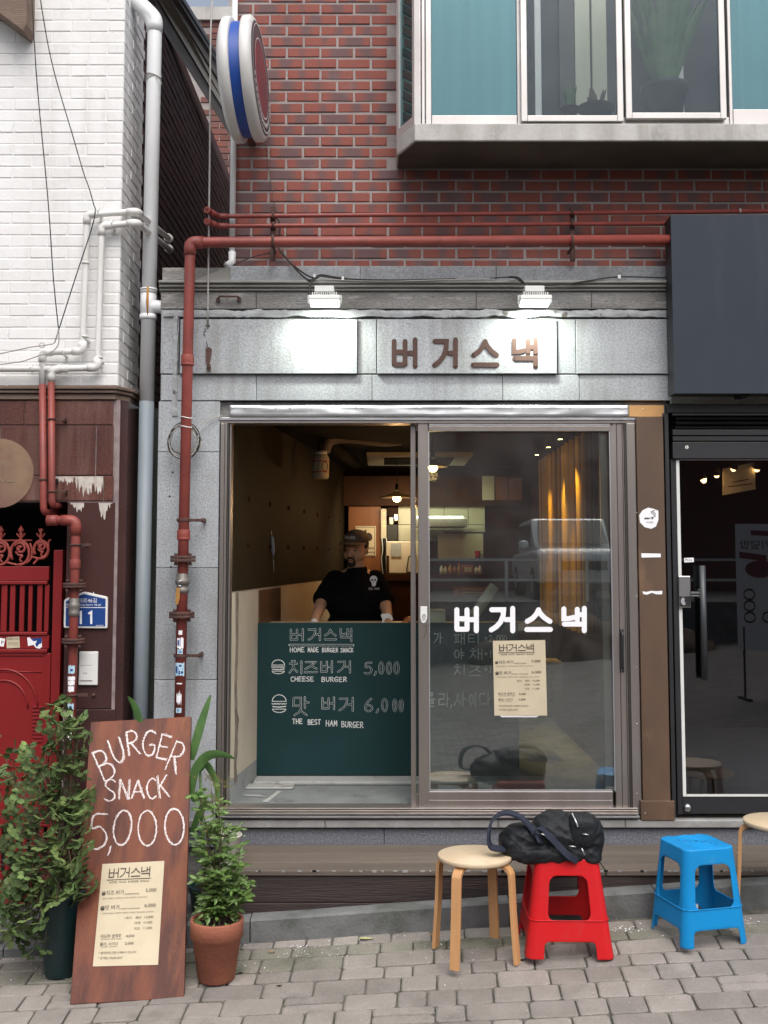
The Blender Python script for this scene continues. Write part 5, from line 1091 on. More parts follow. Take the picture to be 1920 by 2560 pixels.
# knife steel on a peg
kn = thing('hanging_tool', P(679, 1385, ywall(679, 1385)-.02), 'blue grey handled tool with a thin point hanging on the olive wall', 'tool'); yk = ywall(679, 1385)-.03
mb = MB(); mb.tube([P(677, 1326, yk), P(678, 1337, yk)], .006, 8); mb.build('hanging_loop', 'cream', kn)
mb = MB(); mb.tube([P(679, 1339, yk), P(680, 1345, yk), P(682, 1362, yk), P(683, 1378, yk), P(683, 1391, yk)], [.006, .011, .013, .012, .005], 10); mb.build('grip', mat('blue_grey_grip', (.22, .27, .33), .5), kn)
mb = MB(); mb.tube([P(683, 1391, yk), P(685, 1430, yk)], [.004, .0015], 6); mb.build('point', 'chrome', kn)
# pendant lamps
def pendant(label, px, py, y, power, r=.15):
    p = P(px, py, y); t = thing('pendant_lamp', p, label, 'lamp', 'warm pendant lamps inside the burger shop'); mb = MB()
    mb.lathe([(.02, .06), (.03, .045), (r, .006), (r, 0), (.03, .038)], p, 28); mb.build('shade', mat('lamp_shade', (.55, .45, .33), .5), t)
    mb = MB(); mb.ball(p+Vector((0, 0, -.005)), (.035, .035, .030), 14, 8); mb.build('bulb', mat('warm_bulb', (1, .8, .4), .5, emit=(1, .66, .25), estr=22), t)
    mb = MB(); mb.cyl(p+Vector((0, 0, .05)), (p.x, p.y, CZ), .004, 6); mb.cyl(p+Vector((0, 0, .05)), p+Vector((0, 0, .12)), .014, 8); mb.build('cord', 'blackframe', t)
    l = bpy.data.lights.new('bulb_light', 'POINT'); l.energy = power; l.color = (1, .55, .22); l.shadow_soft_size = .04
    o = bpy.data.objects.new('bulb_light', l); COL.objects.link(o); o.parent = t; o.location = (0, 0, -.06); return t
pendant('warm pendant lamp above and behind the man in the cap', 992, 1245, 3.3, 4.5)
pendant('warm pendant lamp near the left edge of the right window pane', 1082, 1168, 1.75, 4.0, .11)
l = bpy.data.lights.new('kitchen_tube', 'AREA'); l.energy = 7; l.color = (1, .88, .60); l.size = .9; l.size_y = .1; l.shape = 'RECTANGLE'
o = bpy.data.objects.new('kitchen_tube_light', l); COL.objects.link(o); o.parent = hk; o.location = Vector((.35, 3.9, 2.42))-Vector(hk.location); o.rotation_euler = (radians(35), 0, 0)
# amber curtain on the right wall with a lamp washing it
cu = thing('amber_curtain', (1.38, 2.2, 2.4), 'amber curtain glowing under warm lamps along the right wall', 'curtain'); mb = MB(); vs = []; n = 90
for i in range(n+1):
    y = 1.0+2.2*i/n; xx = 1.36+.035*sin(i*.75)+.01*sin(i*2.1)
    vs += [(xx, y, 1.35), (xx+.004*sin(i), y, 2.0), (xx, y, 2.7)]
mb.add(vs, [(i*3+k, i*3+k+1, (i+1)*3+k+1, (i+1)*3+k) for i in range(n) for k in range(2)], True); mb.build('cloth', 'amber', cu); mb = MB(); mb.cyl((1.36, .95, 2.71), (1.36, 3.25, 2.71), .012, 8); mb.build('rail', 'darkwood', cu)
for i, y in enumerate((1.35, 1.9, 2.5)):
    l = bpy.data.lights.new('curtain_wash', 'SPOT'); l.energy = 38; l.color = (1, .62, .2); l.spot_size = radians(42); l.spot_blend = .7; l.shadow_soft_size = .02
    t = thing('curtain_spotlight', (1.22, y, 2.68), ['front', 'middle', 'rear'][i]+' small spotlight on the ceiling beside the amber curtain', 'spotlight', 'spotlights washing the amber curtain'); mb = MB(); mb.tube([(1.22, y, 2.74), (1.22, y, 2.68)], .02, 10); mb.build('housing', 'blackframe', t); mb = MB(); mb.disc((1.22, y, 2.679), .016, (0, 0, -1)); mb.build('lens', bpy.data.materials['warm_bulb'], t)
    o = bpy.data.objects.new('curtain_wash', l); COL.objects.link(o); o.parent = t; o.location = (0, 0, -.03); o.rotation_euler = (0, radians(-9), 0)
# odds and ends behind the pane
t = thing('paper_roll', P(1210, 1500, .95), 'white paper roll leaning on the counter behind the glass lettering', 'paper roll'); a, b_ = P(1183, 1540, .95), P(1236, 1466, 1.0)
mb = MB(); mb.cyl(a, b_, .034, 20); mb.build('roll', 'cream', t); mb = MB(); mb.cyl(b_, b_+(b_-a).normalized()*.004, .018, 12); mb.build('core', 'darkwood', t)
t = thing('counter_box', P(1095, 1556, 1.0), 'cream cardboard box on the counter beside the window stile', 'box'); bbox(1074, 1528, 1114, 1559, .95, 1.15, 'cream', 'carton', t, .004); bbox(1074, 1526, 1114, 1528, .94, 1.16, 'paper', 'lid', t)
t = thing('wall_plaque', P(1178, 1477, 3.9), 'small wooden plaque with faint print on the back counter', 'plaque'); bbox(1134, 1467, 1220, 1489, 3.93, 3.95, 'wood', 'board', t); mb = MB(); f9 = yplane(3.929)
for i in range(2): ribbon(mb, [(1152, 1473+i*8), (1206, 1474+i*8)], 1.2, f9, .001, caps=False)
ribbon(mb, ell(1143, 1478, 4, 4), .8, f9, .001); mb.build('print', 'cream', t)
t = thing('carton', P(1385, 1820, 1.4), 'brown carton with vertical red print standing on the floor behind the glass', 'box'); bbox(1345, 1655, 1408, 1790, 1.4, 1.7, mat('carton_brown', (.24, .17, .11), .8), 'carton_body', t, .005); mb = MB(); f9 = yplane(1.399)
for i, c_ in enumerate('DELSOL'): ftext(mb, c_, 1376, 1386, 1692+i*11, 1700+i*11, f9, .002)
ribbon(mb, ell(1381, 1682, 4, 4), 1, f9, .002); mb.build('print', 'printred', t)
# spray bottle and bread tray on the counter
p = P(971, 1580, 1.0); t = thing('spray_bottle', p, 'white trigger spray bottle standing on the counter beside the man', 'spray bottle')
mb = MB(); mb.lathe([(0, -.12), (.035, -.12), (.036, -.02), (.014, .0), (.013, .02)], p, 16); mb.build('bottle', 'whiteplastic', t)
mb = MB(); mb.lathe([(.016, .012), (.016, .038), (0, .038)], p, 14); mb.build('collar', 'whiteplastic', t)
mb = MB(); ppoly(mb, [(952, 1538), (954, 1535), (972, 1534), (980, 1539), (983, 1549), (977, 1552), (975, 1546), (965, 1545), (960, 1557), (954, 1563), (956, 1548), (953, 1542)], p.y-.012, p.y+.012); mb.build('trigger_head', 'whiteplastic', t, bevel=.003)
mb = MB(); mb.tube(smoothline([P(985, 1558, 1.0), P(996, 1565, .98), P(1012, 1566, .98)]), .002, 5); mb.build('tube', 'whiteplastic', t)
p = P(1020, 1560, 1.05); t = thing('bun_bag', p, 'orange brown bread buns in a clear bag on the counter edge', 'food')
for i, (dx, dz) in enumerate(((-.02, 0), (.04, .005), (.01, .03))):
    mb = MB(); mb.ball(p+Vector((dx, .02*i, dz-.01)), (.04, .04, .028), 12, 8); mb.build('bun', mat('toasted_bun', (.45, .17, .05), .4, col2=(.3, .09, .03), nscale=20), t)
# ================================================================== TIMBER STEP
dk = thing('timber_step', (1.0, -.28, .05), 'weathered timber step with dark brown fascia boards below the shop window', 'step')
DZ = P(900, 2110, 0).z; DX0 = -.93
for i, (ya, yb_) in enumerate(((-.515, -.372), (-.362, -.192), (-.182, -.006))):
    mb = MB(); n = 30; vs = []
    for (xa_, xb2) in ((DX0, 1.12), (1.124, 3.1)):
        mb = MB(); mb.box((xa_, ya, DZ-.028), (xb2, yb_, DZ+.0)); mb.build('deck_board', 'deck', dk, bevel=.005)
for za, zb_ in ((DZ-.032-.128, DZ-.032), (DZ-.032-.262, DZ-.032-.131), (DZ-.032-.40, DZ-.032-.265)):
    for xa_, xb2 in ((DX0, .98), (.983, 3.1)):
        mb = MB(); mb.box((xa_, -.505, za), (xb2, -.475, zb_)); mb.build('fascia_board', 'fascia', dk, bevel=.004)
mb = MB(); mb.box((DX0, -.474, -.1), (3.1, -.45, DZ-.03)); mb.box((DX0, -.474, -.1), (DX0+.03, -.01, DZ-.03)); mb.build('frame_back', 'fascia', dk)
# chipped pale flecks along the front edge
mb = MB()
for i in range(70):
    x_ = random.uniform(-.8, 2.3); w_ = random.uniform(.004, .03); mb.box((x_, -.5165, DZ-.006-random.uniform(0, .004)), (x_+w_, -.5140, DZ+.0012))
mb.build('worn_edge', 'sill', dk, kind='stuff')

# ================================================================== PIPES
def ring(mb, c, ax, r, th, seg=20):
    c, ax = Vector(c), Vector(ax).normalized(); mb.cyl(c-ax*th/2, c+ax*th/2, r, seg)
def flange(t, p, r=.07, th=.016, gap=.018, bolts=4, m='rust'):
    mb = MB(); p = Vector(p); ring(mb, p+Vector((0, 0, gap/2)), (0, 0, 1), r, th); ring(mb, p-Vector((0, 0, gap/2)), (0, 0, 1), r, th)
    f = mb.build('flange', m, t, bevel=.002); mb = MB()
    for k in range(bolts):
        a = pi/4+k*pi/2+.2; c = p+Vector((cos(a)*r*.78, sin(a)*r*.78, 0)); mb.cyl(c-Vector((0, 0, .035)), c+Vector((0, 0, .03)), .0055, 6); mb.cyl(c-Vector((0, 0, .036)), c-Vector((0, 0, .02)), .010, 6); mb.cyl(c+Vector((0, 0, .02)), c+Vector((0, 0, .029)), .010, 6)
    mb.build('bolt', m, f)
def clamp(t, p, w_=.16, yw_=0.0, m='rust', side=1, r=.034):
    p = Vector(p); mb = MB(); ring(mb, p, (0, 0, 1), r, .016); xa_, xb2 = (p.x-.045, p.x+w_*.68) if side > 0 else (p.x-w_*.68, p.x+.045)
    mb.box((xa_, p.y+.02, p.z-.008), (xb2, p.y+.027, p.z+.008)); 
    for xx in (xa_+.012, xb2-.012): mb.box((xx-.006, p.y+.027, p.z-.012), (xx+.006, yw_, p.z+.012)); mb.cyl((xx, p.y+.02, p.z), (xx, p.y+.006, p.z), .008, 6)
    mb.build('pipe_clamp', m, t, bevel=.001)
YPIPE = -.13
mp_ = thing('gas_pipe', P(465, 1200, YPIPE), 'red gas pipe with rusty flanges running down the granite pilaster', 'pipe')
zt = P(475, 606, YPIPE).z; xt = P(472, 760, YPIPE).x; xbm = P(449, 1780, YPIPE).x; zbm = gz(-1.1, 0)+.02
def xat(z): return xt+(xbm-xt)*(P(472, 760, YPIPE).z-z)/(P(472, 760, YPIPE).z-P(449, 1780, YPIPE).z)
RP = .030
top = Vector((xat(zt), YPIPE, zt)); rt = P(1674, 600, YPIPE); 
mb = MB(); pts = arc([rt, Vector((top.x+.001, YPIPE, zt)), Vector((xat(zbm), YPIPE, zbm))], .055, 8); mb.tube(pts, RP, 18); mb.build('run', 'redpipe', mp_)
mb = MB(); e = arc([top+Vector((.075, 0, 0)), top, top+Vector((0, 0, -.075))], .055, 8); mb.tube(e, RP+.005, 18); mb.build('elbow', 'redpipe', mp_)
for py, l in ((900, .055), (1336, .05)):
    z = P(462, py, YPIPE).z; mb = MB(); c = Vector((xat(z), YPIPE, z)); mb.cyl(c-Vector((0, 0, l/2)), c+Vector((0, 0, l/2)), RP+.006, 18); mb.cyl(c-Vector((0, 0, l/2+.004)), c-Vector((0, 0, l/2-.008)), RP+.008, 18); mb.build('coupling', 'redpipe', mp_, bevel=.001)
for py in (1397, 1537): z = P(452, py, YPIPE).z; flange(mp_, (xat(z), YPIPE, z))
for py in (1300, 1640): z = P(452, py, YPIPE).z; clamp(mp_, (xat(z), YPIPE, z))
z = P(452, 1458, YPIPE).z; mb = MB(); c = Vector((xat(z), YPIPE, z))
mb.lathe([(RP, -.055), (RP+.007, -.05), (RP+.007, -.03), (RP+.002, -.026), (RP+.002, -.008), (RP+.009, -.004), (RP+.009, .02), (RP+.003, .024), (RP+.004, .05), (RP, .054)], c, 18); mb.build('union', mat('grey_union', (.17, .155, .14), .5, .4), mp_)
mb = MB(); a = P(449, 1455, YPIPE-.035); mb.tube(smoothline([a+Vector((.012, 0, .01)), a+Vector((-.004, -.005, .0)), a+Vector((-.006, -.004, -.02)), a+Vector((.008, 0, -.02))]), .003, 6); mb.build('tag_wire', 'chrome', mp_)
mb = MB(); ppoly(mb, [(441, 1470), (449, 1469), (450, 1492), (445, 1512), (438, 1509), (439, 1490)], YPIPE-.036, YPIPE-.034); tg = mb.build('yellow_tag', mat('rusty_yellow_tag', (.34, .17, .04), .7), mp_)
def pipelabel(t, px, py0, py1, w_, m, ypipe, rad, seedx, name='label_sticker', ang=.9, tear=.15, pr=None):
    mb = MB(); n = 8; vs = []
    z0, z1 = P(px, py1, ypipe).z, P(px, py0, ypipe).z; xc = xat(z0) if seedx is None else seedx(z0)
    for i in range(n+1):
        a = -pi/2+(-w_+2*w_*i/n); tt = noise.noise((i*.9, py0, 0))*tear*(z1-z0); bb_ = noise.noise((i*.8, py0, 9))*tear*(z1-z0)
        for zz in (z0+bb_, z1+tt): vs.append((xc+cos(a)*(rad+.0008), ypipe+sin(a)*(rad+.0008), zz))
    mb.add(vs, [(2*i, 2*i+2, 2*i+3, 2*i+1) for i in range(n)], True); o = mb.build(name, m, t)
    if pr:
        mb = MB(); vs = []
        for (u0, u1, v0, v1) in pr:
            q = []
            for u, v_ in ((u0, v0), (u1, v0), (u1, v1), (u0, v1)): a = -pi/2-w_+2*w_*u; q.append((xc+cos(a)*(rad+.0016), ypipe+sin(a)*(rad+.0016), z0+(z1-z0)*v_))
            mb.add(q, [(0, 1, 2, 3)])
        mb.build('print', 'signblue', o)
lb = mat('pale_blue_print', (.42, .60, .72), .6)
pipelabel(mp_, 452, 1575, 1586, .35, 'whitevinyl', YPIPE, RP, None); pipelabel(mp_, 450, 1594, 1620, .6, 'whitevinyl', YPIPE, RP, None, tear=.3, pr=[(.1, .35, .3, .8), (.45, .55, .2, .9)])
pipelabel(mp_, 450, 1622, 1634, .5, lb, YPIPE, RP, None, pr=[(.3, .4, .2, .8), (.5, .6, .2, .8), (.65, .85, .3, .5)]); pipelabel(mp_, 450, 1656, 1688, .9, lb, YPIPE, RP, None, tear=.2, pr=[(.1, .3, .2, .75), (.35, .8, .45, .6), (.4, .55, .1, .4), (.62, .85, .15, .35), (.45, .7, .7, .85)])
pipelabel(mp_, 450, 1733, 1756, .45, 'whitevinyl', YPIPE, RP, None, tear=.7); pipelabel(mp_, 450, 1768, 1780, .5, lb, YPIPE, RP, None, pr=[(.3, .4, .2, .8), (.5, .6, .2, .8)])
pipelabel(mp_, 455, 1706, 1709, .5, 'whitevinyl', YPIPE, RP, None)
# two thinner pipes above
for i, (pyl, pyr, r_, lbl, pe) in enumerate(((541, 528, .0125, 'upper of two thin red pipes crossing the brick wall', 1925), (565, 559, .0125, 'lower of two thin red pipes crossing the brick wall', 1674))):
    t = thing('gas_pipe', P(560, pyl, -.02), lbl, 'pipe'); y_ = -.02; mb = MB(); a = P(545, pyl, y_); b_ = P(pe, pyr, y_); e0 = P(517, 524 if i == 0 else 553, -.15)
    mb.tube(arc([e0, a, b_], .03, 5), r_, 12); mb.build('run', 'redpipe', t)
    mb = MB(); mb.tube(arc([e0+(a-e0)*.3, a, a+Vector((.06, 0, 0))], .025, 6), r_+.005, 12); mb.cyl(e0, e0+(a-e0).normalized()*.03, r_+.006, 12); mb.build('elbow', 'redpipe', t)
mb = MB(); c = P(1849, 528, -.02); ring(mb, c, (1, 0, 0), .017, .01); mb.build('white_band', 'greywire', t if False else [o for o in SC.objects if o.get('label') == 'upper of two thin red pipes crossing the brick wall'][0])
for i, (px, lbl) in enumerate(((683, 'dark red upright bracket holding the pipes above the first floodlight'), (1430, 'dark red upright bracket holding the pipes above the second floodlight'))):
    t = thing('pipe_bracket', P(px, 590, .0), lbl, 'bracket', 'brackets holding the red pipes'); mb = MB(); z0, z1 = P(px, 655, .02).z, P(px, 520, .02).z; x_ = P(px, 600, .02).x
    mb.box((x_-.014, -.004, z0), (x_+.014, .012, z1)); mb.build('bar', 'rust', t, bevel=.002)
    for py, rr in ((541-i*10, .020), (563-i*4, .020), (604, .038)):
        mb = MB(); c = P(px, py, -.02 if rr < .03 else YPIPE+.0); ring(mb, c, (1, 0, 0), rr, .014, 16); mb.box((c.x-.007, c.y, c.z-rr), (c.x+.007, -.003, c.z-rr+.01)); mb.build('clip', 'rust', t)

# left house gas pipes
YG2 = -.16
def lp(name, label, ptsw, ptsr, r=.018, extra=None):
    t = thing(name, ptsw[0], label, 'pipe')
    if len(ptsw) > 1: mb = MB(); mb.tube(arc(ptsw, .03, 5), r, 14); mb.build('white_run', 'whitepipe', t)
    for p, a, c in zip(ptsw, ptsw[1:], ptsw[2:]):
        d1, d2 = (p-a).normalized(), (c-a).normalized()
        if abs(d1.dot(d2)) < .97: mb = MB(); mb.tube(arc([a+d1*.055, a, a+d2*.055], .03, 5), r+.005, 14); mb.build('elbow', 'whitepipe', t)
    if ptsr: mb = MB(); mb.tube(arc(ptsr, .035, 5), r+.001, 14); mb.build('red_run', 'redpipe', t)
    return t
q = lambda px, py, y=YG2: P(px, py, y)
t1 = lp('gas_pipe', 'white and red gas pipe stepping up the white house to the highest elbow', [q(106, 962), q(106, 881), q(206, 878), q(218, 537), q(342, 529), q(424, 598, .42)], [q(106, 961), q(109, 1282), q(165, 1278, .1)])
t2 = lp('gas_pipe', 'white and red gas pipe with a side branch, lower twin on the white house', [q(129, 956), q(130, 928), q(146, 922), q(244, 919), q(255, 565), q(342, 557), q(424, 624, .40)], [q(128, 955), q(130, 1265), q(175, 1262, .1)])
mb = MB(); mb.tube([q(-60, 923), q(146, 922)], .017, 12); mb.cyl(q(78, 922), q(83, 922), .021, 12); mb.build('side_branch', 'whitepipe', t2)
for t, pts in ((t1, ((421, 595),)), (t2, ((421, 621),))):
    mb = MB(); a = q(pts[0][0]-2, pts[0][1]-2, .40); b_ = q(pts[0][0]+4, pts[0][1]+3, .43); mb.cyl(a, b_, .026, 14); mb.build('end_collar', 'whitepipe', t)
for t, px, py in ((t1, 247, 528), (t2, 281, 558), (t1, 160, 880), (t1, 212, 842), (t2, 247, 894), (t1, 214, 658)):
    mb = MB(); c = q(px, py); vert = py in (842, 894, 658); ring(mb, c, (0, 0, 1) if vert else (1, 0, 0), .0225, .008, 14)
    if py != 658:
        mb.tube([c+Vector((0, .02, -.015)), c+Vector((.012 if vert else 0, .06, -.02))], .006, 6); mb.box((c.x-.012, YW-.004, c.z-.045), (c.x+.012, YW+.004, c.z+.01))
    mb.build('pipe_clip', 'whitepipe', t)
for t, px, py in ((t2, 128, 1048), (t1, 107, 1199), (t2, 130, 1229)):
    mb = MB(); c = q(px, py); ring(mb, c, (0, 0, 1), .024, .009, 14); mb.box((c.x-.015, c.y+.018, c.z-.005), (c.x+.07, c.y+.026, c.z+.006)); mb.box((c.x+.055, c.y+.02, c.z-.008), (c.x+.07, YW, c.z+.008)); mb.build('pipe_clip', 'rust', t)
YG3 = -.2
t3 = thing('gas_pipe', P(186, 1500, YG3), 'red gas pipe with two rusty flanges in front of the blue house number plate', 'pipe'); q3 = lambda px, py: P(px, py, YG3)
x_ = P(187, 1450, YG3).x; xl = P(180, 1900, YG3).x
r3 = .0245
mb = MB(); mb.tube(arc([q3(120, 1301), Vector((x_, YG3, q3(187, 1301).z)), Vector((x_-.004, YG3, gz(-1.6, 0)))], .045, 7), r3, 16); mb.build('run', 'redpipe', t3)
mb = MB(); a = Vector((x_, YG3, q3(187, 1301).z)); mb.tube(arc([a-Vector((.08, 0, 0)), a, a-Vector((0, 0, .08))], .045, 7), r3+.005, 16); mb.cyl(q3(118, 1301), q3(145, 1301), r3+.005, 16); mb.build('elbow', 'redpipe', t3)
for py in (1410,): c = Vector((x_, YG3, q3(187, py).z)); mb = MB(); mb.cyl(c-Vector((0, 0, .025)), c+Vector((0, 0, .025)), r3+.005, 16); mb.build('coupling', 'redpipe', t3, bevel=.001)
for py in (1463, 1602): flange(t3, (x_-.001, YG3, q3(187, py).z), .062, .012, .014)
c = Vector((x_, YG3, q3(187, 1518).z)); mb = MB(); mb.lathe([(r3, -.05), (r3+.006, -.045), (r3+.006, -.025), (r3+.002, -.02), (r3+.008, 0), (r3+.008, .02), (r3+.002, .024), (r3+.005, .045), (r3, .05)], c, 16); mb.build('union', bpy.data.materials['grey_union'], t3)
for py in (1362, 1738): mb = MB(); c = Vector((x_, YG3, q3(187, py).z)); ring(mb, c, (0, 0, 1), r3+.006, .010, 16); mb.box((c.x+.02, c.y+.01, c.z-.008), (c.x+.08, c.y+.02, c.z+.008)); mb.build('pipe_clip', 'rust', t3)
sx = lambda z: x_-.002
for a_, b_, m_, w_ in ((1663, 1683, lb, .8), (1690, 1700, 'whitevinyl', .9), (1701, 1712, 'whitevinyl', .8), (1714, 1728, 'whitevinyl', .7), (1758, 1772, lb, .7), (1778, 1792, 'whitevinyl', .5), (1800, 1850, 'whitevinyl', .4)): pipelabel(t3, 184, a_, b_, w_, m_, YG3, r3, sx, tear=.35, pr=[(.4, .7, .3, .6)] if m_ is lb else None)

# white drainpipe in the gap
dp = thing('drainpipe', P(367, 1000, .07), 'tall white drainpipe turning blue grey lower down in the gap between the houses', 'drainpipe')
YDp = .07; xd = P(367, 1000, YDp).x; rd_ = .0425
mb = MB(); mb.tube(arc([P(300, -60, YDp), P(322, -12, YDp), Vector((xd+.01, YDp, P(372, 50, YDp).z)), Vector((xd, YDp, P(367, 1004, YDp).z))], .12, 8), rd_, 20); mb.build('white_length', 'pvc', dp)
mb = MB(); z = P(367, 60, YDp).z; mb.tube(arc([P(318, -22, YDp), Vector((xd+.01, YDp, z+.03)), Vector((xd+.008, YDp, z-.05))], .12, 8), rd_+.005, 20); mb.build('elbow', 'pvc', dp)
mb = MB(); mb.cyl((xd, YDp, P(367, 1004, YDp).z), (xd-.008, YDp, -.05), rd_, 20); mb.build('grey_length', 'greypipe', dp)
mb = MB(); z0, z1 = P(367, 800, YDp).z, P(367, 722, YDp).z; mb.cyl((xd, YDp, z0), (xd, YDp, z1), rd_+.004, 20); mb.cyl((xd, YDp, z0), (xd, YDp, z0+.03), rd_+.007, 20); mb.cyl((xd, YDp, z1-.03), (xd, YDp, z1), rd_+.006, 20); zc = P(395, 768, YDp).z
mb.tube(smoothline([(xd, YDp, zc), (xd+.06, YDp-.01, zc), (xd+.085, YDp-.005, zc-.005), (xd+.11, YDp+.03, zc-.01)]), .038, 16); mb.build('branch', 'pvc', dp)
mb = MB(); mb.tube([(xd+.006, YDp-rd_-.007, z1), (xd+.004, YDp-rd_-.005, (z0+z1)/2), (xd+.007, YDp-rd_-.0075, z0+.02)], [.006, .008, .003], 6); mb.build('rust_streak', mat('orange_rust', (.42, .20, .05), .9), dp)
mb = MB(); zz_ = P(367, 200, YDp).z
for k in range(3): mb.tube([Vector((xd+.008+cos(a)*(rd_+.003), YDp+sin(a)*(rd_+.003), zz_+.012*sin(a*1.5+k)+k*.008)) for a in [i*pi/8 for i in range(17)]], .0025, 5)
mb.tube(smoothline([(xd+.03, YDp-.04, zz_), (xd+.055, YDp-.045, zz_-.02), (xd+.065, YDp-.04, zz_-.045)]), .0025, 5); mb.build('wire_tie', 'greywire', dp)
mb = MB(); zz_ = P(367, 727, YDp).z; mb.cyl((xd, YDp, zz_), (xd, YDp, zz_+.006), rd_+.008, 20); mb.build('clamp', 'greywire', dp)
# downpipe on the brick corner
d2 = thing('downpipe', P(582, 300, .05), 'slim white downpipe at the corner of the red brick wall', 'drainpipe'); x2 = P(583, 400, .06).x
mb = MB(); mb.cyl((x2, .06, 5.6), (x2, .06, P(580, 655, .06).z), .0175, 14); mb.build('run', 'pvc', d2); mb = MB(); mb.tube([(x2, .06, P(580, 655, .06).z+.06), (x2, .06, P(580, 655, .06).z), (x2-.03, .04, P(580, 668, .06).z)], .022, 12); mb.build('shoe', 'pvc', d2)

# ================================================================== FLOODLIGHTS
def flood(label, px, py, dx=0):
    p = P(px, py, -.14); t = thing('floodlight', p, label, 'floodlight', 'lit floodlights over the granite sign band'); s = 2.28e-3; m = lambda a, b_: (p.x+(a-812)*s, p.z-(b_-748)*s)
    mb = MB(); (xa_, z1), (xb2, z0) = m(787, 716), m(835, 731); mb.box((xa_, p.y-.02, z0), (xb2, p.y+.09, z1)); mb.build('driver_box', 'whitemetal', t, bevel=.003)
    # tilted body: lens looks down and towards the wall
    R_ = Matrix.Rotation(radians(-8), 3, 'X'); c = Vector((p.x, p.y, m(812, 752)[1]))
    def ob(cx, cy, cz, hx, hy, hz, name, mm, bev=0, par=t):
        mb = MB(); mb.obox(c+R_ @ Vector((cx, cy, cz)), R_ @ Vector((hx, 0, 0)), R_ @ Vector((0, hy, 0)), R_ @ Vector((0, 0, hz))); return mb.build(name, mm, par, bevel=bev)
    ob(0, 0, 0, .088, .06, .014, 'housing', 'whitemetal', .006)
    mb = MB()
    for i in range(12): 
        cx = -.066+i*.012; mb.obox(c+R_ @ Vector((cx, 0, .023)), R_ @ Vector((.0022, 0, 0)), R_ @ Vector((0, .05, 0)), R_ @ Vector((0, 0, .010)))
    mb.build('cooling_fin', 'whitemetal', t)
    ob(0, 0, -.016, .080, .052, .0025, 'lens', mat('lit_lens_%d' % px, (1, 1, 1), .5, emit=(.93, 1, .90), estr=3.2), .001)
    for sx_ in (-1, 1):
        mb = MB(); mb.box((p.x+sx_*.092-.003, p.y-.01, c.z-.01), (p.x+sx_*.092+.003, p.y+.02, c.z+.03)); mb.build('stirrup', 'whitemetal', t)
    mb = MB(); mb.box((p.x-.09, p.y+.0, c.z+.026), (p.x+.09, p.y+.01, c.z+.032)); mb.box((p.x-.02, p.y+.01, c.z+.02), (p.x+.02, -.02, c.z+.032)); mb.build('mount', 'whitemetal', t)
    l = bpy.data.lights.new('flood_light', 'AREA'); l.shape = 'RECTANGLE'; l.size = .13; l.size_y = .05; l.energy = 4.8; l.color = (.93, 1, .88); l.spread = radians(155)
    o = bpy.data.objects.new('flood_light', l); COL.objects.link(o); o.parent = t; o.location = (c+Vector((0, -.01, -.035)))-p; o.rotation_euler = (radians(22), 0, 0)
    return t
flood('white floodlight with cooling fins lit above the blank granite panel', 812, 748)
flood('white floodlight with cooling fins lit above the last letter of the sign', 1337, 748)
# cables along the cornice
def cable(name, label, pts, r, m='cable', y=-.05, cat='cable', tie=()):
    ps_ = smoothline([P(a, b_, y if len(c_) == 0 else c_[0]) for a, b_, *c_ in pts], 8); o_ = thing(name, ps_[0], label, cat); mb = MB(); mb.tube(ps_, r, 6); mb.build('strand', m, o_)
    for a, b_ in tie: mb = MB(); mb.box(P(a-3, b_-5, y-.008), P(a+3, b_+5, y+.004)); mb.build('cable_clip', 'whiteplastic', o_)
    return o_
cable('power_cable', 'black cable dropping from the red pipes and looping to the first floodlight', [(683, 540, .05), (700, 560, .07), (697, 620, .06), (730, 660, .01), (775, 692), (800, 690), (860, 697), (990, 700), (1140, 697, -.03)], .0045, tie=((786, 690), (857, 696)))
cable('power_cable', 'black cable loop joining the first floodlight to the wires', [(700, 625, .06), (735, 668, .0), (772, 700), (800, 688), (830, 692), (868, 697)], .0055)
cable('power_cable', 'short black tail curling down the left side of the first floodlight', [(795, 692), (778, 705, -.09), (773, 728, -.12), (776, 742, -.13)], .0065)
cable('power_cable', 'thin pale wire running between the two floodlights', [(780, 695), (850, 700), (980, 703), (1130, 699), (1235, 697)], .003, 'greywire')
cable('power_cable', 'black cable from the second floodlight to the slate signboard', [(1225, 696), (1275, 693), (1300, 701), (1318, 712, -.1), (1400, 712), (1470, 702), (1548, 692), (1672, 695, -.03)], .004, tie=((1548, 692),))
cable('power_cable', 'short black cable feeding the top of the second floodlight', [(1272, 692), (1295, 694, -.08), (1308, 705, -.12), (1320, 718, -.13)], .006)
cable('power_cable', 'black wire slanting from the downpipe foot up over the brickwork', [(575, 668), (600, 655, .06), (640, 640, .07), (690, 630, .07)], .0035, y=.05)
cable('sign_wire', 'thin wire hanging from the round sign down to the pipe bracket', [(664, 360, .0), (668, 400, .08), (678, 460, .08), (690, 530, .06)], .0025, 'twig')
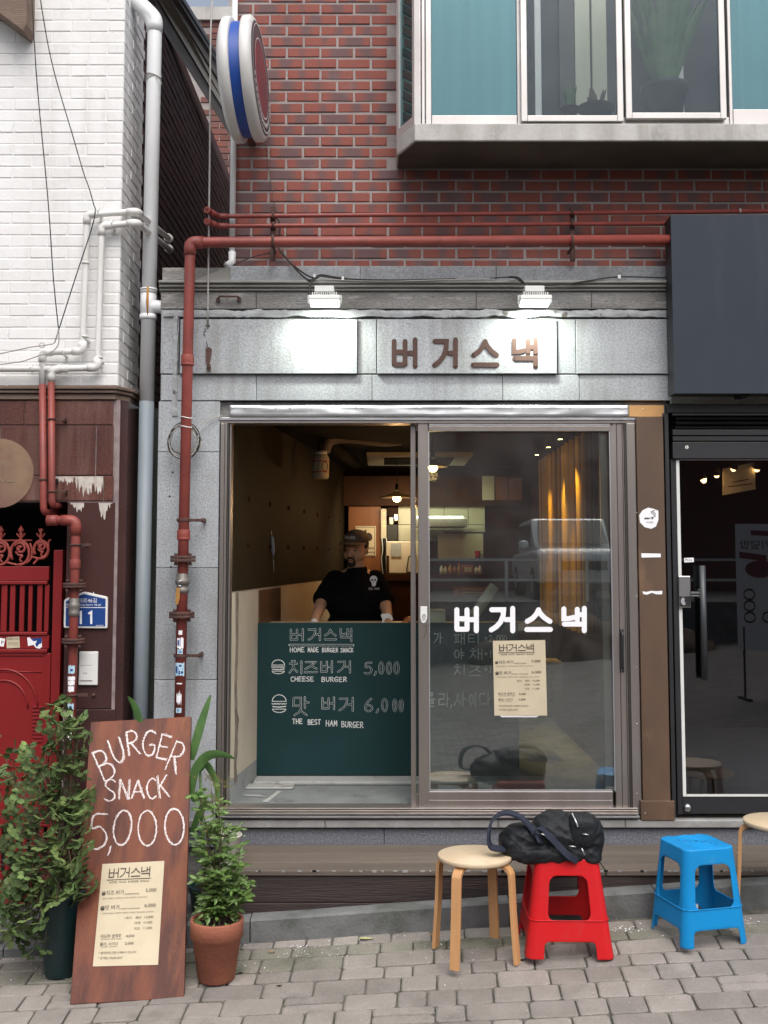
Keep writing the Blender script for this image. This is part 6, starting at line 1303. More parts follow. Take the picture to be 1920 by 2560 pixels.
# rusty iron remnants on the facade
t = thing('rusty_bracket', P(570, 744, -.01), 'rusty red bracket screwed to the weathered band', 'bracket'); mb = MB(); mb.tube(arc([P(545, 748, -.004), P(548, 741, -.03), P(595, 741, -.03), P(598, 748, -.004)], .01), .006, 8); mb.cyl(P(545, 749, -.02), P(545, 749, 0), .012, 10); mb.cyl(P(598, 748, -.02), P(598, 748, 0), .012, 10); mb.build('bar', 'rust', t)
t = thing('hanging_wire', P(522, 420, -.2), 'pale cable hanging straight down in front of the pipes to a hook', 'cable'); a, b_ = P(529, 22, -.19), P(519, 818, -.03)
mb = MB(); mb.tube(smoothline([a+Vector((.0, .3, .3)), a, (a+b_)/2+Vector((.002, -.01, 0)), b_]), .0052, 8); mb.build('strand', 'greywire', t); mb = MB(); mb.tube(smoothline([P(519, 812, -.03), P(512, 818, -.02), P(514, 826, -.03), P(508, 832, -.02), P(513, 838, -.03)]), .002, 5); mb.cyl(P(522, 815, -.024), P(523, 815, -.01), .007, 8); mb.build('hook', 'rust', t)
t = thing('rusty_bracket', P(522, 900, -.03), 'rusty hook plate hanging on the granite panel left of the floodlight', 'bracket'); mb = MB(); ppoly(mb, [(514, 872), (523, 867), (529, 872), (527, 890), (524, 905), (519, 912), (515, 905)], -.034, -.024); mb.tube([P(517, 853, -.03), P(515, 858, -.04), P(519, 862, -.03), P(518, 868, -.03)], .002, 5); mb.cyl(P(522, 921, -.05), P(522, 919, -.022), .013, 10); mb.box(P(517, 909, -.045), P(526, 926, -.03)); mb.build('hook_plate', 'rust', t)
sticker('green_fleck', 'tiny dark leaf stuck on the bright panel under the second floodlight', 'leaf', [(1297, 818), (1302, 812), (1303, 806), (1305, 813), (1303, 818), (1299, 822)], yplane(-.0235), 'leaf')
# coil of wire hung on the pipe
t = thing('wire_coil', P(457, 1100, YPIPE-.03), 'loose coil of grey wire tied to the red pipe', 'wire')
for k in range(9):
    mb = MB(); c = P(459+random.uniform(-5, 5), 1103+random.uniform(-7, 7), YPIPE+random.uniform(.02, .06)); rr = .083+random.uniform(-.010, .008); ph = random.uniform(0, 6)
    mb.tube([c+Vector((cos(a)*rr, .012*sin(2*a+ph), sin(a)*rr*1.08)) for a in [i*pi/14 for i in range(29)]], .0028, 5); mb.build('loop', 'greywire' if k % 3 else 'cable', t)
mb = MB(); mb.tube(smoothline([P(490, 1085, YPIPE+.04), P(497, 1062, -.05), P(520, 1047, -.03), P(553, 1037, -.01)]), .002, 5); mb.tube(smoothline([P(492, 1090, YPIPE+.04), P(505, 1066, -.05), P(530, 1046, -.03), P(556, 1040, -.01)]), .002, 5); mb.build('lead', 'greywire', t)
for py in (1045, 1068):
    mb = MB(); z = P(458, py, YPIPE).z; mb.tube([Vector((xat(z)+cos(a)*(RP+.002), YPIPE+sin(a)*(RP+.002), z+.004*sin(a*2))) for a in [i*pi/8 for i in range(17)]], .0028, 5); mb.build('white_tie', 'whiteplastic', t)

# ================================================================== WIRES ON THE WHITE HOUSE
def wire(label, pts, r=.0032, m='cable'): return cable('overhead_wire', label, pts, r, m, y=-.22, cat='wire')
wire('long black wire falling nearly straight down the white house to the knot', [(78, -40), (92, 200), (120, 500), (133, 690), (146, 820)])
wire('black wire slanting from the eave behind the upper white pipe down to the knot', [(95, -40), (128, 150), (185, 350), (210, 435), (222, 468), (234, 510), (238, 528), (228, 575), (190, 690), (150, 815), (137, 856)])
wire('grey wire running left from the knot above the white elbow', [(147, 820), (137, 855), (118, 862), (75, 868), (30, 878), (-30, 890)], .0034, 'greywire')
wire('grey wire curling from the knot round the white elbow', [(147, 825), (146, 860), (132, 878), (117, 885), (98, 889), (60, 902), (25, 908), (-30, 914)], .0034, 'greywire')
t = thing('wire_knot', P(110, 868, -.2), 'small loop of wire tied over the white pipe elbow', 'wire'); mb = MB(); mb.tube([P(105+7*cos(a), 863+6*sin(a), -.2) for a in [i*pi/6 for i in range(13)]], .0025, 5); mb.build('loop', 'greywire', t)

# ================================================================== ROUND PROJECTING SIGN
rs = thing('round_sign', P(612, 200, -.25), 'weathered white round projecting sign with a blue band seen edge on', 'sign')
YRS = -.30; c = P(611, 201, YRS); c.y = YRS; s_ = 2.16e-3; rr = .335; hw = .092
rot_ = Matrix.Rotation(radians(-3), 3, 'Z') @ Matrix.Rotation(radians(-3.0), 3, 'Y')
def rlathe(prof, name, m, par=rs, seg=56):
    mb = MB(); mb.lathe(prof, (0, 0, 0), seg, 'x'); mb.v = [c+rot_ @ v for v in mb.v]; return mb.build(name, m, par)
rlathe([(0, -hw-.01), (.27, -hw-.01), (.30, -hw), (.322, -hw+.01), (rr, -hw+.02), (rr, -.036), (rr-.006, -.03), (rr-.03, -.029)], 'drum', 'signgrey')
rlathe([(rr-.03, .029), (rr-.006, .030), (rr, .036), (rr, hw-.02), (.322, hw-.006), (.305, hw)], 'drum', 'signgrey')
rlathe([(rr-.028, -.029), (rr-.028, .029)], 'band', 'blue')
rlathe([(.305, hw), (.30, hw+.002), (0, hw+.003)], 'face', 'printdark'); rlathe([(.225, hw+.004), (.222, hw+.0045), (0, hw+.005)], 'face_print', 'printred')
for r0 in (.21, .285): rlathe([(r0, hw+.006), (r0+.006, hw+.006)], 'ring_print', 'whitevinyl')
mb = MB(); zt_ = .0
for k in range(18):
    a = radians(100+k*9); q_ = Vector((hw+.0065, sin(a-.0)*.25, cos(a)*.25)); mb.obox(c+rot_ @ q_, rot_ @ Vector((.0005, 0, 0)), rot_ @ Vector((0, .009, 0)), rot_ @ Vector((0, 0, .012)))
mb.build('rim_marks', 'signgrey', rs, kind='stuff')
mb = MB(); mb.box((c.x-.02, YRS+.30, c.z-.02), (c.x+.02, .11, c.z+.02)); mb.box((c.x-.02, YRS+.28, c.z-.22), (c.x+.02, .11, c.z-.18)); mb.build('wall_arm', 'rust', rs)

# ================================================================== RED GATE
gt = thing('red_gate', P(70, 1800, .02), 'bright red iron gate with scrolled cresting and stickers', 'gate')
YGt = .02; fgt = yplane(YGt)
def gb(px0, py0, px1, py1, yf=YGt, yb=YGt+.03, m='redgate', name='panel', par=gt, bevel=.003):
    mb = MB(); pbox(mb, px0, py0, px1, py1, yf, yb); return mb.build(name, m, par, bevel=bevel)
gb(124, 1375, 147, 2262, YGt-.015, YGt+.04, name='gate_post')
gb(-420, 1416, 122, 1452, name='top_rail'); gb(-420, 1452.5, 118, 1461, YGt-.008, YGt+.02, name='moulding'); gb(-420, 1580, 118, 1588, YGt-.008, YGt+.02, name='moulding')
edges = [-60, -43, -24, -4, 17, 37, 60, 81, 105, 118]; slots = [(-56, -50), (-40, -30), (-19, -12), (-3, 2), (17, 24), (37, 48), (60, 70), (80, 92), (105, 111)]
prev = -64
for a, b_ in slots: gb(prev+.3, 1462, a, 1579, YGt+.004, YGt+.02, name='bar', bevel=.002); prev = b_
gb(111, 1462, 122, 1579, YGt+.004, YGt+.02, name='bar', bevel=.002); gb(-420, 1462, -64, 1579, YGt+.004, YGt+.02, name='bar')
gb(-420, 1589, 122, 1622, name='middle_rail'); gb(-420, 1623, 118, 1632, YGt-.008, YGt+.02, name='moulding')
gb(-420, 1633, 122, 2060, YGt+.006, YGt+.03, name='lower_panel', bevel=0)
gb(108, 1633, 122, 2060, YGt-.0, YGt+.0055, name='panel_edge'); gb(-420, 1633, 107, 1640, YGt-.0, YGt+.0055, name='panel_edge')
for r0 in (60, 84):
    mb = MB(); mb.tube([P(10+r0*1.0*cos(radians(a)), 1770+r0*1.15*sin(radians(a)), YGt+.005) for a in range(180, 361, 10)], .006, 8); mb.build('arch_relief', 'redgate', gt)
mb = MB(); mb.tube([P(-30, 1678, YGt+.005), P(105, 1680, YGt+.005)], .0035, 6); mb.build('relief_line', 'redgate', gt)
for i in range(10): gb(80, 1766+i*9.5, 105, 1770+i*9.5, YGt+.0, YGt+.006, name='rib', bevel=.001)
gb(-420, 1990, 107, 1998, YGt-.0, YGt+.0055, name='panel_edge')
prev = -70
for a, b_ in [(x_, x_+9) for x_ in range(-60, 110, 21)]: gb(prev+.3, 2068, a, 2180, YGt+.004, YGt+.02, name='bar', bevel=.002); prev = b_
gb(prev+.3, 2068, 122, 2180, YGt+.004, YGt+.02, name='bar', bevel=.002); gb(-420, 2061, 122, 2067, YGt-.004, YGt+.03, name='moulding'); gb(-420, 2181, 122, 2262, name='bottom_rail')
# cast cresting: scrolls and finials
def scroll(px, py, w_, h, flip=1, name='scroll'):
    mb = MB(); f = lambda x_, y_: P(px+flip*x_*w_, py+y_*h, YGt+.01)
    big = [f(.5+.5*cos(a), .5+.5*sin(a)) for a in [radians(d) for d in range(-215, 110, 15)]]; mb.tube(big, .0085, 8)
    sp = [f(.52+(.33-.25*k/20)*cos(radians(200+k*24)), .32+(.26-.2*k/20)*sin(radians(200+k*24))) for k in range(21)]; mb.tube(sp, [.008]*20+[.012], 8)
    mb.tube(smoothline([f(.25, .45), f(.45, .6), f(.62, .62), f(.5, .78), f(.62, .9)]), [.004+.003*sin(i*.13) for i in range(25)], 7)
    mb.tube(smoothline([f(-.25, .9), f(.05, .95), f(.35, 1.0), f(.6, .98)]), .006, 7); mb.ball(f(.42, .36), .012, 8, 6)
    mb.build(name, 'redscroll', gt)
scroll(27, 1352, 46, 60); scroll(-22, 1352, 46, 60); scroll(85, 1352, 36, 44)
for px in range(-70, -420, -49): scroll(px, 1352, 46, 60)
mb = MB(); mb.tube(smoothline([P(84, 1410, YGt+.01), P(95, 1398, YGt+.01), P(112, 1390, YGt+.01), P(121, 1372, YGt+.01), P(121, 1356, YGt+.01), P(127, 1349, YGt+.01)]), .0065, 7); mb.tube(smoothline([P(75, 1358, YGt+.01), P(80, 1375, YGt+.01), P(78, 1395, YGt+.01), P(66, 1408, YGt+.01)]), .006, 7); mb.build('scroll', 'redscroll', gt)
mb = MB(); mb.tube([P(-400, 1352, YGt+.01), P(80, 1351, YGt+.01)], .005, 7); mb.build('crest_rod', 'redscroll', gt)
for px, tip, tulip in ((2, 1313, 0), (52, 1313, 0), (102, 1322, 1), (-48, 1313, 0), (-97, 1313, 0), (-146, 1313, 0), (-195, 1313, 0), (-244, 1313, 0)):
    mb = MB(); b0 = P(px, 1350, YGt+.01); zt_ = P(px, tip, YGt+.01).z; H_ = zt_-b0.z
    if not tulip: mb.lathe([(.010, 0), (.007, H_*.3), (.011, H_*.45), (.006, H_*.5), (.018, H_*.62), (.014, H_*.75), (0, H_)], b0, 10)
    else: mb.lathe([(.010, 0), (.007, H_*.35), (.010, H_*.5), (.006, H_*.6), (.014, H_*.8), (.012, H_*.86), (.016, H_), (0, H_*.95)], b0, 10)
    for sgn in (-1, 1): mb.tube(smoothline([P(px, 1344, YGt+.01), P(px+sgn*6, 1340, YGt+.01), P(px+sgn*10, 1334, YGt+.01), P(px+sgn*8, 1338, YGt+.01)]), .0045, 6)
    mb.build('finial', 'redscroll', gt)
# stickers on the gate
def bars_print(k, f, o):
    ftext(k, 'SABOVIA', 18, 47, 1594, 1600, f, o); 
    for yy in (1606, 1609, 1612): ribbon(k, [(20, yy), (46, yy)], .25, f, o, caps=False)
sticker('gate_sticker', 'cream square sticker with dark heading on the red gate', 'sticker', [(16, 1593), (48, 1591), (50, 1619), (17, 1621)], yplane(YGt-.001), 'paper', bars_print)
sticker('gate_sticker', 'half cut white sticker with a black mark at the gate edge', 'sticker', [(-14, 1592), (13, 1597), (9, 1617), (-14, 1612)], yplane(YGt-.001), 'whitevinyl', lambda k, f, o: ftext(k, 'P', 3, 9, 1602, 1611, f, o))
sticker('gate_sticker', 'torn purple and white sticker at the right of the red gate rail', 'sticker', [(68, 1594), (74, 1593), (77, 1597), (104, 1594), (105, 1617), (98, 1622), (90, 1620), (84, 1612), (70, 1615)], yplane(YGt-.001), 'whitevinyl', lambda k, f, o: (k.add([f(a, b_, o) for a, b_ in ((77, 1597), (104, 1594), (104, 1608), (98, 1610), (92, 1618), (88, 1610), (93, 1601), (84, 1603))], [tuple(range(8))])), markm='signblue')
# house number plate
hn = thing('house_number_plate', P(214, 1530, YW-.01), 'blue five sided house number plate reading 11 behind the red pipe', 'sign')
fn = yplane(YW-.02)
mb = MB(); ppoly(mb, [(160, 1502), (164, 1497), (208, 1480), (214, 1480), (267, 1492), (269, 1496), (268, 1569), (265, 1571), (162, 1570), (159, 1567)], YW-.018, YW-.002); mb.build('rim', 'whiteplastic', hn, bevel=.003)
mb = MB(); mb.add([fn(a, b_, 0) for a, b_ in ((165, 1503), (210, 1485), (264, 1497), (263, 1566), (164, 1565))], [(0, 1, 2, 3, 4)[::-1]]); mb.build('blue_face', 'signblue', hn)
mb = MB(); ftext(mb, '광평대로46길', 172, 242, 1495, 1507, fn, .0008); ftext(mb, 'Gwangpyeong-daero 46-gil', 166, 252, 1509.5, 1515.5, fn, .0008); ribbon(mb, [(164, 1518.5), (264, 1519)], .8, fn, .0008, caps=False)
for x_0 in (190, 216): glyph(mb, '1', x_0, x_0+22, 1530, 1558, 2.6, fn, .0008)
ftext(mb, '06302', 240, 259, 1562.5, 1565.5, fn, .0008); mb.build('print', 'whitevinyl', hn)
mb = MB(); mb.cyl(P(234, 1480, YW-.008), P(234, 1490, YW-.008), .002, 6); mb.build('nail', 'chrome', hn)
# intercom
ic = thing('doorbell_panel', P(220, 1670, YW-.01), 'cream flush doorbell panel on the brown granite pier', 'doorbell')
mb = MB(); pbox(mb, 197, 1629, 244, 1713, YW-.016, YW-.0005); mb.build('plate', 'whiteplastic', ic, bevel=.004)
mb = MB(); pbox(mb, 200, 1634, 231, 1664, YW-.019, YW-.0165); mb.build('upper_cover', 'whiteplastic', ic, bevel=.002); mb = MB(); pbox(mb, 200, 1666, 231, 1701, YW-.019, YW-.0165); mb.build('button', 'whiteplastic', ic, bevel=.002)
mb = MB(); fi = yplane(YW-.0195); ribbon(mb, ell(213, 1680, 4, 4, 10, 170), .5, fi, .0004); ribbon(mb, [(200, 1702), (231, 1702)], .5, fi, .0004); mb.build('print', 'ink', ic)
for px, py in ((219, 1362), (234, 1738)): 
    mb = MB(); mb.ball(P(px, py, YW-.003), .011, 10, 6); tag(mb.build('rusty_bolt', 'rust'), 'rusty bolt end on the brown granite pier '+('level with the top of the pipe' if py < 1500 else 'below the doorbell panel'), 'bolt')

# ================================================================== STOOLS
def plastic_stool(name, label, m, px, py, D, rz, top=.128, base=.176, H=.462, R=.04):
    t = thing(name, (0, 0, 0), label, 'stool', 'plastic stools on the pavement'); n1, n2 = 44, 64
    def hw_(z): return base+(top-base)*(z/H)
    def sdf_hole(s, z):     # >0 solid.  s in metres along the side from its centre
        hwz = hw_(z)
        def rrect(cx, cz, hx, hz, r): qx, qz = abs(s-cx)-hx+r, abs(z-cz)-hz+r; return sqrt(max(qx, 0)**2+max(qz, 0)**2)+min(max(qx, qz), 0)-r
        k = hwz/base; up = rrect(0, .262, .112*k*(1-.0*z), .098, .035); up = max(up, -(z-.166))
        up = min(up, 9); lowc = max(rrect(0, -.02, .122*k, .095, .02), -1)
        return min(up, lowc)
    def pos(side, s01, z):   # s01 in -1..1 over half the side each way, rounded corners
        h = hw_(z); L_ = h-R; tot = L_+R*pi/4; s = s01*tot
        if abs(s) <= L_: x_, y_ = s, -h
        else: a = (abs(s)-L_)/R; x_, y_ = (L_+R*sin(a))*(1 if s > 0 else -1), -h+R-R*cos(a)
        r_ = Matrix.Rotation(side*pi/2, 2); v_ = r_ @ Vector((x_, y_)); return Vector((v_.x, v_.y, z)), s
    mb = MB(); vs = []; fs = []; idx = {}
    per = 4*n1
    for j in range(n2+1):
        z = (H-.006)*j/n2
        for i in range(per):
            side, k = divmod(i, n1); s01 = -1+2*k/n1; s01 = max(-1, min(1, s01)); zz_ = z
            p, s = pos(side, s01, zz_); d = sdf_hole(s, zz_)
            if abs(d) < .0058:   # slide the vertex on to the rim of the opening
                e = .0008; gx = (sdf_hole(s+e, zz_)-sdf_hole(s-e, zz_))/(2*e); gzz = (sdf_hole(s, zz_+e)-sdf_hole(s, zz_-e))/(2*e); tot = hw_(zz_)-R+R*pi/4
                p, _ = pos(side, max(-1, min(1, s01-d*gx/tot)), min(H-.006, max(0, zz_-d*gzz)))
            vs.append(p); idx[(i, j)] = (s, z)
    for j in range(n2):
        for i in range(per):
            side, k = divmod(i, n1); sm_ = (-1+2*(k+.5)/n1); z = (H-.006)*(j+.5)/n2; tot = hw_(z)-R+R*pi/4
            if sdf_hole(sm_*tot, z) > 0: i2 = (i+1) % per; fs.append((j*per+i, j*per+i2, (j+1)*per+i2, (j+1)*per+i))
    # top with concentric ripples and a centre hole
    o = len(vs)-per; rings = 16; vs2 = []
    mb.add(vs, fs, True)
    topv = []
    for r_ in range(rings+1):
        f_ = 1-r_/rings*.93
        for i in range(per):
            v_ = vs[o+i]; x_, y_ = v_.x*f_, v_.y*f_; rad = sqrt(x_*x_+y_*y_); edge = max(0, 1-(1-f_)/.10)
            circ = Vector((x_, y_)).normalized()*f_*top*.98; bl = min(1, (1-f_)*3.2); x_, y_ = x_*(1-bl)+circ.x*bl, y_*(1-bl)+circ.y*bl; rad = sqrt(x_*x_+y_*y_)
            z = H-.006*edge**2-(.003+.0042*cos(rad*2*pi/.032))*(1-edge)*(1 if rad > .02 else .5); topv.append(Vector((x_, y_, z)))
    mb.add(topv, [(r_*per+i, r_*per+(i+1) % per, (r_+1)*per+(i+1) % per, (r_+1)*per+i) for r_ in range(rings) for i in range(per)], True)
    ob_ = mb.build('seat_shell', m, t, solid=.0035, merge=True); 
    md = ob_.modifiers.new('w', 'WEIGHTED_NORMAL')
    # foot bead along the band between the openings
    mb = MB(); mb.lathe([(.009, H-.006), (.012, H-.003), (.009, H-.0)], (0, 0, 0), 16); mb.build('centre_hole', 'black', t)
    for zb_ in (.1655,):
        for side in range(4):
            mb = MB(); pts = [pos(side, s_, zb_)[0]*1.0 for s_ in [(-.99+1.98*k/30) for k in range(31)]]; pts = [Vector((p.x*1.008, p.y*1.008, p.z)) for p in pts]; mb.tube(pts, .0028, 6); mb.build('rim_bead', m, t)
    d = ray(px, py); y = -6.2+D; q_ = CAMP+d*(D/d.y); t.location = (q_.x, y, gz(q_.x, y)+.0); t.rotation_euler = (0, 0, rz); 
    t.rotation_euler = (-.0, 0, rz); return t
def frosta(label, px, py, D, rz, r=.175, H=.465):
    t = thing('wooden_stool', (0, 0, 0), label, 'stool', 'round birch stools'); mb = MB()
    mb.lathe([(0, H-.022), (r-.004, H-.022), (r, H-.018), (r, H-.003), (r-.003, H), (0, H)], (0, 0, 0), 56); mb.build('seat', 'birch', t)
    for k in range(4):
        a = pi/4+k*pi/2; ex = Vector((cos(a), sin(a), 0)); ey = Vector((-sin(a), cos(a), 0)); ax = [Vector(v_) for v_ in ((.05, 0, H-.031), (r-.045, 0, H-.031), (r-.012, 0, H-.038), (r+.008, 0, H-.058), (r+.014, 0, H-.09), (r+.022, 0, H*.45), (r+.038, 0, .0))]
        ax = smoothline(ax, 5); mb = MB(); vs = []; n = len(ax)
        for i, p in enumerate(ax):
            tt = (ax[min(i+1, n-1)]-ax[max(i-1, 0)]).normalized(); nn = Vector((-tt.z, 0, tt.x)); 
            for sw, sn in ((-1, -1), (1, -1), (1, 1), (-1, 1)):
                v_ = p+nn*sn*.0085; vs.append(ex*v_.x+ey*sw*.0225+Vector((0, 0, max(0, v_.z))))
        fs = [(i*4+j, i*4+(j+1) % 4, (i+1)*4+(j+1) % 4, (i+1)*4+j) for i in range(n-1) for j in range(4)]+[(3, 2, 1, 0), (n*4-4, n*4-3, n*4-2, n*4-1)]
        mb.add(vs, fs); o = mb.build('leg', 'birchleg', t, bevel=.0015)
    d = ray(px, py); y = -6.2+D; q_ = CAMP+d*(D/d.y); t.location = (q_.x, y, gz(q_.x, y)+.004); t.rotation_euler = (0, 0, rz); return t
frosta('round birch stool with four bent legs carrying one end of the black bag', 1187, 2137, 5.30, radians(14))
frosta('round birch stool cut off by the right edge beside the blue stool', 1952, 2080, 5.45, radians(28))
SR = plastic_stool('plastic_stool', 'red plastic stool under the black bag beside the birch stool', 'redplastic', 1408, 2150, 5.36, radians(-1), top=.146, base=.203, H=.44)
SB = plastic_stool('plastic_stool', 'blue plastic stool standing empty with ringed seat', 'blueplastic', 1740, 2092, 5.36, radians(15), top=.13, base=.170, H=.435)
t = thing('bottle_cap_litter', P(1737, 2282, -.8), 'white bottle lid showing inside the blue plastic stool', 'lid')
l_ = G(1740, 2300); mb = MB(); mb.cyl(l_, l_+Vector((0, 0, .075)), .012, 12); mb.cyl(l_+Vector((0, 0, .0)), l_+Vector((0, 0, .03)), .0135, 12); mb.build('lid', 'whiteplastic', t)
# ================================================================== SOFT BODIES (closed shapes fused into one skin)
def fuse(name, prims, m, parent, voxel=.01, smooth=6, wr=None, org=(0, 0, 0), label=None):
    """prims: ('e', centre, (rx,ry,rz), rotZ, power) or ('c', a, b, ra, rb)"""
    mb = MB()
    for p in prims:
        if p[0] == 'e':
            c, r = Vector(p[1]), p[2]; rz = Matrix.Rotation(p[3] if len(p) > 3 and p[3] else 0, 3, 'Z'); pw = p[4] if len(p) > 4 else 1; rx = Matrix.Rotation(p[5] if len(p) > 5 else 0, 3, 'Y'); vs = []; S, Rr = 20, 14
            f = lambda v: (abs(v)**pw)*(1 if v >= 0 else -1)
            for i in range(Rr+1):
                th = pi*i/Rr
                for k in range(S):
                    a = 2*pi*k/S; vs.append(c+rz @ rx @ Vector((r[0]*f(sin(th))*f(cos(a)), r[1]*f(sin(th))*f(sin(a)), -r[2]*f(cos(th)))))
            mb.add(vs, [(i*S+k, i*S+(k+1) % S, (i+1)*S+(k+1) % S, (i+1)*S+k) for i in range(Rr) for k in range(S)], True)
        else:
            a, b_, ra, rb = Vector(p[1]), Vector(p[2]), p[3], p[4]; d = b_-a; n = max(2, int(d.length/(min(ra, rb)*.6))); 
            for k in range(n+1): mb.ball(a+d*k/n, ra+(rb-ra)*k/n, 14, 10)
    me = mb.mesh('tmp', m); o = bpy.data.objects.new('tmp', me); COL.objects.link(o)
    bm = bmesh.new(); bm.from_mesh(me); bmesh.ops.remove_doubles(bm, verts=bm.verts, dist=1e-6); bm.to_mesh(me); bm.free()
    r = o.modifiers.new('r', 'REMESH'); r.mode = 'VOXEL'; r.voxel_size = voxel; r.use_smooth_shade = True
    if smooth: s = o.modifiers.new('s', 'SMOOTH'); s.factor = .5; s.iterations = smooth
    me2 = bpy.data.meshes.new_from_object(o.evaluated_get(bpy.context.evaluated_depsgraph_get()))
    bpy.data.objects.remove(o)
    if wr:
        for v in me2.vertices: v.co += wr(v.co, v.normal)
    pl_ = world_loc(parent) if parent else Vector(org)
    me2.transform(Matrix.Translation(-pl_)); me2.name = name; me2.materials.clear(); me2.materials.append(MT[m] if isinstance(m, str) else m)
    me2.polygons.foreach_set('use_smooth', [True]*len(me2.polygons))
    o = bpy.data.objects.new(name, me2); COL.objects.link(o)
    if parent: o.parent = parent
    if label: o['label'] = label
    return o

# ------------------------------------------------------------------ the man behind the counter
YM = 1.52
def pm(px, py, dy=0.0): return P(px, py, YM+dy)
man = thing('person', (pm(888, 1500).x, YM, FZ), 'man in a black skull print t-shirt and brown cap standing behind the chalkboard counter', 'person')
hc = pm(890, 1371)                        # centre of the head
hipz = FZ+.88; shz = pm(888, 1440).z
cx = pm(890, 1500).x
sl_, sr_ = pm(834, 1454), pm(942, 1454); el, er = pm(806, 1500, -.04), pm(962, 1500, -.04); wl_, wr_ = pm(786, 1556, -.30), pm(972, 1562, -.22)
hipL, hipR = Vector((cx-.10, YM+.02, hipz)), Vector((cx+.10, YM+.02, hipz))
prims = [('e', (cx, YM+.02, hipz+.03), (.19, .14, .14)), ('e', (cx, YM+.0, hipz+.2), (.195, .15, .17)), ('e', (cx, YM+.0, shz-.16), (.20, .13, .19)), ('e', (cx, YM+.02, shz-.03), (.185, .10, .085)),
         ('c', (cx, YM+.02, shz), (hc.x+.008, YM+.012, hc.z-.06), .072, .062),
         ('c', sl_, el, .062, .052), ('c', sr_, er, .062, .052), ('c', el, wl_, .048, .031), ('c', er, wr_, .048, .031),
         ('c', hipL, (hipL.x-.02, YM, FZ+.48), .10, .065), ('c', hipR, (hipR.x+.02, YM, FZ+.48), .10, .065), ('c', (hipL.x-.02, YM, FZ+.48), (hipL.x-.02, YM+.02, FZ+.09), .06, .042), ('c', (hipR.x+.02, YM, FZ+.48), (hipR.x+.02, YM+.02, FZ+.09), .06, .042),
         ('e', (hipL.x-.02, YM-.06, FZ+.045), (.045, .13, .04)), ('e', (hipR.x+.02, YM-.06, FZ+.045), (.045, .13, .04))]
body = fuse('body', prims, 'skin', man, .014, 5)
# hands resting on the worktop, five fingers each
for s_, wv in ((-1, wl_), (1, wr_)):
    hp = wv+Vector((0, -.05, -.035)); pr = [('e', hp, (.040, .048, .018)), ('c', wv, hp, .028, .026)]
    for k, (fx, ln) in enumerate(((-.030, .055), (-.011, .066), (.010, .062), (.029, .048))):
        a = hp+Vector((fx, -.035, 0)); b_ = a+Vector((fx*.3, -ln*.6, .004)); pr += [('c', a, b_, .0095, .009), ('c', b_, b_+Vector((0, -ln*.35, -.014)), .009, .0075)]
    a = hp+Vector((-s_*.033, .005, 0)); b_ = a+Vector((-s_*.03, -.025, -.004)); pr += [('c', a, b_, .012, .010), ('c', b_, b_+Vector((-s_*.006, -.025, -.004)), .010, .008)]
    fuse('glove' if s_ < 0 else 'hand', pr, 'whitevinyl' if s_ < 0 else 'skin', man, .005, 2)
# head turned to his right and a little down
HR = Matrix.Rotation(radians(-24), 3, 'Z') @ Matrix.Rotation(radians(10), 3, 'X') @ Matrix.Rotation(radians(3), 3, 'Y')
H = lambda x_, y_, z_: hc+HR @ Vector((x_, y_, z_))
def he(x_, y_, z_, a, b_, c_): return ('e', H(x_, y_, z_), (a, b_, c_), radians(-24), 1)
hp_ = [he(0, .015, .045, .078, .095, .085), he(0, -.012, -.010, .073, .082, .075), he(0, -.020, -.058, .060, .068, .052), he(0, -.055, -.088, .034, .034, .028), he(-.042, -.035, -.042, .034, .042, .038), he(.042, -.035, -.042, .034, .042, .038),
       he(0, -.095, -.018, .012, .016, .026), he(0, -.104, -.034, .016, .014, .012), he(-.013, -.098, -.038, .010, .010, .008), he(.013, -.098, -.038, .010, .010, .008), he(0, -.082, .022, .05, .018, .012),
       he(0, -.090, -.062, .024, .012, .007), he(0, -.087, -.073, .021, .012, .008), he(-.078, .012, -.014, .010, .018, .030), he(.078, .012, -.014, .010, .018, .030), ('c', H(0, .01, -.05), (cx, YM+.02, shz+.01), .058, .070)]
fuse('head', hp_, 'skin', man, .0055, 3)
mb = MB()
for sx_ in (-1, 1): mb.ball(H(sx_*.030, -.083, .000), (.014, .006, .0055), 12, 8, m3=HR)
mb.build('eye', mat('eye_dark', (.03, .02, .018), .3), man); 
for sx_ in (-1, 1):
    mb = MB(); mb.tube(smoothline([H(sx_*.012, -.091, .016), H(sx_*.03, -.091, .022), H(sx_*.05, -.078, .016)]), [.002]+[.0035]*11+[.0015], 6); mb.build('eyebrow', 'hair', man)
fuse('beard', [('c', H(-.024, -.094, -.056), H(0, -.102, -.050), .0055, .0075), ('c', H(.024, -.094, -.056), H(0, -.102, -.050), .0055, .0075), ('c', H(-.026, -.092, -.056), H(-.022, -.084, -.092), .006, .009), ('c', H(.026, -.092, -.056), H(.022, -.084, -.092), .006, .009), he(0, -.078, -.103, .030, .022, .014), he(0, -.083, -.092, .014, .014, .008)], 'hair', man, .004, 2)
mb = MB(); mb.ball(H(0, -.098, -.068), (.018, .005, .004), 10, 6, m3=HR); mb.build('lips', mat('lip', (.36, .14, .11), .5), man)
fuse('hair', [he(0, .03, .03, .0815, .083, .062), he(-.072, .02, .012, .011, .03, .03), he(.072, .02, .012, .011, .03, .03)], 'hair', man, .006, 2)
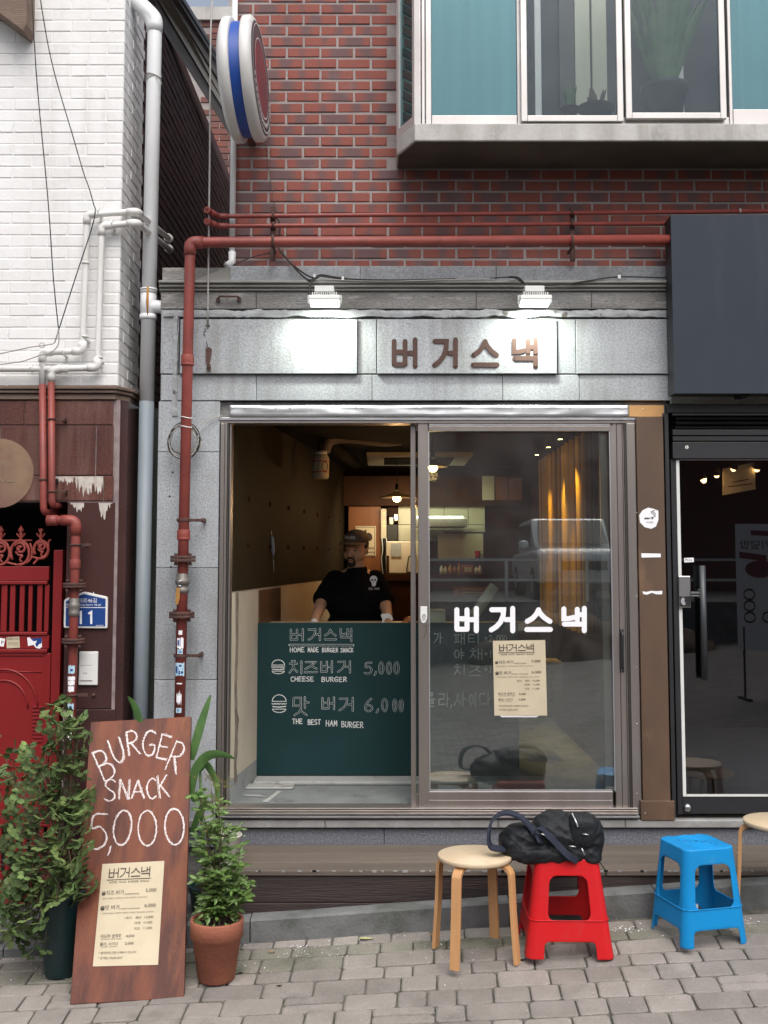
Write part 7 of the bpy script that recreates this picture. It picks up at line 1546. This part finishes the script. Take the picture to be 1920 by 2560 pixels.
# cap
cp_ = [he(0, .012, .070, .086, .102, .064), he(0, .010, .058, .087, .102, .030)]
cap_o = fuse('cap', cp_, 'cap', man, .006, 3)
mb = MB(); vs = []
for j in range(6):
    r0 = .085+.052*j/5
    for i in range(13): a = radians(-62+i*124/12); vs.append(H(sin(a)*(.086+.006*j/5), -.035-cos(a)*(r0), .062-.006*j/5-.018*abs(sin(a))**2))
mb.add(vs, [(j*13+i, j*13+i+1, (j+1)*13+i+1, (j+1)*13+i) for j in range(5) for i in range(12)], True); mb.build('brim', 'cap', cap_o, solid=.004)
mb = MB()
def capf(u, v_, o=0): a = radians(u); return H(sin(a)*(.0895+o), .006-cos(a)*(.107+o), v_)
for ch, u0 in (('a', -28), ('d', -17), ('i', -9), ('d', -3), ('a', 7), ('s', 17)):
    ftext(mb, ch, u0, u0+(9 if ch != 'i' else 3), .104, .084, lambda u, v_, o: capf(u, v_, .0004+(.104-v_)*-.08), 0)
mb.build('cap_lettering', 'whitevinyl', cap_o)
# t-shirt
k_ = lambda a, b_, t_: a+(b_-a)*t_
def shw(co, n): return n*(noise.noise(co*9)*.006+noise.noise(Vector((co.x*6, co.y*6, co.z*16)))*.004)
sp_ = [('e', (cx, YM+.02, hipz+.03), (.215, .165, .14)), ('e', (cx, YM+.0, hipz+.2), (.215, .17, .18)), ('e', (cx, YM+.0, shz-.16), (.205, .142, .20)), ('e', (cx, YM+.02, shz-.03), (.172, .11, .082)), ('c', (cx, YM+.02, shz-.01), (hc.x+.010, YM+.02, hc.z-.158), .098, .066),
       ('c', sl_+Vector((.01, 0, .01)), k_(sl_, el, .92), .074, .073), ('c', sr_+Vector((-.01, 0, .01)), k_(sr_, er, .92), .074, .073)]
sh = fuse('t_shirt', sp_, 'shirt', man, .011, 3, wr=shw)
# skull print
fsk = yplane(YM-.168); mb = MB(); mk = MB()
mb.add([fsk(a, b_, .0) for a, b_ in ell(934, 1448, 9.5, 9, 0, 360, 20)[:-1]], [tuple(range(20))]); mb.add([fsk(a, b_, .0002) for a, b_ in ((928, 1454), (941, 1454), (939, 1464), (936, 1466), (932, 1466), (930, 1464))], [tuple(range(6))])
ftext(mb, 'SKULL', 922, 933, 1469, 1474, fsk, .0003); ftext(mb, 'HOUSE', 936, 948, 1469, 1474, fsk, .0003)
sk = mb.build('skull_print', 'whitevinyl', sh)
for a, b_, r_ in ((930.5, 1450, 2.5), (938, 1450, 2.5), (934.5, 1455, 1.2)): mk.add([fsk(x_, y_, .001) for x_, y_ in ell(a, b_, r_, r_*.9, 0, 360, 10)[:-1]], [tuple(range(10))])
mk.build('skull_eye_print', 'shirt', sh)
mb = MB(); fuse('trousers', [('e', (cx, YM+.02, hipz-.02), (.20, .155, .12)), ('c', hipL, (hipL.x-.02, YM, FZ+.48), .115, .085), ('c', hipR, (hipR.x+.02, YM, FZ+.48), .115, .085), ('c', (hipL.x-.02, YM, FZ+.48), (hipL.x-.02, YM+.02, FZ+.09), .08, .07), ('c', (hipR.x+.02, YM, FZ+.48), (hipR.x+.02, YM+.02, FZ+.09), .08, .07)], 'shirt', man, .016, 3)

# ------------------------------------------------------------------ black bag on the stools
bag = thing('backpack', P(1370, 2140, -.85), 'black nylon backpack lying across the red stool and the birch stool', 'backpack')
YBg = -.87; s_ = .00188
def bp(px, py, dy=0.0): return P(px, py, YBg+dy)
def bwr(co, n):
    r = noise.noise(Vector((co.x*7+co.z*9, co.y*8, co.z*26)))*.010+noise.noise(Vector((co.x*22, co.y*18, co.z*40-co.x*18)))*.0055
    rid = 1-abs(noise.noise(Vector((co.x*5+3, co.y*6, co.z*15+co.x*9)))*2.2); return n*(r+max(0, rid-.6)*.013)
bpr = [('e', bp(1432, 2088), (72*s_, .13, 52*s_), 0, .75), ('e', bp(1385, 2078), (55*s_, .12, 50*s_), 0, .85, radians(-8)), ('e', bp(1330, 2098), (70*s_, .11, 40*s_), 0, .8, radians(6)), ('e', bp(1285, 2106), (38*s_, .10, 30*s_), 0, .85),
       ('e', bp(1380, 2124), (118*s_, .13, 24*s_), 0, .6), ('e', bp(1468, 2090, -.01), (36*s_, .12, 50*s_), 0, .7), ('e', bp(1470, 2130, -.03), (34*s_, .10, 27*s_), 0, .8)]
fuse('bag_body', bpr, 'bag', bag, .0062, 4, wr=bwr)
fuse('front_pocket', [('e', bp(1455, 2076, -.075), (38*s_, .065, 40*s_), 0, .6, radians(10))], 'bag', bag, .006, 4, wr=lambda co, n: n*noise.noise(co*24)*.004)
def strap(pts, w_, name='strap', m='strap', th=.004, parent=bag, side=(0, 1, 0)):
    ps_ = smoothline(pts, 7); mb = MB(); n = len(ps_); vs = []
    sd_ = Vector(side)
    for i, p in enumerate(ps_):
        t = (ps_[min(i+1, n-1)]-ps_[max(i-1, 0)]).normalized(); s1 = (sd_-t*sd_.dot(t)).normalized(); nn = t.cross(s1)
        for a, b_ in ((-1, -1), (1, -1), (1, 1), (-1, 1)): vs.append(p+s1*a*w_/2+nn*b_*th/2)
    mb.add(vs, [(i*4+j, i*4+(j+1) % 4, (i+1)*4+(j+1) % 4, (i+1)*4+j) for i in range(n-1) for j in range(4)]+[(3, 2, 1, 0), (n*4-4, n*4-3, n*4-2, n*4-1)]); return mb.build(name, m, parent, bevel=.001)
strap([bp(1262, 2122, -.07), bp(1228, 2117, -.07), bp(1222, 2085, -.06), bp(1232, 2050, -.04), bp(1262, 2032, -.03), bp(1300, 2042, -.05), bp(1330, 2072, -.08), bp(1345, 2092, -.11), bp(1352, 2110, -.13)], .056, 'shoulder_strap', 'strap', .011, side=(.25, 1, .1))
strap([bp(1348, 2070, -.12), bp(1375, 2092, -.142), bp(1400, 2118, -.145), bp(1422, 2140, -.150), bp(1444, 2153, -.13)], .030, 'webbing_strap', side=(.5, .2, .8))
strap([bp(1268, 2130, -.05), bp(1283, 2138, -.06), bp(1280, 2150, -.05), bp(1272, 2158, -.03)], .016, 'strap_end', 'bag')
strap([bp(1330, 2085, -.13), bp(1345, 2072, -.135), bp(1358, 2078, -.14)], .022, 'grab_handle', 'strap', .008)
mb = MB(); mb.tube(smoothline([bp(1430, 2034, -.10), bp(1438, 2050, -.14), bp(1445, 2068, -.15)]), .005, 6); mb.build('zip', 'chrome', bag)
mb = MB(); mb.tube([bp(1444, 2068, -.152), bp(1463, 2068, -.155)], .003, 6); mb.build('zip_pull', 'bag', bag)
for pts in (((1456, 2085), (1472, 2087)), ((1422, 2115), (1440, 2117)), ((1454, 2120), (1462, 2138)), ((1352, 2084), (1362, 2088))):
    mb = MB(); mb.tube([bp(*pts[0], -.150), bp(*pts[1], -.155)], .0032, 6); mb.build('zip_pull', 'chrome', bag)

# ------------------------------------------------------------------ rusty board with chalk writing
Bm = G(318, 2503); Tm = P(354, 1798, -.27); up_ = (Tm-Bm); nb_ = Vector((1, 0, .03)).cross(up_).normalized()
if nb_.y > 0: nb_ = -nb_
fbd = plane(Bm, nb_)
brd = thing('menu_board', fbd(318, 2500, -.01), 'rusty brown board leaning by the pots with chalked words BURGER SNACK 5,000', 'sign')
c4 = [fbd(227, 1805), fbd(478, 1791), fbd(460, 2495), fbd(175, 2511)]; mb = MB(); th_ = -nb_*.022
mb.add(c4+[v_+th_ for v_ in c4], [(0, 1, 2, 3)[::-1], (4, 5, 6, 7), (0, 4, 5, 1)[::-1], (1, 5, 6, 2)[::-1], (2, 6, 7, 3)[::-1], (3, 7, 4, 0)[::-1]]); mb.build('board', 'rustsheet', brd, bevel=.002)
mb = MB()
def L_(ch, cx_, cy_, h, w_, r_): glyph(mb, ch, cx_-w_/2, cx_+w_/2, cy_-h/2, cy_+h/2, .62, fbd, .0015, r_, 2.4, 5)
for a in (('B', 262, 1911, 76, 36, -24), ('U', 293, 1876, 60, 32, -18), ('R', 332, 1857, 58, 30, -7), ('G', 374, 1857, 62, 33, 6), ('E', 411, 1868, 60, 29, 14), ('R', 440, 1893, 76, 32, 22),
          ('S', 276, 1975, 54, 28, 2), ('N', 311, 1973, 50, 28, 3), ('A', 345, 1974, 45, 32, 0), ('C', 379, 1971, 50, 24, 0), ('K', 408, 1966, 56, 28, -6),
          ('5', 246, 2078, 88, 48, 2), (',', 274, 2085, 84, 24, 0), ('0', 306, 2070, 88, 48, 8), ('0', 368, 2070, 88, 50, 0), ('0', 436, 2067, 90, 52, -2)): L_(*a)
mb.build('chalk_writing', 'chalkbright', brd)
menu('paper_menu', 'cream printed menu sheet stuck on the leaning rusty board', [(256, 2160), (411, 2152), (395, 2412), (232, 2416)], lambda a, b_, o=0.0: fbd(a, b_, o+.001), nb_)

# ================================================================== PLANTS
def leafmesh(kind, m):
    mb = MB()
    if kind == 'tri':
        for k, a in enumerate((-1.15, 0, 1.15)):
            d = Vector((sin(a), cos(a), 0)); s = Vector((cos(a), -sin(a), 0)); L0 = .019 if k != 1 else .023; b0 = d*.006; 
            pts = [b0, b0+d*L0*.3+s*.0085, b0+d*L0*.7+s*.0095, b0+d*L0, b0+d*L0*.7-s*.0095, b0+d*L0*.3-s*.0085]; mid = b0+d*L0*.5+Vector((0, 0, -.003))
            mb.add([p+Vector((0, 0, .001)) for p in pts]+[mid], [(i, (i+1) % 6, 6) for i in range(6)], True)
    elif kind == 'point':
        L0, W0 = .044, .0075; prof = ((0, .1), (.25, .9), (.5, 1), (.75, .6), (1, 0)); vs = []
        for t, w_ in prof: vs += [(-W0*w_, L0*t, .0022*(1-t)), (0, L0*t, -.004*t*t), (W0*w_, L0*t, .0022*(1-t))]
        mb.add(vs, [(i*3+k, i*3+k+1, (i+1)*3+k+1, (i+1)*3+k) for i in range(4) for k in range(2)], True)
    else:
        L0, W0 = .014, .004; mb.add([(0, 0, 0), (W0, L0*.5, .001), (0, L0, 0), (-W0, L0*.5, .001)], [(0, 1, 2, 3)])
    return mb
def orient(d, roll=0):
    d = Vector(d).normalized(); n = Vector((random.gauss(0, .35), random.gauss(-.75, .35), random.gauss(.65, .3))); x_ = d.cross(n)
    if x_.length < .05: n = Vector((.3, -.2, 1)); x_ = d.cross(n)
    x_.normalize(); z_ = x_.cross(d); return Matrix((x_, d, z_)).transposed().to_quaternion()
def place(t, leaves, kind, m, nobj, stuffname='foliage'):
    """leaves: (pos, dir, scale); the nearest nobj as parts, the others one mass"""
    me = leafmesh(kind, m).mesh('leaf', m); base = leafmesh(kind, m); leaves = sorted(leaves, key=lambda l: (l[0]-CAMP).length-l[2]*.25); rest = MB()
    for i, (p, d, s) in enumerate(leaves):
        q_ = orient(d, random.uniform(-.7, .7))
        if i < nobj:
            o = inst('leaf', me, p, t, q_.to_euler(), (s, s, s))
        else:
            Mx = q_.to_matrix(); rest.add([p+Mx @ (v_*s) for v_ in base.v], base.f, True)
    if rest.v: rest.build(stuffname, m, t, kind='stuff')
def pottt(t, c, r, h, m, taper=.72, rim=.18, soil=True):
    mb = MB(); mb.lathe([(0, 0), (r*taper*.92, 0), (r*taper, .006), (r*.93, h*(1-rim)), (r, h*(1-rim)+.004), (r*1.02, h-.006), (r*1.0, h), (r*.90, h), (r*.88, h*.88), (0, h*.88)], c, 40); mb.build('pot', m, t)
    mb = MB(); mb.lathe([(0, h*.90), (r*.5, h*.905), (r*.88, h*.89)], c, 20); mb.build('soil', 'soil', t)
# big shrub in the dark teal pot
random.seed(21)
c_ = G(154, 2434)
bush = thing('potted_shrub', c_, 'large sprawling leafy shrub in a dark teal pot between the gate and the rusty board', 'plant')
pottt(bush, c_, .115, .40, 'greenpot', .70, .08)
root = c_+Vector((0, 0, .36)); clusters = [(150, 1815, 38, 55, .06, 75), (190, 1860, 30, 70, .05, 60), (110, 1900, 50, 40, .08, 60), (50, 1965, 60, 45, .08, 80), (15, 1900, 30, 60, .06, 30), (180, 1975, 42, 70, .06, 105), (110, 2010, 70, 55, .1, 110), (30, 2060, 45, 50, .08, 70),
   (175, 2090, 38, 80, .07, 105), (95, 2120, 75, 50, .1, 110), (20, 2170, 35, 50, .08, 50), (130, 2200, 80, 50, .1, 135), (60, 2240, 65, 45, .09, 95), (195, 2210, 36, 40, .04, 55), (60, 2310, 60, 38, .08, 60), (120, 2310, 40, 40, .08, 40), (10, 2350, 25, 40, .05, 22), (85, 2365, 40, 22, .06, 22)]
leaves = []; 
for i, (px, py, rx, ry, dz, n) in enumerate(clusters):
    yb = -.78+random.uniform(-.16, .16)+(.22 if px < 60 else 0); tip = P(px, py, yb); mid = (root+tip)/2+Vector((random.uniform(-.05, .05), random.uniform(-.05, .05), .10 if py > 2000 else -.02))
    ps_ = smoothline([root+Vector((random.uniform(-.03, .03), random.uniform(-.03, .03), 0)), root+(mid-root)*.5+Vector((random.uniform(-.03, .03), 0, .05)), mid, tip], 6); ln = len(ps_)
    mb = MB(); mb.tube(ps_, [.0055-.0035*k/(ln-1) for k in range(ln)], 6); mb.build('branch', 'twig', bush)
    tw = MB()
    for k in range(int(n*.60)):
        a = random.uniform(0, 2*pi); rr = sqrt(random.random()); q_ = P(px+cos(a)*rx*rr*1.25, py+sin(a)*ry*rr*1.1, yb+random.uniform(-.11, .11)); 
        b0 = ps_[min(ln-1, int(random.uniform(.55, 1)*ln))]
        d = Vector((q_.x-tip.x, q_.y-tip.y-.05, random.uniform(-.02, .04)))*1.0+Vector((random.uniform(-.05, .05), random.uniform(-.08, .02), random.uniform(-.03, .03)))
        leaves.append((q_, d, random.uniform(1.0, 2.1)))
        if k % 3 == 0: tw.tube(smoothline([b0, (b0+q_)/2+Vector((0, 0, .015)), q_], 3), [.0018]*6+[.0008], 4, cap=False)
    tw.build('twig_mass', 'twig', bush, kind='stuff')
place(bush, leaves, 'tri', 'leaf', 290)
# nandina in the terracotta pot
random.seed(5)
c_ = G(541, 2448); nd = thing('potted_nandina', c_, 'green nandina with pointed leaves in a terracotta pot beside the rusty board', 'plant'); pottt(nd, c_, .122, .275, 'terracotta', .70, .30)
root = c_+Vector((0, 0, .24)); leaves = []; fine = []
for i, (px, py) in enumerate(((500, 1990), (528, 1965), (545, 2010), (560, 2060), (515, 2060), (600, 2150), (570, 2120), (590, 2210), (540, 2180), (510, 2190), (620, 2205), (490, 2120), (560, 2240), (600, 2245), (520, 2250))):
    tip = P(px, py, c_.y+random.uniform(-.07, .07)); mid = (root+tip)/2+Vector((random.uniform(-.015, .015), 0, .05)); ps_ = smoothline([root+Vector((random.uniform(-.05, .05), random.uniform(-.04, .04), 0)), mid, tip], 8); ln = len(ps_)
    mb = MB(); mb.tube(ps_, [.004-.0025*k/(ln-1) for k in range(ln)], 6); mb.build('stem', 'stem', nd)
    for k in range(3 if py > 2100 else 2, ln, 1):
        p0 = ps_[k]; a = random.uniform(0, 2*pi); out_ = Vector((cos(a), sin(a)*.8-.25, random.uniform(.0, .5))).normalized(); L0 = random.uniform(.03, .075) if p0.z < P(540, 2090, c_.y).z else random.uniform(.02, .05); e_ = p0+out_*L0
        mb = MB(); mb.tube([p0, e_], [.0014, .0008], 4, cap=False)
        small = p0.z > P(540, 2100, c_.y).z
        for t_ in (.35, .6, .85, 1.0):
            b0 = p0+out_*L0*t_
            for sg in ((-1, 1) if t_ < 1 else (0,)):
                sd_ = out_.cross(Vector((0, 0, 1))).normalized()*sg; d = out_*.7+sd_+Vector((0, 0, random.uniform(-.5, .25)))
                (fine if small else leaves).append((b0, d, random.uniform(.6, 1.15)*(.85 if small else 1)))
for k in range(60):     # low leaves spilling over the rim
    a = random.uniform(0, 2*pi); p0 = root+Vector((cos(a)*.08, sin(a)*.08, random.uniform(0, .08))); leaves.append((p0, Vector((cos(a), sin(a), random.uniform(-.9, .5))), random.uniform(.6, 1.1)))
place(nd, leaves, 'point', 'leaf2', 260); place(nd, fine, 'point', 'leaf2', 30, 'fine_foliage')
# feathery top growth
mb = MB(); random.seed(9)
for k in range(26):
    a0 = P(random.uniform(505, 560), random.uniform(1935, 2120), c_.y+random.uniform(-.06, .1)); d = Vector((random.uniform(-1, 1), random.uniform(-.5, .3), random.uniform(.1, .9))).normalized(); L0 = random.uniform(.05, .10)
    mb.tube([a0, a0+d*L0], .0007, 3, cap=False)
    for j in range(12):
        b0 = a0+d*L0*j/12; s1 = d.cross(Vector((0, 1, 0))).normalized()
        for sg in (-1, 1): e_ = b0+(s1*sg+d*.5).normalized()*.014*(1-j/16); w_ = d*.0016; mb.add([b0-w_, e_, b0+w_], [(0, 1, 2)])
mb.build('feathery_growth', mat('ochre_fern', (.20, .19, .06), .7, col2=(.13, .14, .04), nscale=30), nd, kind='stuff')
# broad bladed plants behind the board
c_ = G(505, 2330)+Vector((0, .12, 0)); bl = thing('broad_leaved_plant', c_, 'plant with long broad strap leaves rising from behind the rusty board', 'plant'); pottt(bl, c_, .09, .2, 'greenpot')
stalk_top = P(500, 1915, -.42); mb = MB(); mb.tube([c_+Vector((0, 0, .17)), (c_+stalk_top)/2, stalk_top], [.012, .010, .006], 8); mb.build('stalk', 'blade', bl)
def bladep(pts, wid, t=bl):
    ps_ = smoothline([P(a, b_, y_) for a, b_, y_ in pts], 6); n = len(ps_); vs = []; mb = MB()
    for i, p in enumerate(ps_):
        tt = (ps_[min(i+1, n-1)]-ps_[max(i-1, 0)]).normalized(); s1 = tt.cross(Vector((.25, 1, .2))).normalized(); w_ = wid*max(.04, sin(pi*min(1, .15+.85*i/(n-1)))**.7)/2; nn = tt.cross(s1)
        vs += [p-s1*w_-nn*w_*.25, p, p+s1*w_-nn*w_*.25]
    mb.add(vs, [(i*3+k, i*3+k+1, (i+1)*3+k+1, (i+1)*3+k) for i in range(n-1) for k in range(2)], True); mb.build('leaf', 'blade', t)
bladep([(478, 1900, -.36), (490, 1850, -.36), (508, 1790, -.35), (527, 1736, -.34)], .048); bladep([(478, 1985, -.45), (486, 1930, -.46), (515, 1893, -.48), (550, 1886, -.5), (588, 1897, -.5)], .050)
bladep([(500, 1925, -.43), (515, 1912, -.43), (540, 1960, -.45), (545, 2030, -.46)], .04); bladep([(478, 2000, -.45), (500, 1990, -.46), (515, 2005, -.48)], .05)
bladep([(352, 1850, -.28), (346, 1800, -.28), (335, 1765, -.27), (319, 1741, -.27)], .045); bladep([(480, 2080, -.4), (500, 2030, -.42), (520, 2010, -.43), (536, 2040, -.44)], .04)
# small white pot on the step
c_ = Vector((P(568, 2120, -.40).x, -.40, DZ+.002)); wp_ = thing('white_flowerpot', c_, 'small white flowerpot with trailing green sprigs standing on the timber step', 'plant'); pottt(wp_, c_, .075, .15, 'whitepot', .62, .1)
lv = []
for k in range(70):
    a = random.uniform(0, 2*pi); r_ = random.uniform(0, .085); p0 = c_+Vector((cos(a)*r_, sin(a)*r_, .14+random.uniform(0, .05)-.3*max(0, r_-.07))); lv.append((p0, Vector((cos(a), sin(a), random.uniform(-.3, .8))), random.uniform(.4, .9)))
place(wp_, lv, 'point', 'leaf2', 40)

# ================================================================== LITTER
random.seed(33)
mb = MB()
def fleck(p, s):
    u = Vector((random.uniform(-1, 1), random.uniform(-1, 1), random.uniform(-.3, .3))).normalized()*s; v_ = Vector((-u.y, u.x, random.uniform(-.3, .3)*s)).normalized()*s*random.uniform(.3, .9); p = p+Vector((0, 0, .003+s*.3)); mb.add([p-u-v_*.6, p+u*.8-v_, p+u+v_, p-u*.7+v_*.8], [(0, 1, 2, 3)])
def dab(px, py, sx_, sy_, n, s0, s1):
    for k in range(n): fleck(G(random.gauss(px, sx_), random.gauss(py, sy_)), random.uniform(s0, s1))
dab(760, 2375, 22, 9, 46, .001, .005); dab(840, 2380, 40, 14, 30, .001, .003); dab(930, 2345, 60, 8, 34, .001, .0035); dab(1150, 2380, 50, 30, 40, .0012, .005); dab(1560, 2322, 45, 7, 50, .0015, .006); dab(1860, 2310, 35, 10, 46, .0015, .0075); dab(640, 2400, 80, 30, 30, .001, .004); dab(1300, 2450, 240, 50, 50, .001, .003); dab(120, 2420, 70, 20, 40, .001, .005); dab(1050, 2335, 60, 6, 20, .001, .004); dab(1640, 2420, 160, 40, 24, .001, .003)
mb.build('paint_flakes', 'whitevinyl', None); o = [k for k in SC.objects if k.name == 'paint_flakes'][0]; tag(o, kind='stuff')
for px, py, lbl in ((905, 2350, 'pale green fallen leaf lying by the kerb'), (680, 2384, 'small brown fallen leaf on the paving beside the terracotta pot'), (1081, 2340, 'tiny yellow fallen leaf by the foot of the birch stool')):
    p = G(px, py)+Vector((0, 0, .006)); s = 3.0 if px == 905 else 1.3; me = leafmesh('point', 'leaf2'); me.v = [Vector((v_.y*s*.6-.02, v_.x*s*.7, v_.z+.002))+p for v_ in me.v]; me.build('fallen_leaf', mat('fallen_%d' % px, (.42, .42, .20) if px == 905 else (.30, .17, .05), .7), None); tag([k for k in SC.objects if k.name.startswith('fallen_leaf')][-1], lbl, 'leaf')
for px, py, lbl, r_ in ((698, 2466, 'dark round gum spot on the paving in front of the step', .012), (600, 2434, 'dark flattened scrap on the paving right of the terracotta pot', .014), (1306, 2402, 'dark crumpled scrap at the foot of the birch stool', .018)):
    p = G(px, py); m_ = MB(); m_.add([p+Vector((cos(a)*r_*(1+.3*sin(3*a)), sin(a)*r_*.6, .004)) for a in [k*pi/6 for k in range(12)]], [tuple(range(12))]); tag(m_.build('dark_scrap', 'cable'), lbl, 'litter')

# ================================================================== ACROSS THE STREET (seen in the glass)
op = thing('opposite_building', (-3, -17, 0), 'dull rendered building across the street mirrored in the shop glass', 'building')
mb = MB(); mb.box((-30, -19, -2), (.6, -13.5, 5.6)); mb.build('wall', 'opp', op)
for i in range(6):
    for j in range(2):
        x_ = -12+i*2.1; mb = MB(); mb.box((x_, -13.49, 1.2+j*2.4), (x_+1.1, -13.44, 2.6+j*2.4)); w_ = mb.build('window', 'winframe', op); mb = MB(); mb.box((x_+.06, -13.438, 1.26+j*2.4), (x_+1.04, -13.43, 2.54+j*2.4)); mb.build('pane', 'blackframe', w_)
op2 = thing('opposite_building', (6, -24, 0), 'brick house further back across the street mirrored in the glass', 'building')
mb = MB(); mb.box((.7, -28, -2), (30, -23, 6.4)); mb.build('wall', 'brickfar', op2); mb = MB(); mb.box((.5, -28.2, 6.41), (30.2, -22.8, 6.7)); mb.build('roof', 'opp', op2)
rw = thing('retaining_wall', (6, -15.5, 0), 'low concrete retaining wall across the street under the parked white car', 'wall'); mb = MB(); mb.box((.65, -22.9, -2), (30, -15.5, 1.0)); mb.build('wall', 'kerb', rw)
rl = thing('railing', (6, -15.6, 1.0), 'pale metal railing on top of the retaining wall', 'railing')
for i in range(9): mb = MB(); mb.box((.8+i*1.6, -15.62, 1.0), (.86+i*1.6, -15.56, 1.85)); mb.build('post', 'whitemetal', rl)
for z in (1.4, 1.8): mb = MB(); mb.box((.7, -15.63, z), (14, -15.6, z+.05)); mb.build('rail', 'whitemetal', rl)
car = thing('parked_car', (4.0, -18, 1.0), 'white sport utility car parked across the street mirrored in the glass', 'car')
def cprism(prof, y0, y1, name, m, bev=.05): mb = MB(); mb.v = []; mb.prism(prof, y0, y1); mb.v = [Vector((4.0+(v_.y), -18+v_.x, 1.0+v_.z)) for v_ in mb.v]; return mb.build(name, m, car, bevel=bev)
cprism([(-2.2, .35), (-2.2, .8), (-2.1, .95), (2.1, 1.05), (2.25, .95), (2.3, .6), (2.2, .35)], -.92, .92, 'body', 'carwhite', .08)
cprism([(-2.0, .98), (-1.75, 1.68), (.35, 1.72), (1.05, 1.06)], -.80, .80, 'cabin', 'carwhite', .07)
mb = MB(); mb.add([(4.0+a, -18+.42+b_*.63, 1.0+1.67-b_*.57) for a, b_ in ((-.68, .05), (.68, .05), (.74, .95), (-.74, .95))], [(0, 1, 2, 3)]); mb.v = [v_+Vector((0, .05, .035)) for v_ in mb.v]; mb.build('windscreen', 'blackframe', car)
for sx_ in (-1, 1):
    mb = MB(); mb.box((4.0+sx_*.815-.01, -19.5, 2.12), (4.0+sx_*.815+.01, -17.75, 2.58)); mb.build('side_window', 'blackframe', car)
    mb = MB(); mb.ball((4.0+sx_*.72, -15.8, 1.80), (.16, .08, .09), 12, 8); mb.build('headlight', 'chrome', car)
    mb = MB(); mb.ball((4.0+sx_*1.02, -17.15, 2.15), (.11, .07, .09), 10, 6); mb.build('mirror', 'carwhite', car)
    for yy in (-19.4, -16.6):
        mb = MB(); mb.cyl((4.0+sx_*.72, yy, 1.33), (4.0+sx_*.93, yy, 1.33), .34, 24); w_ = mb.build('wheel', 'tyre', car); mb = MB(); mb.cyl((4.0+sx_*.935, yy, 1.33), (4.0+sx_*.94, yy, 1.33), .2, 16); mb.build('rim', 'chrome', w_)
mb = MB(); mb.box((3.55, -15.70, 1.62), (4.45, -15.66, 1.82)); mb.build('grille', 'blackframe', car)
# tarpaulined heap against the retaining wall
fuse('tarpaulin_heap', [('e', (3.6, -14.8, -.3), (1.6, .7, 1.1), 0, .8), ('e', (5.2, -14.9, -.4), (1.3, .6, .9), .4, .8), ('e', (2.5, -14.9, -.5), (.9, .5, .8), 0, .8)], 'stem', None, .12, 2, wr=lambda co, n: n*noise.noise(co*2.5)*.25); tag([k for k in SC.objects if k.name == 'tarpaulin_heap'][0], 'dark lumpy tarpaulin heap across the street below the railing', 'heap')
# standing banner reflected in the dark door
bn_ = thing('standing_banner', (4.95, -8.1, 0), 'white standing food banner across the pavement mirrored in the black door', 'banner')
pb0 = Vector((4.45, -8.0, .35)); ex_ = Vector((1.0, -.12, 0)).normalized(); 
fbn = lambda u, v_, o=0.0: Vector((5.35, -8.05, 2.30))-ex_*(u*.82)*1.0+Vector((0, 0, -v_*1.62))+Vector((.12, 1, 0)).normalized()*(o+.01)
mb = MB(); mb.add([fbn(a, b_, 0) for a, b_ in ((0, 0), (1, 0), (1, 1), (0, 1))]+[fbn(a, b_, -.01) for a, b_ in ((0, 0), (1, 0), (1, 1), (0, 1))], [(0, 1, 2, 3), (7, 6, 5, 4), (0, 4, 5, 1), (1, 5, 6, 2), (2, 6, 7, 3), (3, 7, 4, 0)]); mb.build('panel', 'whitevinyl', bn_)
mb = MB(); mb.add([fbn(a, b_, .003) for a, b_ in ((.3, .06), (.75, .05), (.75, .09), (.3, .1))], [(0, 1, 2, 3)]); mb.add([fbn(a, b_, .003) for a, b_ in ((.5, .25), (.95, .22), (.95, .27), (.5, .30))], [(0, 1, 2, 3)]); mb.add([fbn(.62+.24*cos(a), .36+.07*sin(a), .004) for a in [k*pi/8 for k in range(16)]], [tuple(range(16))]); mb.build('red_print', 'printred', bn_)
mb = MB(); ftext(mb, '스테키덮밥', .06, .94, .13, .20, fbn, .003); ftext(mb, '우동', .25, .5, .56, .61, fbn, .003); ftext(mb, '쫄면', .12, .3, .62, .66, fbn, .003)
for v_ in (.56, .65, .74): 
    for u_ in ((.8,) if v_ < .7 else (.8, .5, .2)): ribbon(mb, ell(u_, v_, .09, .04, 0, 360, 14), .008, fbn, .003)
mb.build('print', 'ink', bn_)
mb = MB(); 
for u_ in (.1, .9): a = fbn(u_, 1, -.01); mb.box((a.x-.03, a.y-.2, gz(a.x, -8)-.01), (a.x+.03, a.y+.2, gz(a.x, -8)+.03)); mb.box((a.x-.012, a.y-.012, gz(a.x, -8)), (a.x+.012, a.y+.012, a.z+.3))
mb.build('stand', 'blackframe', bn_)
